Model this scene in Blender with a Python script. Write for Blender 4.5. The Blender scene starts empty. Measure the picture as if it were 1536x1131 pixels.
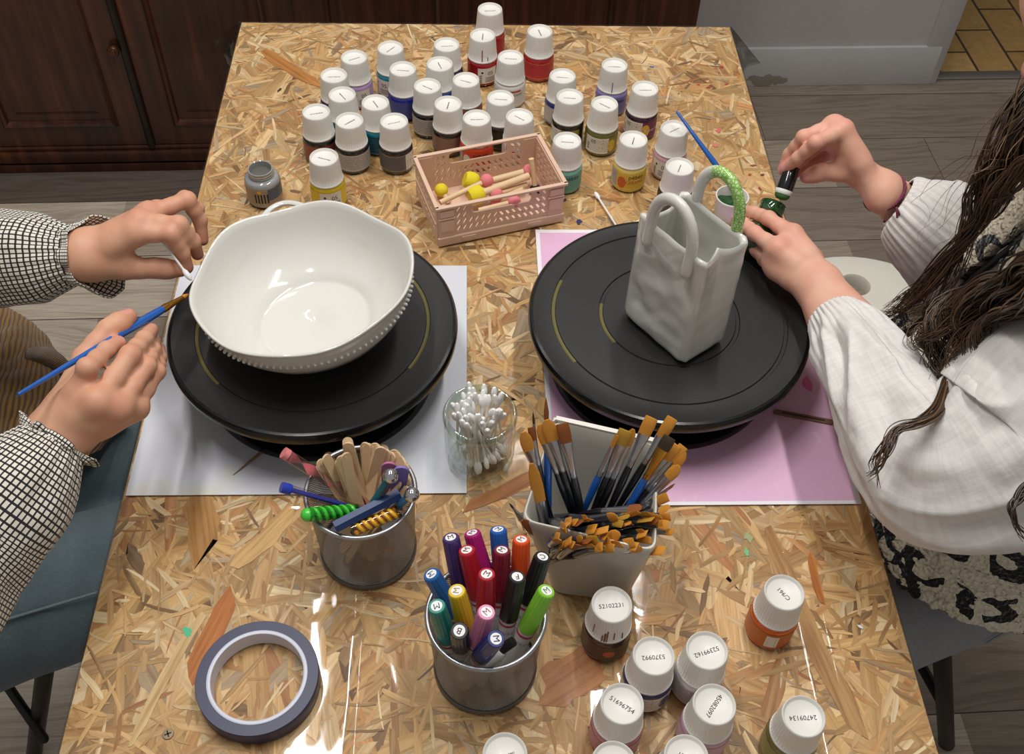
import bpy, bmesh, math, random
import numpy as np
from mathutils import Vector, Matrix, Quaternion, noise as mnoise

PI = math.pi
rnd = random.Random(11)
scene = bpy.context.scene
COL = scene.collection
TZ = 0.75          # table top height (m)
FPX = 1584.0       # focal length in pixels of a 1536 px wide frame
CAMH = 0.88        # camera height over the table top
# camera orientation: rows are the world axes seen in camera space (right, down, forward)
_d = np.array([-66., -1894., FPX]); _d /= np.linalg.norm(_d)
_x = np.array([1., -.0031, 0.]); _x[2] = (66 * _x[0] + 1894 * _x[1]) / FPX; _x /= np.linalg.norm(_x)
_x -= _d * _x.dot(_d); _x /= np.linalg.norm(_x)
_z = -np.cross(_d, _x)
RC = np.array([_x, _d, _z])


def at(px, py, z=0.0):
    """World point at height z over the table top, sighted at a pixel of the 1536x1131 frame."""
    w = RC @ np.array([px - 768., py - 565.5, FPX])
    t = (z - CAMH) / w[2]
    return Vector((w[0] * t, w[1] * t, TZ + z))


def on_plane(px, py, p0, n):
    w = Vector(RC @ np.array([px - 768., py - 565.5, FPX]))
    o = Vector((0, 0, TZ + CAMH))
    t = (Vector(p0) - o).dot(n) / w.dot(n)
    return o + w * t


# ---------------------------------------------------------------- materials
def lin(c):
    return tuple(((v / 255) / 12.92 if v / 255 <= .04045 else ((v / 255 + .055) / 1.055) ** 2.4) for v in c[:3]) + (1.0,)


class NT:
    def __init__(s, name):
        s.m = bpy.data.materials.new(name); s.m.use_nodes = True
        s.t = s.m.node_tree; s.t.nodes.clear()
        s.out = s.n('ShaderNodeOutputMaterial')

    def n(s, typ, **kw):
        nd = s.t.nodes.new(typ)
        for k, v in kw.items():
            if k.startswith('i_'):
                key = k[2:]
                nd.inputs[int(key) if key.isdigit() else key.replace('_', ' ')].default_value = v
            else:
                setattr(nd, k, v)
        return nd

    def l(s, a, ao, b, bi):
        s.t.links.new(a.outputs[ao], b.inputs[bi])

    def math(s, op, a, b=None, clamp=False):
        nd = s.n('ShaderNodeMath', operation=op, use_clamp=clamp)
        for i, v in enumerate((a, b)):
            if v is None: continue
            if isinstance(v, (int, float)): nd.inputs[i].default_value = v
            else: s.t.links.new(v, nd.inputs[i])
        return nd.outputs[0]

    def mix(s, fac, a, b, blend='MIX'):
        nd = s.n('ShaderNodeMix', data_type='RGBA', blend_type=blend)
        for i, v in ((0, fac), (6, a), (7, b)):
            if isinstance(v, (int, float)): nd.inputs[i].default_value = v
            elif isinstance(v, tuple): nd.inputs[i].default_value = v
            else: s.t.links.new(v, nd.inputs[i])
        return nd.outputs[2]

    def ramp(s, fac, stops, interp='LINEAR'):
        nd = s.n('ShaderNodeValToRGB'); cr = nd.color_ramp; cr.interpolation = interp
        while len(cr.elements) < len(stops): cr.elements.new(.5)
        for e, (p, c) in zip(cr.elements, stops):
            e.position = p; e.color = c if len(c) == 4 else lin(c)
        s.t.links.new(fac, nd.inputs[0])
        return nd.outputs[0]

    def coords(s, kind='Object'):
        return s.n('ShaderNodeTexCoord').outputs[kind]

    def attr(s, name):
        return s.n('ShaderNodeAttribute', attribute_name=name)

    def mapping(s, vec, scale=(1, 1, 1), rot=(0, 0, 0), loc=(0, 0, 0)):
        nd = s.n('ShaderNodeMapping')
        nd.inputs['Scale'].default_value = scale; nd.inputs['Rotation'].default_value = rot; nd.inputs['Location'].default_value = loc
        s.t.links.new(vec, nd.inputs[0]); return nd.outputs[0]

    def noise(s, vec, scale, detail=2, rough=.5, out='Fac', dist=0.0):
        nd = s.n('ShaderNodeTexNoise'); nd.inputs['Scale'].default_value = scale
        nd.inputs['Detail'].default_value = detail; nd.inputs['Roughness'].default_value = rough; nd.inputs['Distortion'].default_value = dist
        if vec is not None: s.t.links.new(vec, nd.inputs['Vector'])
        return nd.outputs[out]

    def voro(s, vec, scale, feature='F1', out='Distance', rand=1.0):
        nd = s.n('ShaderNodeTexVoronoi', feature=feature); nd.inputs['Scale'].default_value = scale
        nd.inputs['Randomness'].default_value = rand
        if vec is not None: s.t.links.new(vec, nd.inputs['Vector'])
        return nd.outputs[out]

    def bump(s, height, strength=.3, dist=.001):
        nd = s.n('ShaderNodeBump'); nd.inputs['Strength'].default_value = strength; nd.inputs['Distance'].default_value = dist
        s.t.links.new(height, nd.inputs['Height']); return nd.outputs[0]

    def bsdf(s, base, rough=.5, metal=0., coat=0., spec=.5, sss=0., normal=None, sheen=0., trans=0., alpha=1., ior=1.5):
        b = s.n('ShaderNodeBsdfPrincipled')
        for key, v in (('Base Color', base), ('Roughness', rough), ('Metallic', metal), ('Coat Weight', coat), ('Specular IOR Level', spec),
                       ('Subsurface Weight', sss), ('Sheen Weight', sheen), ('Transmission Weight', trans), ('Alpha', alpha), ('IOR', ior)):
            if isinstance(v, (int, float, tuple)): b.inputs[key].default_value = v
            else: s.t.links.new(v, b.inputs[key])
        if sss:
            b.inputs['Subsurface Radius'].default_value = (1., .35, .2); b.inputs['Subsurface Scale'].default_value = .006
        b.inputs['Coat Roughness'].default_value = .05
        if normal is not None: s.t.links.new(normal, b.inputs['Normal'])
        s.t.links.new(b.outputs[0], s.out.inputs[0])
        return b


MATS = {}


def mat(name, col=(200, 200, 200), rough=.5, metal=0., coat=0., spec=.5, vary=None, bump=None, sss=0., sheen=0.):
    """Plain procedural material; vary=(scale, amount) mottles the colour, bump=(scale, strength)."""
    if name in MATS: return MATS[name]
    t = NT(name); base = lin(col); nrm = None
    co = t.coords()
    if vary:
        f = t.noise(co, vary[0], 3)
        a = tuple(min(1, v * (1 + vary[1])) for v in base[:3]) + (1.,); b = tuple(v * (1 - vary[1]) for v in base[:3]) + (1.,)
        base = t.mix(f, b, a)
    if bump: nrm = t.bump(t.noise(co, bump[0], 2), bump[1])
    t.bsdf(base, rough, metal, coat, spec, sss, nrm, sheen)
    MATS[name] = t.m
    return t.m


def clear_mat(name, tint=(250, 252, 250), rough=.03, ior=1.45, bumpf=None, base_refl=0.0):
    """Thin clear sheet or wall: Fresnel mix of see-through and mirror."""
    if name in MATS: return MATS[name]
    t = NT(name)
    tr = t.n('ShaderNodeBsdfTransparent'); tr.inputs[0].default_value = lin(tint)
    gl = t.n('ShaderNodeBsdfGlossy'); gl.inputs['Roughness'].default_value = rough
    lw = t.n('ShaderNodeLayerWeight'); lw.inputs['Blend'].default_value = .5
    if bumpf:
        nb = bumpf(t); t.t.links.new(nb, gl.inputs['Normal']); t.t.links.new(nb, lw.inputs['Normal'])
    f0 = ((ior - 1) / (ior + 1)) ** 2 + base_refl
    fac = t.math('ADD', t.math('MULTIPLY', t.math('POWER', lw.outputs['Facing'], 5.0), 1 - f0), f0, True)
    mx = t.n('ShaderNodeMixShader')
    t.t.links.new(fac, mx.inputs[0]); t.l(tr, 0, mx, 1); t.l(gl, 0, mx, 2); t.l(mx, 0, t.out, 0)
    MATS[name] = t.m
    return t.m


# ---------------------------------------------------------------- objects
def tag(o, label=None, cat=None, group=None, kind=None):
    if label: o['label'] = label
    if cat: o['category'] = cat
    if group: o['group'] = group
    if kind: o['kind'] = kind
    return o


def thing(name, label, cat, loc=(0, 0, 0), rot=(0, 0, 0), group=None):
    o = bpy.data.objects.new(name, None); COL.objects.link(o)
    o.location = loc; o.rotation_euler = rot; o.empty_display_size = .02
    return tag(o, label, cat, group)


def link(o, parent=None, world=False):
    COL.objects.link(o)
    if parent is not None:
        o.parent = parent
        if world and parent.parent is None:
            o.matrix_parent_inverse = parent.matrix_basis.inverted()
    return o


def copy_tree(o, parent=None):
    c = o.copy(); COL.objects.link(c)
    if parent is not None: c.parent = parent
    for ch in list(o.children): copy_tree(ch, c)
    return c


def frame(p, axis, up=Vector((0, 0, 1))):
    """Matrix at p whose local Z runs along axis."""
    z = Vector(axis).normalized()
    x = Vector(up).cross(z)
    if x.length < 1e-4: x = Vector((1, 0, 0)).cross(z)
    if x.length < 1e-4: x = Vector((0, 1, 0)).cross(z)
    x.normalize(); y = z.cross(x)
    m = Matrix((x, y, z)).transposed().to_4x4(); m.translation = p
    return m


class MB:
    """Mesh builder: collects shapes, then builds ONE mesh object."""
    def __init__(s):
        s.v = []; s.f = []; s.mi = []; s.attrs = {}

    def add(s, verts, faces, M=None, mi=0, **attrs):
        o = len(s.v)
        for p in verts:
            p = Vector(p)
            s.v.append(tuple(M @ p if M is not None else p))
        for f in faces:
            s.f.append(tuple(i + o for i in f)); s.mi.append(mi)
        for k in set(list(s.attrs) + list(attrs)):
            a = s.attrs.setdefault(k, [])
            while len(a) < o: a.append((0, 0, 0))
            vals = attrs.get(k)
            if vals is None: a.extend([(0, 0, 0)] * len(verts))
            elif isinstance(vals, tuple): a.extend([vals] * len(verts))
            else: a.extend(vals)
        return s

    def lathe(s, prof, n=32, M=None, mi=0, uv=False, fr=None, close=False, a0=0., a1=2 * PI):
        """prof: (r, z) list; r==0 closes with a fan. fr(angle, i, r, z) -> (r, z) deforms."""
        full = abs(a1 - a0 - 2 * PI) < 1e-6
        cols = n if (full and not uv) else n + 1
        vs = []; at_ = []; L = [0]
        for i in range(1, len(prof)):
            L.append(L[-1] + math.hypot(prof[i][0] - prof[i - 1][0], prof[i][1] - prof[i - 1][1]))
        for i, (r, z) in enumerate(prof):
            for j in range(cols):
                a = a0 + (a1 - a0) * j / n
                rr, zz = fr(a, i, r, z) if fr else (r, z)
                vs.append((rr * math.cos(a), rr * math.sin(a), zz)); at_.append((j / n, L[i] / max(L[-1], 1e-9), L[i]))
        fs = []
        m = len(prof)
        for i in range(m if close else m - 1):
            i2 = (i + 1) % m
            for j in range(n):
                j2 = (j + 1) % cols
                q = (i * cols + j, i * cols + j2, i2 * cols + j2, i2 * cols + j)
                if prof[i][0] == 0: q = (i * cols, i2 * cols + j2, i2 * cols + j)
                elif prof[i2][0] == 0: q = (i * cols + j, i * cols + j2, i2 * cols)
                fs.append(q)
        used = sorted({i for f in fs for i in f}); mp = {u: k for k, u in enumerate(used)}
        vs = [vs[u] for u in used]; at_ = [at_[u] for u in used]; fs = [tuple(mp[i] for i in f) for f in fs]
        return s.add(vs, fs, M, mi, **({'uvv': at_} if uv else {}))

    def tube(s, pts, rad, n=10, cap=True, mi=0, flat=None, uv=False, up=None, disp=None, M=None, roundcap=True):
        """Tube along pts; rad a number or list; flat=(a,b) scales the two cross axes."""
        pts = [Vector(p) for p in pts]; m = len(pts)
        rad = [rad] * m if isinstance(rad, (int, float)) else list(rad)
        T = []
        for i in range(m):
            d = pts[min(i + 1, m - 1)] - pts[max(i - 1, 0)]
            T.append(d.normalized() if d.length > 1e-9 else Vector((0, 0, 1)))
        u = Vector(up) if up is not None else (Vector((0, 0, 1)) if abs(T[0].z) < .9 else Vector((1, 0, 0)))
        X = (u - T[0] * u.dot(T[0])).normalized()
        Xs = []
        for i in range(m):
            X = X - T[i] * X.dot(T[i])
            X = X.normalized() if X.length > 1e-6 else T[i].orthogonal().normalized()
            Xs.append(X.copy())
        rings = [(pts[i], Xs[i], T[i].cross(Xs[i]), rad[i]) for i in range(m)]
        if cap and roundcap:
            a = []; b = []
            for k in (.0, .5, .85):
                e = 1 - k
                hh = math.sqrt(max(0, 1 - e * e)) if e < 1 else 0
            r0, r1 = rings[0], rings[-1]
            pre = [(r0[0] - T[0] * r0[3] * h, r0[1], r0[2], r0[3] * w) for h, w in ((.92, .38), (.6, .78))]
            post = [(r1[0] + T[-1] * r1[3] * h, r1[1], r1[2], r1[3] * w) for h, w in ((.6, .78), (.92, .38))]
            rings = pre + rings + post
        cols = n + 1 if uv else n
        vs = []; at_ = []; L = 0
        fa, fb = flat if flat else (1, 1)
        for i, (p, x, y, r) in enumerate(rings):
            if i: L += (p - rings[i - 1][0]).length
            for j in range(cols):
                a = 2 * PI * j / n
                rr = r * (1 + (disp(L, a, i) if disp else 0))
                vs.append(p + x * (rr * fa * math.cos(a)) + y * (rr * fb * math.sin(a))); at_.append((j / n, L, 0))
        fs = []
        for i in range(len(rings) - 1):
            for j in range(n):
                j2 = (j + 1) % cols
                fs.append((i * cols + j, i * cols + j2, (i + 1) * cols + j2, (i + 1) * cols + j))
        if cap:
            fs.append(tuple(reversed(range(n)))); o = (len(rings) - 1) * cols; fs.append(tuple(range(o, o + n)))
        return s.add(vs, fs, M, mi, **({'uvv': at_} if uv else {}))

    def box(s, sx, sy, sz, M=None, mi=0, bev=0.0):
        """Box centred in x,y, from z=0 to sz; bev chamfers the vertical and top edges by bmesh."""
        bm = bmesh.new(); bmesh.ops.create_cube(bm, size=1)
        for v in bm.verts: v.co = Vector((v.co.x * sx, v.co.y * sy, (v.co.z + .5) * sz))
        if bev: bmesh.ops.bevel(bm, geom=bm.edges[:], offset=bev, segments=2, affect='EDGES', profile=.5)
        bm.verts.index_update()
        s.add([v.co.copy() for v in bm.verts], [tuple(v.index for v in f.verts) for f in bm.faces], M, mi); bm.free()
        return s

    def ball(s, r, M=None, n=16, m=10, sc=(1, 1, 1), mi=0):
        prof = [(0 if k in (0, m) else r * math.sin(PI * k / m), -r * math.cos(PI * k / m)) for k in range(m + 1)]
        MM = Matrix.Diagonal((*sc, 1)); MM = (M @ MM) if M is not None else MM
        return s.lathe(prof, n, MM, mi)

    def poly(s, pts, h, M=None, mi=0):
        """Prism: outline pts (x,y) counter-clockwise, from z=0 to h."""
        n = len(pts)
        vs = [(x, y, 0) for x, y in pts] + [(x, y, h) for x, y in pts]
        fs = [tuple(reversed(range(n))), tuple(range(n, 2 * n))] + [(i, (i + 1) % n, n + (i + 1) % n, n + i) for i in range(n)]
        return s.add(vs, fs, M, mi)

    def mesh(s, name, mats, smooth=True, angle=40):
        me = bpy.data.meshes.new(name); me.from_pydata(s.v, [], s.f)
        for m_ in (mats if isinstance(mats, (list, tuple)) else [mats]): me.materials.append(m_)
        if any(s.mi): me.polygons.foreach_set('material_index', s.mi)
        for k, a in s.attrs.items():
            while len(a) < len(s.v): a.append((0, 0, 0))
            at_ = me.attributes.new(k, 'FLOAT_VECTOR', 'POINT'); at_.data.foreach_set('vector', np.array(a, dtype=np.float32).ravel())
        if smooth:
            me.shade_smooth()
            if angle < 180: me.set_sharp_from_angle(angle=math.radians(angle))
        me.validate(); me.update()
        return me

    def build(s, name, mats, parent=None, smooth=True, world=False, angle=40):
        o = bpy.data.objects.new(name, s.mesh(name, mats, smooth, angle))
        return link(o, parent, world)


def obj(name, me, parent=None, world=False):
    return link(bpy.data.objects.new(name, me), parent, world)


_TXT = {}


def text_mesh(txt, size, depth=0.0):
    """Flat lettering mesh, centred, in local XY (verts, faces)."""
    key = (txt, size, depth)
    if key in _TXT: return _TXT[key]
    cu = bpy.data.curves.new('t', 'FONT'); cu.body = txt; cu.size = 1.0; cu.align_x = 'CENTER'; cu.align_y = 'CENTER'
    cu.extrude = depth; cu.resolution_u = 2
    o = bpy.data.objects.new('t', cu); COL.objects.link(o)
    dg = bpy.context.evaluated_depsgraph_get(); me = bpy.data.meshes.new_from_object(o.evaluated_get(dg))
    vs = [v.co * size for v in me.vertices]; fs = [tuple(p.vertices) for p in me.polygons]
    bpy.data.objects.remove(o); bpy.data.curves.remove(cu); bpy.data.meshes.remove(me)
    _TXT[key] = (vs, fs)
    return vs, fs


def put_text(mb, txt, size, M, wrap=None, mi=0, sx=1.0):
    """wrap=(radius, angle, height): bend the text round a vertical cylinder instead of placing it flat."""
    vs, fs = text_mesh(txt, size)
    if wrap:
        r, a, h = wrap
        vs = [(r * math.cos(a + v.x * sx / r), r * math.sin(a + v.x * sx / r), h + v.y) for v in vs]
    else:
        vs = [(v.x * sx, v.y, v.z) for v in vs]
    mb.add(vs, fs, M, mi)


def catmull(pts, n=6):
    pts = [Vector(p) for p in pts]; out = []
    P = [pts[0] * 2 - pts[1]] + pts + [pts[-1] * 2 - pts[-2]]
    for i in range(1, len(P) - 2):
        for k in range(n):
            t = k / n; a, b, c, d = P[i - 1:i + 3]
            out.append(.5 * ((2 * b) + (c - a) * t + (2 * a - 5 * b + 4 * c - d) * t * t + (3 * b - a - 3 * c + d) * t ** 3))
    out.append(pts[-1]); return out


def lerp_list(vals, n):
    """resample a list of radii to n values"""
    m = len(vals) - 1; out = []
    for i in range(n):
        t = i / (n - 1) * m; k = min(int(t), m - 1); out.append(vals[k] + (vals[k + 1] - vals[k]) * (t - k))
    return out
# ================================================================ the room
ROOM = Matrix.Rotation(math.radians(2.0), 4, 'Z')


def struct(name, mb, mats, smooth=True, label=None):
    o = mb.build(name, mats, None, smooth); o.matrix_world = ROOM
    o['kind'] = 'structure'
    if label: o['label'] = label
    return o


def m_planks():
    t = NT('vinyl_planks'); co = t.coords()
    sep = t.n('ShaderNodeSeparateXYZ'); t.t.links.new(co, sep.inputs[0])
    W = .185
    row = t.math('FLOOR', t.math('DIVIDE', t.math('ADD', sep.outputs[1], -1.923 + 20 * W), W))
    rn = t.n('ShaderNodeTexWhiteNoise', noise_dimensions='1D'); t.t.links.new(row, rn.inputs['W'])
    xs = t.math('ADD', sep.outputs[0], t.math('MULTIPLY', rn.outputs[0], 1.3))
    colm = t.math('FLOOR', t.math('DIVIDE', xs, 1.22))
    cmb = t.n('ShaderNodeCombineXYZ'); t.t.links.new(row, cmb.inputs[0]); t.t.links.new(colm, cmb.inputs[1])
    pn = t.n('ShaderNodeTexWhiteNoise', noise_dimensions='2D'); t.t.links.new(cmb.outputs[0], pn.inputs['Vector'])
    cv = t.n('ShaderNodeCombineXYZ'); t.t.links.new(xs, cv.inputs[0]); t.t.links.new(sep.outputs[1], cv.inputs[1])
    t.t.links.new(t.math('MULTIPLY', pn.outputs[0], 37.), cv.inputs[2])
    warp = t.noise(t.mapping(cv.outputs[0], (1.2, 5, 1)), 2.0, 2)
    mw = t.mapping(cv.outputs[0], (1.6, 46, 1))
    ad = t.n('ShaderNodeVectorMath', operation='ADD'); t.t.links.new(mw, ad.inputs[0])
    sc = t.n('ShaderNodeCombineXYZ'); t.t.links.new(t.math('MULTIPLY', warp, 5.0), sc.inputs[1]); t.t.links.new(sc.outputs[0], ad.inputs[1])
    g = t.noise(ad.outputs[0], 2.2, 5, .62)
    fine = t.noise(t.mapping(cv.outputs[0], (7, 160, 1)), 3, 3)
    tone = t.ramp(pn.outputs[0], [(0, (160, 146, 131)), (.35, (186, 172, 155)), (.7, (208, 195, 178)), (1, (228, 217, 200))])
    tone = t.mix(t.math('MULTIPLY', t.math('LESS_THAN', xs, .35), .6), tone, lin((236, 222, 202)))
    tone = t.mix(t.math('MULTIPLY', t.math('GREATER_THAN', xs, .95), .75), tone, lin((140, 126, 112)))      # uneven room light painted into the planks: paler left, darker right
    dk = t.math('MULTIPLY', t.math('COMPARE', row, 20.0), t.math('LESS_THAN', sep.outputs[0], .2))      # darkens the row along the sideboard, left part only
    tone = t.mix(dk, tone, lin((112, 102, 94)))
    grain = t.ramp(g, [(.28, (188, 180, 172)), (.44, (226, 222, 217)), (.56, (255, 255, 255)), (.74, (226, 221, 214))])
    c = t.mix(.8, tone, grain, 'MULTIPLY')
    c = t.mix(.28, c, t.ramp(fine, [(.3, (120, 110, 100)), (.7, (255, 252, 248))]), 'MULTIPLY')
    fy = t.math('FRACT', t.math('DIVIDE', t.math('ADD', sep.outputs[1], -1.923 + 20 * W), W))
    fx = t.math('FRACT', t.math('DIVIDE', xs, 1.22))
    ey = t.math('MULTIPLY', t.math('GREATER_THAN', fy, .006), t.math('LESS_THAN', fy, .994))
    ex = t.math('GREATER_THAN', fx, .0012)
    seam = t.math('MULTIPLY', ey, ex)
    c = t.mix(seam, lin((58, 50, 44)), c)
    t.bsdf(c, .42, normal=t.bump(t.math('MULTIPLY', g, seam), .15, .001))
    return t.m


def m_tiles():
    t = NT('yellow_tiles'); co = t.coords(); sep = t.n('ShaderNodeSeparateXYZ'); t.t.links.new(co, sep.inputs[0])
    u = t.math('DIVIDE', t.math('ADD', sep.outputs[0], -1.353 + 5 * .108), .108); col = t.math('FLOOR', u)
    half = t.math('MULTIPLY', t.math('MODULO', col, 2.0), .5)
    v = t.math('ADD', t.math('DIVIDE', t.math('ADD', sep.outputs[1], -2.375), .2165), half)
    row = t.math('FLOOR', v)
    fu = t.math('FRACT', u); fv = t.math('FRACT', v)
    e1 = t.math('MULTIPLY', t.math('GREATER_THAN', fu, .035), t.math('LESS_THAN', fu, .965))
    e2 = t.math('MULTIPLY', t.math('GREATER_THAN', fv, .016), t.math('LESS_THAN', fv, .984))
    e = t.math('MULTIPLY', e1, e2)
    cmb = t.n('ShaderNodeCombineXYZ'); t.t.links.new(col, cmb.inputs[0]); t.t.links.new(row, cmb.inputs[1])
    w = t.n('ShaderNodeTexWhiteNoise', noise_dimensions='2D'); t.t.links.new(cmb.outputs[0], w.inputs['Vector'])
    c = t.ramp(w.outputs[0], [(0, (176, 140, 84)), (.5, (190, 154, 96)), (1, (202, 168, 110))])
    c = t.mix(.35, c, t.ramp(t.noise(co, 45, 4), [(.3, (150, 120, 70)), (.7, (255, 240, 210))]), 'MULTIPLY')
    c = t.mix(e, lin((70, 56, 38)), c)
    t.bsdf(c, .4, normal=t.bump(e, .4, .002))
    return t.m


def m_wall(name, col, patch=False):
    t = NT(name); co = t.coords()
    base = lin(col)
    n1 = t.noise(co, 70, 4)
    c = t.mix(n1, tuple(v * .93 for v in base[:3]) + (1,), base)
    if patch:   # worn patch with a shape of its own near the floor
        d = t.n('ShaderNodeVectorMath', operation='DISTANCE')
        mp = t.mapping(co, (1.15, 1, 2.6), (0, 0, 0), (0, 0, 0)); t.t.links.new(mp, d.inputs[0]); d.inputs[1].default_value = (.985, 2.335, .045)
        f = t.math('ADD', d.outputs['Value'], t.math('MULTIPLY', t.noise(co, 30, 4), .15))
        c = t.mix(t.math('LESS_THAN', f, .125), c, lin((150, 142, 130)))
    t.bsdf(c, .7, normal=t.bump(n1, .25, .002))
    return t.m


def m_darkwood():
    t = NT('dark_wood'); co = t.coords()
    g = t.noise(t.mapping(co, (28, 28, 1.6)), 1.6, 5, .6)
    big = t.noise(co, 3.2, 2)
    c = t.ramp(g, [(.25, (38, 17, 10)), (.5, (76, 37, 21)), (.75, (112, 60, 34))])
    c = t.mix(.6, c, t.ramp(big, [(.35, (120, 100, 90)), (.65, (255, 240, 230))]), 'MULTIPLY')
    t.bsdf(c, .34, coat=.15, normal=t.bump(g, .12, .001))
    return t.m


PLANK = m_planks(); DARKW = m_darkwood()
# floor of wide planks, tiled floor past the doorway
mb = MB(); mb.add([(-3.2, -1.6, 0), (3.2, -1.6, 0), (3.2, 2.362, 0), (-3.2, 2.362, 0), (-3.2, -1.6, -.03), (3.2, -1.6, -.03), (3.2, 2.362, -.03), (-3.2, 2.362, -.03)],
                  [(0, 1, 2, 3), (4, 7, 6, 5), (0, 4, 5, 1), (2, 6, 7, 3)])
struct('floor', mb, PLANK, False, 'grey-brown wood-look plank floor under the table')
mb = MB(); mb.add([(1.0, 2.362, 0), (3.2, 2.362, 0), (3.2, 3.9, 0), (1.0, 3.9, 0), (1., 2.362, -.03), (3.2, 2.362, -.03), (3.2, 3.9, -.03), (1., 3.9, -.03)],
                  [(0, 1, 2, 3), (4, 7, 6, 5), (0, 4, 5, 1), (2, 6, 7, 3), (1, 5, 6, 2), (0, 3, 7, 4)])
struct('floor_hallway', mb, m_tiles(), False, 'yellow-beige brick-bond tiled floor through the doorway')
# back wall with the doorway on its right
WALLM = m_wall('grey_paint', (186, 182, 180))
mb = MB(); mb.box(4.5, .10, 2.5, Matrix.Translation((1.264 - 2.25, 2.397, 0)))
struct('wall_back', mb, WALLM, False, 'light grey painted back wall')
mb = MB(); mb.box(3.2, .1, 2.5, Matrix.Translation((1.6, 3.95, 0))); struct('wall_hallway', mb, WALLM, False)
mb = MB(); mb.box(.1, 5.5, 2.5, Matrix.Translation((-3.25, 1.1, 0))); struct('wall_left', mb, WALLM, False)
mb = MB(); mb.box(.1, 5.5, 2.5, Matrix.Translation((3.25, 1.1, 0))); struct('wall_right', mb, WALLM, False)
mb = MB(); mb.box(.059, .118, 2.1, Matrix.Translation((1.2935, 2.395, 0)), bev=.003); struct('trim_1', mb, m_wall('casing_paint', (190, 187, 185)), True, 'painted casing at the doorway edge')
mb = MB(); mb.box(.66, .012, .113, Matrix.Translation((.975, 2.341, 0)), bev=.002); struct('baseboard_back', mb, m_wall('baseboard_paint', (196, 194, 193), True), True, 'grey painted baseboard with a scuffed brown patch')
mb = MB(); mb.box(1.9, .034, .006, Matrix.Translation((2.274, 2.369, 0)), bev=.0025)
struct('trim_2', mb, mat('metal_strip', (150, 146, 140), .35, .8), True, 'metal threshold strip in the doorway')

# dark sideboard along the back wall
def cab_panel(mb, x0, x1, z0, z1, y):
    """raised-and-fielded panel: moulding frame then bevelled field."""
    def ring(a, ya, b, yb):
        A = [(x0 + a, ya, z0 + a), (x1 - a, ya, z0 + a), (x1 - a, ya, z1 - a), (x0 + a, ya, z1 - a)]
        B = [(x0 + b, yb, z0 + b), (x1 - b, yb, z0 + b), (x1 - b, yb, z1 - b), (x0 + b, yb, z1 - b)]
        mb.add(A + B, [(i, (i + 1) % 4, 4 + (i + 1) % 4, 4 + i) for i in range(4)])
    ring(0, y, .006, y - .007); ring(.006, y - .007, .012, y - .004); ring(.012, y - .004, .017, y + .008); ring(.017, y + .008, .042, y + .002); 
    a = .042
    mb.add([(x0 + a, y + .002, z0 + a), (x1 - a, y + .002, z0 + a), (x1 - a, y + .002, z1 - a), (x0 + a, y + .002, z1 - a)], [(0, 1, 2, 3)])


cab = thing('sideboard', 'dark brown wooden sideboard with panelled doors against the back wall', 'sideboard', ROOM @ Vector((-.4, 2.19, 0)), (0, 0, math.radians(2)))
CO = Matrix.Translation((.4, -2.19, 0))
mb = MB()
mb.box(2.24, .28, .90, CO @ Matrix.Translation((-.557, 2.178, .02)))
mb.box(2.30, .34, .03, CO @ Matrix.Translation((-.557, 2.165, .92)), bev=.006)
mb.build('body', DARKW, cab, False)
mb = MB()
for y0, z0, z1 in ((2.030, 0, .024), (2.036, .024, .031), (2.026, .031, .062), (2.031, .062, .074)):
    mb.box(2.25, .2, z1 - z0, CO @ Matrix.Translation((-.557, y0 + .1, z0)), bev=.0025)
mb.build('plinth', DARKW, cab)
doors = []
for k, (x0, x1) in enumerate(((-1.415, -1.050), (-1.045, -.674), (-.666, -.303), (-.297, .067), (.073, .437))):
    mb = MB(); y = 2.034; z0, z1 = .076, .90
    ix0, ix1, iz0, iz1 = x0 + .057, x1 - .057, .126, .84
    o = [(x0, y, z0), (x1, y, z0), (x1, y, z1), (x0, y, z1)]; i = [(ix0, y, iz0), (ix1, y, iz0), (ix1, y, iz1), (ix0, y, iz1)]
    mb.add(o + i, [(a, (a + 1) % 4, 4 + (a + 1) % 4, 4 + a) for a in range(4)], CO)
    bk = [(p[0], y + .02, p[2]) for p in o]
    mb.add(o + bk, [(a, 4 + a, 4 + (a + 1) % 4, (a + 1) % 4) for a in range(4)], CO)
    m2 = MB(); cab_panel(m2, ix0, ix1, iz0, iz1, y); mb.add(m2.v, m2.f, CO)
    doors.append(mb.build('door', DARKW, cab, False))
mb = MB(); mb.tube([CO @ Vector((-.67, 2.030, .076)), CO @ Vector((-.67, 2.030, .9))], .009, 10, flat=(1, .8)); mb.build('astragal', mat('dark_strip', (24, 14, 10), .4), doors[1])
mb = MB(); mb.lathe([(0, .022), (.006, .0215), (.0075, .018), (.010, .0175), (.0125, .014), (.013, .010), (.009, .006), (.006, .004), (.006, 0), (0.012, 0), (.012, -.004), (0, -.004)], 24, CO @ Matrix.Translation((-.690, 2.031, .331)) @ Matrix.Rotation(PI / 2, 4, 'X'))
tag(mb.build('knob', mat('aged_brass', (96, 66, 44), .35, .7), doors[1]), 'turned brown knob')
mb = MB(); mb.box(.12, .02, .824, CO @ Matrix.Translation((.502, 2.046, .076))); mb.build('end_stile', DARKW, cab, False)
# ================================================================ the OSB table and its clear cover
TX0, TX1, TY0, TY1 = -.3428, .3940, .16, 1.430
table = thing('table', 'oriented strand board work table under clear plastic', 'table', (.0256, .795, 0))


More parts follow.
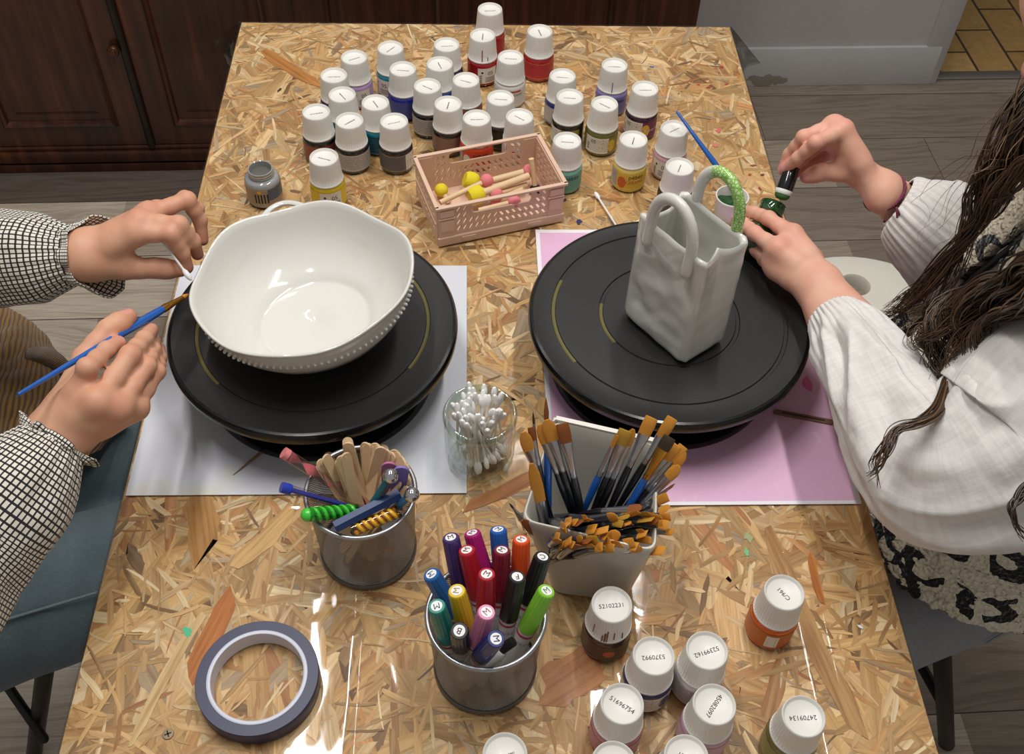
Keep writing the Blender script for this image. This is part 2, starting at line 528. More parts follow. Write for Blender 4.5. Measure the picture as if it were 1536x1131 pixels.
def rrect(x0, x1, y0, y1, r, n=5):
    out = []
    for cx, cy, a in ((x1 - r, y0 + r, -PI / 2), (x1 - r, y1 - r, 0), (x0 + r, y1 - r, PI / 2), (x0 + r, y0 + r, PI)):
        out += [(cx + r * math.cos(a + PI / 2 * k / n), cy + r * math.sin(a + PI / 2 * k / n)) for k in range(n + 1)]
    return out


def m_osb():
    t = NT('osb_board'); co = t.coords('Object')
    n1 = t.noise(t.mapping(co, (1, 3, 1)), 60, 4)
    c = t.ramp(n1, [(.25, (120, 84, 44)), (.5, (170, 126, 72)), (.8, (206, 164, 104))])
    t.bsdf(c, .6, normal=t.bump(n1, .3, .001))
    return t.m


def m_strand():
    t = NT('osb_strands')
    ca = t.attr('tint'); uv = t.attr('uvv')
    fib = t.noise(t.mapping(uv.outputs['Vector'], (14, 260, 1)), 1.0, 4, .65)
    ring = t.noise(t.mapping(uv.outputs['Vector'], (5, 90, 1)), 1.0, 2, .5)
    fc = t.ramp(fib, [(.25, (160, 132, 100)), (.5, (232, 222, 208)), (.75, (255, 255, 255))])
    rc = t.ramp(ring, [(.32, (206, 176, 142)), (.52, (255, 255, 255))])
    c = t.mix(.75, ca.outputs['Color'], fc, 'MULTIPLY'); c = t.mix(.6, c, rc, 'MULTIPLY')
    t.bsdf(c, .5, spec=.3, normal=t.bump(fib, .25, .0006))
    return t.m


mb = MB(); mb.poly(rrect(TX0, TX1, TY0, TY1, .014), .022, Matrix.Translation((0, 0, TZ - .0233)))
mb.build('tabletop', m_osb(), table, False, world=True)

PAL = [((222, 186, 135), 20), ((213, 176, 121), 20), ((231, 203, 158), 14), ((202, 165, 113), 12), ((191, 154, 104), 8), ((173, 143, 103), 5), ((206, 157, 104), 6), ((236, 216, 177), 7),
       ((139, 109, 76), 2), ((188, 167, 139), 5), ((186, 135, 89), 2)]
PAL_ = [c for c, w in PAL for _ in range(w)]
rs = random.Random(5)


def strand(mb, cx, cy, L, W, ang, z, col):
    ca, sa = math.cos(ang), math.sin(ang); n = 6; off = (rs.random() * 9, rs.random() * 9)
    bend = rs.uniform(-.04, .04) * L
    top = []; bot = []; tu = []; bu = []
    for i in range(n + 1):
        u = (i / n - .5) * L
        w = W * .5 * (1 - .25 * abs(i / n - .5) * rs.random() * 2)
        if i in (0, n): w *= rs.uniform(.2, .85)
        je = rs.uniform(-.12, .12) * W if 0 < i < n else rs.uniform(-.5, .5) * W
        jl = rs.uniform(-.10, .10) * W
        v0 = bend * (1 - (2 * i / n - 1) ** 2)
        for sgn, arr, ua in ((1, top, tu), (-1, bot, bu)):
            uu = u + (je * sgn if i in (0, n) else 0); vv = sgn * w + jl + v0
            x = cx + ca * uu - sa * vv; y = cy + sa * uu + ca * vv
            arr.append((min(max(x, TX0 + .0005), TX1 - .0005), min(max(y, TY0 + .0005), TY1 - .0005), z)); ua.append((uu + off[0], vv + off[1], 0))
    vs = bot + top; uvs = bu + tu
    fs = [(i, i + 1, n + 2 + i, n + 1 + i) for i in range(n)]
    k = rs.uniform(.90, 1.08); c = lin(tuple(min(255, v * k) for v in col))[:3]
    mb.add(vs, fs, None, 0, uvv=uvs, tint=c)


mb = MB(); NL = 420; total = 7000; layer = None
for i in range(total):
    q = i / total
    if int(q * NL) != layer: layer = int(q * NL); placed = []
    z = TZ - .0010 + .0008 * layer / NL
    if q < .32: L, W = rs.uniform(.06, .15), rs.uniform(.013, .032)
    elif q < .55: L, W = rs.uniform(.035, .11), rs.uniform(.006, .018)
    else: L, W = rs.uniform(.012, .055), rs.uniform(.0012, .006)
    a = rs.gauss(0, 1.1) + PI / 2 if rs.random() < .6 else rs.uniform(0, PI)
    col = PAL_[rs.randrange(len(PAL_))]
    for tr in range(30):        # no overlap within one layer
        cx, cy = rs.uniform(TX0, TX1), rs.uniform(TY0, TY1)
        if all((cx - x) ** 2 + (cy - y) ** 2 > ((L + l) * .56) ** 2 for x, y, l in placed):
            placed.append((cx, cy, L)); strand(mb, cx, cy, L, W, a, z, col); break
zk = 0.0
# a few strands that stand out in the photograph
for (p, q, W, col) in (((352, 893), (285, 1022), .020, (190, 120, 58)), ((215, 855), (192, 822), .012, (150, 122, 92)), ((815, 1045), (905, 985), .040, (196, 140, 92)), ((880, 940), (1010, 925), .012, (206, 160, 100)),
                       ((300, 740), (310, 830), .03, (210, 160, 96)), ((305, 920), (195, 1120), .010, (238, 212, 160)), ((440, 760), (350, 850), .020, (222, 184, 126)), ((1150, 790), (1290, 1100), .02, (206, 164, 108)),
                       ((1215, 830), (1235, 905), .008, (214, 140, 60)), ((700, 760), (1000, 600), .016, (196, 134, 80)), ((395, 75), (480, 130), .020, (210, 150, 80))):
    A, B = at(*p), at(*q); d = B - A
    strand(mb, (A.x + B.x) / 2, (A.y + B.y) / 2, d.length, W, math.atan2(d.y, d.x), TZ - .00016 + (zk := zk + 1.2e-5), col)
o = mb.build('wood_strands', m_strand(), table, False, world=True); o['kind'] = 'stuff'
# dried paint spots and a screw set in the board
def blot(px, py, r, col, name='paint_spot', sq=1.0, seed=0):
    rr = random.Random(seed + int(px)); p = at(px, py); m_ = MB(); n = 14; a0 = rr.uniform(0, PI)
    pts = []
    for k in range(n):
        a = 2 * PI * k / n; q = r * rr.uniform(.55, 1.15)
        x, y = q * math.cos(a), q * sq * math.sin(a); pts.append((x * math.cos(a0) - y * math.sin(a0), x * math.sin(a0) + y * math.cos(a0)))
    m_.poly(pts, .0002, Matrix.Translation((p.x, p.y, TZ - .00005)))
    m_.build(name, mat('spot_%d_%d_%d' % col, col, .5), table, False, world=True)


for k, (px, py, r, col, sq) in enumerate(((1083, 100, .004, (200, 60, 40), .5), (1048, 127, .003, (196, 50, 40), .6), (1063, 131, .003, (196, 60, 50), .6), (1078, 195, .007, (214, 110, 104), .5), (1074, 218, .005, (216, 120, 110), .7),
        (1090, 126, .003, (190, 60, 40), .8), (1130, 248, .004, (150, 70, 50), .6), (1144, 262, .003, (140, 50, 40), .8), (1125, 262, .003, (170, 80, 50), .8), (1140, 283, .004, (160, 60, 50), .6),
        (281, 948, .006, (70, 190, 140), .6), (660, 686, .004, (40, 170, 140), .6), (1120, 828, .005, (120, 190, 130), .6), (1122, 805, .007, (160, 170, 120), .6), (978, 100, .004, (120, 110, 170), .6), (419, 135, .006, (40, 32, 28), .4), (1290, 940, .004, (236, 236, 236), .4),
        (868, 333, .005, (40, 40, 90), .8), (846, 300, .004, (60, 50, 40), .7))):
    blot(px, py, r, col, 'paint_spot', sq, k)
p = at(252, 1101); mb = MB(); MS = Matrix.Translation(p)
mb.lathe([(0, .0006), (.0045, .0005), (.0048, 0), (0, 0)], 20, MS)
for a in (0.4, .4 + PI / 2): mb.box(.006, .0012, .0003, MS @ Matrix.Rotation(a, 4, 'Z') @ Matrix.Translation((0, 0, .0004)), mi=1)
mb.build('screw_head', [mat('screw_steel', (120, 104, 84), .4, .8), mat('screw_slot', (40, 34, 28), .7)], table, world=True)
for sx, sy in ((TX0 + .06, TY0 + .06), (TX1 - .06, TY0 + .06), (TX0 + .06, TY1 - .06), (TX1 - .06, TY1 - .06)):
    mb = MB(); mb.box(.05, .05, TZ - .0228, Matrix.Translation((sx, sy, 0)), bev=.004); mb.build('leg', mat('table_leg', (150, 118, 80), .6, vary=(30, .2)), table, world=True)


# clear film over the board, hanging over its edges
def film_bump(t):
    co = t.coords()
    a = t.noise(t.mapping(co, (5, 2.2, 1)), 2.2, 2, .4, dist=.6)
    b = t.noise(t.mapping(co, (20, 7, 4), (0, 0, .5)), 1.0, 1, .4, dist=1.2)
    m = t.ramp(t.noise(t.mapping(co, (1, 1, 1), (0, 0, 0), (.3, .1, 0)), 5.5, 1), [(.50, (0, 0, 0)), (.64, (255, 255, 255))])
    h = t.math('ADD', t.math('MULTIPLY', a, 1.6), t.math('MULTIPLY', t.math('MULTIPLY', b, m), .7))
    return t.bump(h, .38, .004)


FOLD = clear_mat('clear_film_folds', (214, 216, 216), .10, 1.45, film_bump, .10)
FILM = clear_mat('clear_film', (253, 253, 252), .05, 1.45, film_bump)
film = MB()
zf = TZ + .0006
creasex = [at(540, 1000).x, at(950, 1050).x, at(1215, 1000).x, at(1243, 950).x]; creasey = [at(700, 62).y, at(500, 302).y, at(900, 755).y]
xs = sorted(set([TX0 - .001 + (TX1 - TX0 + .002) * i / 60 for i in range(61)] + [c + d for c in creasex for d in (-.0016, 0, .0016)]))
ys = sorted(set([TY0 + (TY1 - TY0 + .001) * j / 110 for j in range(111)] + [c + d for c in creasey for d in (-.0016, 0, .0016)]))


def film_z(x, y):
    z = zf
    if any(abs(x - c) < 1e-6 for c in creasex) and y < .60: z += .0005
    if any(abs(y - c) < 1e-6 for c in creasey): z += .0005
    return z


nx, ny = len(xs), len(ys)
film.add([(x, y, film_z(x, y)) for y in ys for x in xs], [(j * nx + i, j * nx + i + 1, (j + 1) * nx + i + 1, (j + 1) * nx + i) for j in range(ny - 1) for i in range(nx - 1)])
cover = thing('plastic_cover', 'clear plastic sheet spread over the strand board table', 'table cover', (.0256, .795, TZ))
film.build('sheet', FILM, cover, True, world=True, angle=180)


def drop(name, P, out, n=40, d=.10, seed=1):
    """hanging edge: follows P (top edge points) downward with soft waves along `out`."""
    m_ = MB(); vs = []; K = 7; m1 = len(P)
    for j in range(K):
        h = j / (K - 1)
        for i, p in enumerate(P):
            w = mnoise.noise(Vector((p[0] * 9 + seed, p[1] * 9, h * 1.2))) * .010 * h + .006 * h
            vs.append((p[0] + out[0] * w, p[1] + out[1] * w, zf - h * d))
    m_.add(vs, [(j * m1 + i, j * m1 + i + 1, (j + 1) * m1 + i + 1, (j + 1) * m1 + i) for j in range(K - 1) for i in range(m1 - 1)])
    m_.build(name, FILM, cover, True, world=True, angle=180)


e = .0012
drop('hanging_edge', [(TX0 - e, TY0 + (TY1 - TY0) * i / 50) for i in range(51)], (-1, 0), seed=1)
drop('hanging_edge', [(TX1 + e, TY0 + (TY1 - TY0) * i / 50) for i in range(51)], (1, 0), seed=4)
drop('hanging_edge', [(TX0 + (TX1 - TX0) * i / 40, TY1 + e) for i in range(41)], (0, 1), seed=7)
# the gathered corners stick out like ears
for sx, X, tipx, tip2 in ((-1, TX0, (319, 63), (342, 103)), (1, TX1, (1141, 95), (1117, 105))):
    c0 = Vector((X + sx * e, TY1 + e, zf)); tip = at(*tipx, -.012); lo = at(*tip2, -.075)
    m_ = MB(); vs = []
    bot = Vector((X + sx * .004, TY1 - .05, zf - .10))
    for i in range(7):
        u = i / 6
        top = c0.lerp(tip, u); b = bot.lerp(lo, u)
        for j in range(6):
            w = j / 5; p = top.lerp(b, w); p.x += sx * .006 * math.sin(PI * w) * math.sin(PI * u * 1.5); vs.append(p)
    m_.add(vs, [(i * 6 + j, i * 6 + j + 1, (i + 1) * 6 + j + 1, (i + 1) * 6 + j) for i in range(6) for j in range(5)])
    vs = []
    for i in range(7):
        u = i / 6; top = c0.lerp(tip, u); b = (c0 + Vector((-sx * .03, .004, -.10))).lerp(lo, u)
        for j in range(6):
            w = j / 5; p = top.lerp(b, w); p.y += .010 * math.sin(PI * w); vs.append(p)
    m_.add(vs, [(i * 6 + j, i * 6 + j + 1, (i + 1) * 6 + j + 1, (i + 1) * 6 + j) for i in range(6) for j in range(5)])
    m_.build('corner_fold', FOLD, cover, True, world=True, angle=180)
SURF = .0014    # height of what stands on the film, over the table top
# ================================================================ paint bottles
CAPW = mat('cap_white', (232, 229, 222), .42, coat=.05)
INK = mat('ink_black', (28, 27, 28), .6)
INKG = mat('ink_grey', (110, 108, 106), .6)
PAPERW = mat('label_paper', (222, 218, 210), .45)
B_R, B_H = .0215, .0375      # glass body radius and shoulder height
CAPPROF = [(0, .0655), (.0146, .0655), (.0152, .0662), (.0156, .0678), (.0166, .0690), (.0172, .0686), (.0175, .0672), (.0178, .0640), (.0199, .0384), (.0205, .0380), (.0207, .0368), (.0204, .0358), (.0196, .0356), (0, .0356)]


def cap_shape(mb, M=None, ribs=44):
    n = ribs * 4

    def fr(a, i, r, z):
        if 7 <= i <= 8: r += .00022 * math.cos(a * ribs)
        return r, z
    prof = CAPPROF[:8] + [(.0184, .057), (.0191, .0475)] + CAPPROF[8:]

    def fr2(a, i, r, z):
        if 7 <= i <= 10: r += .00016 * math.cos(a * ribs)
        return r, z
    mb.lathe(prof, n, M, fr=fr2)


_m = MB(); cap_shape(_m); CAP_MESH = _m.mesh('cap', CAPW, True, 50)
_m = MB(); cap_shape(_m, ribs=30)
BODY = [(0, .0010), (.0185, 0), (.0205, .0009), (.0214, .003), (.0215, .0045), (.0215, .0300), (.0211, .0325), (.0200, .0345), (.0180, .0358), (.0165, .0366), (.0165, .040), (0, .040)]


def m_glasspaint(name, col):
    key = 'paint_' + name
    return mat(key, col, .12, coat=.8, spec=.5)


def m_label(name, base, band=None, text=None, dark=False):
    """wrap-round printed label: uvv.x runs round, uvv.y up; `text` rows of tiny print as fine broken lines."""
    key = 'label_' + name
    if key in MATS: return MATS[key]
    t = NT(key); uv = t.attr('uvv'); sep = t.n('ShaderNodeSeparateXYZ'); t.l(uv, 'Vector', sep, 0)
    c = lin(base)
    if text:
        rows = t.math('FRACT', t.math('MULTIPLY', sep.outputs[1], text[0]))
        line = t.math('MULTIPLY', t.math('GREATER_THAN', rows, .38), t.math('LESS_THAN', rows, .8))
        rid = t.math('FLOOR', t.math('MULTIPLY', sep.outputs[1], text[0]))
        cv = t.n('ShaderNodeCombineXYZ'); t.t.links.new(t.math('MULTIPLY', sep.outputs[0], 130.), cv.inputs[0]); t.t.links.new(t.math('MULTIPLY', rid, 7.3), cv.inputs[1])
        wn = t.noise(cv.outputs[0], 1.6, 1)
        on = t.math('MULTIPLY', line, t.math('GREATER_THAN', wn, .45))
        inx = t.math('MULTIPLY', t.math('GREATER_THAN', sep.outputs[1], .08), t.math('LESS_THAN', sep.outputs[1], .92))
        on = t.math('MULTIPLY', on, inx)
        c = t.mix(t.math('MULTIPLY', on, text[2]), c, lin(text[1]))
    if band:
        for (v0, v1, bc) in band:
            f = t.math('MULTIPLY', t.math('GREATER_THAN', sep.outputs[1], v0), t.math('LESS_THAN', sep.outputs[1], v1))
            c = t.mix(f, c, lin(bc))
    t.bsdf(c, .42)
    MATS[key] = t.m
    return t.m


def code_blocks(seed):
    """small illegible stamped code: a row of tiny irregular strokes."""
    rr = random.Random(seed); m_ = MB(); x = -.0075
    while x < .0075:
        w = rr.uniform(.0005, .0011); h = rr.uniform(.0010, .0019)
        m_.add([(x, -h / 2, 0), (x + w, -h / 2, 0), (x + w, h / 2, 0), (x, h / 2, 0)], [(0, 1, 2, 3)]); x += w + rr.uniform(.0003, .0006)
    return m_


def label_band(mb, a0, a1, z0, z1, r=.0217, n=24, mi=0):
    mb.lathe([(r, z0), (r, z1)], n, None, mi, uv=True, a0=a0, a1=a1)


def disc_on(mb, a, h, ra, rh, r=.02185, n=18, mi=0, square=False):
    pts = []
    if square: q = [(-1, 0), (0, -1), (1, 0), (0, 1)]
    else: q = [(math.cos(2 * PI * k / n), math.sin(2 * PI * k / n)) for k in range(n)]
    sub = []
    vs = [(r * math.cos(a), r * math.sin(a), h)]
    for u, v in q: vs.append((r * math.cos(a + u * ra / r), r * math.sin(a + u * ra / r), h + v * rh))
    k = len(q)
    mb.add(vs, [(0, 1 + i, 1 + (i + 1) % k) for i in range(k)], None, mi)


def bars(mb, a, h, w, hh, r=.02186, mi=0, seed=1, vertical=False):
    rr = random.Random(seed); u = -w / 2
    while u < w / 2:
        q = rr.uniform(.0002, .0007)
        if vertical:
            A = [(a - hh / 2 / r, h + u), (a + hh / 2 / r, h + u), (a + hh / 2 / r, h + u + q), (a - hh / 2 / r, h + u + q)]
        else:
            A = [(a + u / r, h - hh / 2), (a + (u + q) / r, h - hh / 2), (a + (u + q) / r, h + hh / 2), (a + u / r, h + hh / 2)]
        mb.add([(r * math.cos(x), r * math.sin(x), z) for x, z in A], [(0, 1, 2, 3)], None, mi); u += q + rr.uniform(.0003, .0007)


def paint_bottle(px, py, label, col, lab, code=None, codeang=0., yaw=0., seed=0, top=.0690, group=None, drip=None, tilt=0, extras=None):
    """Bottle whose cap top is seen at (px, py). `lab` picks the printed label; yaw turns the label, 0 facing the camera."""
    p = at(px, py, top + SURF)
    r = thing('paint_bottle', label, 'paint bottle', (p.x, p.y, TZ + SURF))
    face = math.atan2(-p.y, -p.x) + yaw       # towards the camera
    nm = '%d_%d_%d' % col
    m_ = MB(); m_.lathe(BODY, 40); m_.build('glass_jar', m_glasspaint(nm, col), r)
    c = obj('cap', CAP_MESH, r)
    if code:
        m_ = MB(); put_text(m_, code, .0056, Matrix.Rotation(codeang, 4, 'Z') @ Matrix.Translation((0, 0, .06575)))
    else:
        m_ = code_blocks(seed); m2 = MB(); m2.add(m_.v, m_.f, Matrix.Rotation(codeang, 4, 'Z') @ Matrix.Translation((0, 0, .06575))); m_ = m2
    m_.build('printed_code', INK if code else INKG, c, False)
    if drip:
        m_ = MB()
        for a, z0, z1, w in drip[1]:
            A = face - yaw + a; pts = []
            for k in range(8):
                z = z1 + (z0 - z1) * k / 7; rr = .0178 + (.0640 - z) / .0256 * .0021 + .0003
                pts.append((rr * math.cos(A), rr * math.sin(A), z))
            m_.tube(pts, w, 6, flat=(1, .5))
        m_.build('paint_drip', mat('drip_%d_%d_%d' % drip[0], drip[0], .25, coat=.4), c)
    z0, z1 = .0048, .0296
    if lab == 'micro':           # white-grey label of dense small print all round the near side
        m_ = MB(); label_band(m_, face - 1.5, face + 1.5, z0, z1)
        L = m_.build('label', m_label('micro_%s' % nm if extras else 'micro', (extras or (188, 182, 176)), None, (13, (60, 58, 58), .8)), r)
    elif lab == 'tint':          # coloured label with tiny print and a metallic hairline
        m_ = MB(); label_band(m_, face - 1.6, face + 1.6, z0, z1)
        L = m_.build('label', m_label('tint_%s' % ('%d_%d_%d' % extras[0]), extras[0], [(.02, .05, extras[1]), (.95, .98, extras[1])], (11, extras[2], .45)), r)
        if len(extras) > 3:
            m_ = MB(); label_band(m_, face + .55, face + 1.35, z0 + .0005, z1 - .0003, .02178); w_ = m_.build('barcode_panel', PAPERW, L)
            m_ = MB(); bars(m_, face + .80, .013, .014, .006, seed=seed, vertical=True); m_.build('barcode', INK, w_, False)
    elif lab == 'panel':         # white panel with size figures, barcode and small print
        m_ = MB(); label_band(m_, face - 1.7, face + 1.7, z0, z1); L = m_.build('label', m_label('plain_%s' % nm, extras or col), r)
        m_ = MB(); label_band(m_, face - .75, face + .55, z0 + .0004, z1 - .0004, .02178)
        w_ = m_.build('print_panel', m_label('panelprint', (226, 222, 214), None, None), L)
        m_ = MB(); bars(m_, face - .55, .012, .013, .0035, seed=seed, vertical=True); put_text(m_, '05', .0085, None, (.02186, face + .10, .0205))
        disc_on(m_, face - .45, .0225, .0016, .0016, .02186)
        for k in range(4):
            label_band(m_, face - .25, face + .42, .0075 + k * .0022, .0083 + k * .0022, .02186, 8)
        m_.build('panel_print', INK, w_, False)
    elif lab == 'front':         # coloured front with a dark brush-lettered name and a swatch
        base, ink, word, sw = extras
        m_ = MB(); label_band(m_, face - 1.7, face + 1.7, z0, z1); L = m_.build('label', m_label('front_%d_%d_%d' % base, base, None, (9, tuple(int(v * .55) for v in base), .35)), r)
        m_ = MB(); put_text(m_, 'p\u00e9b\u00e9o', .0082, None, (.02188, face + .25, .0245)); 
        m_.build('brand_lettering', INK, L, False)
        if word:
            m_ = MB(); put_text(m_, word, .0070, None, (.02188, face + .22, .0165), sx=.9); m_.build('name_lettering', mat('ink_%d_%d_%d' % ink, ink, .5), L, False)
        if sw:
            m_ = MB(); disc_on(m_, face - .62, .0155, .0058, .0088); m_.build('colour_swatch', mat('sw_%d_%d_%d' % sw, sw, .4), L)
            m_ = MB(); label_band(m_, face - 1.7, face - .98, z0 + .0003, z1 - .0003, .02178); m_.build('print_panel', m_label('micro', (188, 182, 176), None, (13, (60, 58, 58), .8)), L)
    elif lab == 'warn':          # white panel, red warning diamond, round swatch
        base, sw, ink = extras
        m_ = MB(); label_band(m_, face - 1.7, face + 1.7, z0, z1); L = m_.build('label', m_label('warn_%d_%d_%d' % base, base), r)
        m_ = MB(); label_band(m_, face - 1.0, face + .52, z0 + .0003, z1 - .0003, .02178); w_ = m_.build('print_panel', m_label('micro_w', (224, 220, 212), None, (10, (70, 68, 68), .55)), L)
        m_ = MB(); disc_on(m_, face + .16, .0205, .0066, .0066, .02184, square=True); m_.build('warning_diamond', mat('warn_red', (206, 40, 44), .4), w_, False)
        m_ = MB(); disc_on(m_, face + .16, .0205, .0050, .0050, .02188, square=True); m_.build('diamond_field', PAPERW, w_, False)
        m_ = MB(); put_text(m_, '!', .0075, None, (.02194, face + .16, .0205)); put_text(m_, '05', .0075, None, (.02188, face - .42, .0225))
        bars(m_, face - .78, .014, .011, .003, seed=seed, vertical=True); m_.build('panel_print', INK, w_, False)
        m_ = MB(); disc_on(m_, face + .74, .0165, .0058, .0095); m_.build('colour_swatch', mat('sw_%d_%d_%d' % sw, sw, .4), L)
        if ink:
            m_ = MB(); put_text(m_, ink[0], .0062, None, (.0219, face + 1.15, .0165)); m_.build('name_lettering', mat('ink_%d_%d_%d' % ink[1], ink[1], .5), L, False)
    elif lab == 'white':         # milky jar with red stripe, grey lettering and small print
        m_ = MB(); label_band(m_, face - 1.7, face + 1.7, z0, z1); L = m_.build('label', m_label('white_front', (226, 224, 220), None, (12, (120, 116, 112), .5)), r)
        m_ = MB(); label_band(m_, face - .4, face + .55, .0262, .0286, .0218); m_.build('red_stripe', mat('stripe_red', (190, 40, 38), .4), L, False)
        m_ = MB(); put_text(m_, 'Ceramic', .0058, None, (.02188, face + .25, .0225)); m_.build('name_lettering', INKG, L, False)
    elif lab == 'dark':
        base, = extras
        m_ = MB(); label_band(m_, face - 1.7, face + 1.7, z0, z1); L = m_.build('label', m_label('dark_%d_%d_%d' % base, base, None, (11, tuple(min(255, int(v * 1.7) + 30) for v in base), .4)), r)
    return r


K = (30, 28, 28)
GOLD = (176, 150, 90)
GB = 'paint bottles at the far end of the table'
GF = 'paint bottles at the near end of the table'
BOT = [
 (735, 13, 'red paint bottle farthest back, standing behind another red bottle', (168, 26, 30), 'dark', dict(extras=((150, 28, 32),), codeang=.1)),
 (724, 52, 'red paint bottle with a barcode label and a red drip down its white cap', (160, 22, 28), 'panel', dict(codeang=1.5, drip=((150, 20, 40), ((-.02, .040, .056, .0006), (.38, .040, .045, .0005))), yaw=.45)),
 (810, 46, 'crimson paint bottle with a gold-lined red label, right of the far red pair', (166, 22, 28), 'tint', dict(extras=((186, 48, 56), (206, 130, 60), (120, 20, 30)), codeang=1.8)),
 (585.6, 71, 'turquoise paint bottle with a white label at the far left of the group', (22, 128, 146), 'panel', dict(codeang=.9, yaw=-.7, extras=(180, 186, 184))),
 (670, 66, 'dark navy paint bottle standing behind the row, left of the red drip bottle', (24, 28, 66), 'dark', dict(extras=((40, 44, 84),), codeang=.1)),
 (531, 85, 'lilac paint bottle with a lilac label reading 05', (186, 150, 196), 'panel', dict(codeang=.5, yaw=.3, extras=(196, 164, 204))),
 (659.5, 95, 'bright blue paint bottle hidden up to its collar behind a black-collared one', (44, 74, 158), 'dark', dict(extras=((60, 90, 170),), codeang=1.9)),
 (766, 85, 'white paint bottle with a red stripe on its label', (226, 224, 220), 'white', dict(codeang=-.1, yaw=.2)),
 (604, 102.5, 'royal blue paint bottle with a blue label', (38, 44, 140), 'tint', dict(extras=((72, 84, 158), (60, 60, 150), (40, 50, 120)), codeang=-.1)),
 (500.5, 112, 'navy collared paint bottle leftmost in the back of the group', (30, 34, 92), 'dark', dict(extras=((60, 64, 110),), codeang=.05)),
 (699, 119, 'brown-orange paint bottle tucked behind the crate row, below the red drip bottle', (120, 62, 24), 'dark', dict(extras=((150, 84, 40),), codeang=-.4)),
 (641, 128, 'black-collared paint bottle wrapped in grey small print, beside the royal blue one', K, 'micro', dict(codeang=-.6)),
 (513, 141, 'teal paint bottle almost hidden behind two black-collared bottles', (24, 110, 130), 'dark', dict(extras=((40, 100, 116),), codeang=-1.0)),
 (751, 146, 'black-collared dark green paint bottle behind the crate', K, 'dark', dict(extras=((50, 56, 36),), codeang=-.1)),
 (563, 153, 'teal blue paint bottle between two black-collared bottles', (22, 126, 146), 'dark', dict(extras=((32, 92, 110),), codeang=-1.1)),
 (672, 155, 'black-collared paint bottle with a copper brown label, left behind the crate', K, 'tint', dict(extras=((140, 108, 94), (120, 90, 78), (90, 66, 58)), codeang=1.4)),
 (474, 167, 'copper red paint bottle with a black collar at the left end of the group', K, 'tint', dict(extras=((150, 84, 68), (96, 60, 50), (60, 30, 26)), codeang=.25)),
 (715, 176, 'orange-red paint bottle seen through the handle slot of the crate', (206, 62, 30), 'front', dict(extras=((214, 70, 36), (240, 230, 220), None, (222, 216, 210)), codeang=.05)),
 (779.5, 174, 'white-collared paint bottle directly behind the right part of the crate', (206, 204, 200), 'white', dict(codeang=-.7)),
 (524, 180, 'black-collared paint bottle with a red-edged label of grey small print', K, 'micro', dict(codeang=.75)),
 (591, 181, 'gunmetal paint bottle with gold lines and a white barcode panel', (34, 32, 34), 'tint', dict(extras=((92, 92, 98), (168, 150, 92), (60, 60, 66), 1), codeang=.35)),
 (485.6, 235, 'yellow paint bottle standing behind the white bowl', (206, 176, 20), 'panel', dict(codeang=-.35, yaw=.2, extras=(226, 196, 40))),
 (844, 113, 'navy collared paint bottle with a pale label right of the white one', (40, 46, 120), 'dark', dict(extras=((170, 168, 172),), codeang=-.1)),
 (922, 97, 'periwinkle paint bottle with a blue drip on its cap', (140, 134, 198), 'front', dict(extras=((128, 122, 180), (40, 36, 60), None, None), codeang=-.05, yaw=.3, drip=((70, 70, 150), ((.02, .037, .053, .0005),)))),
 (855, 144, 'black-collared paint bottle with a green and yellow label, behind the mint one', K, 'warn', dict(extras=((150, 140, 60), (196, 170, 40), None), codeang=-.1, yaw=-.9)),
 (968, 132, 'dark purple paint bottle with a warning diamond on its label', (48, 22, 48), 'warn', dict(extras=((112, 36, 84), (214, 178, 50), ('Peinture', (230, 210, 220))), codeang=.0, yaw=-.35)),
 (907, 155, 'olive green paint bottle with a warning diamond and yellow swatch', (96, 98, 44), 'warn', dict(extras=((120, 116, 56), (204, 176, 44), None), codeang=-.7)),
 (851, 210, 'mint green paint bottle at the right corner of the crate', (122, 184, 172), 'front', dict(extras=((96, 164, 152), (34, 60, 60), None, None), codeang=-.1, yaw=.25)),
 (950.5, 208, 'pale yellow paint bottle with an orange oval on its label', (226, 198, 104), 'front', dict(extras=((228, 190, 70), (190, 96, 30), 'CERAMIC', (206, 96, 44)), codeang=1.3, yaw=.25)),
 (1012, 192, 'pink paint bottle with a pink label, beside the blue brush handle', (204, 160, 176), 'panel', dict(codeang=.6, yaw=-.3, extras=(212, 170, 180))),
 (1020, 249, 'dark paint bottle with a white cap right behind the ceramic bag', (36, 34, 36), 'dark', dict(extras=((70, 60, 64),), codeang=1.2)),
]
for k, (px, py, lb, col, lab, kw) in enumerate(BOT):
    paint_bottle(px, py, lb, col, lab, seed=k + 3, group=None, **kw)
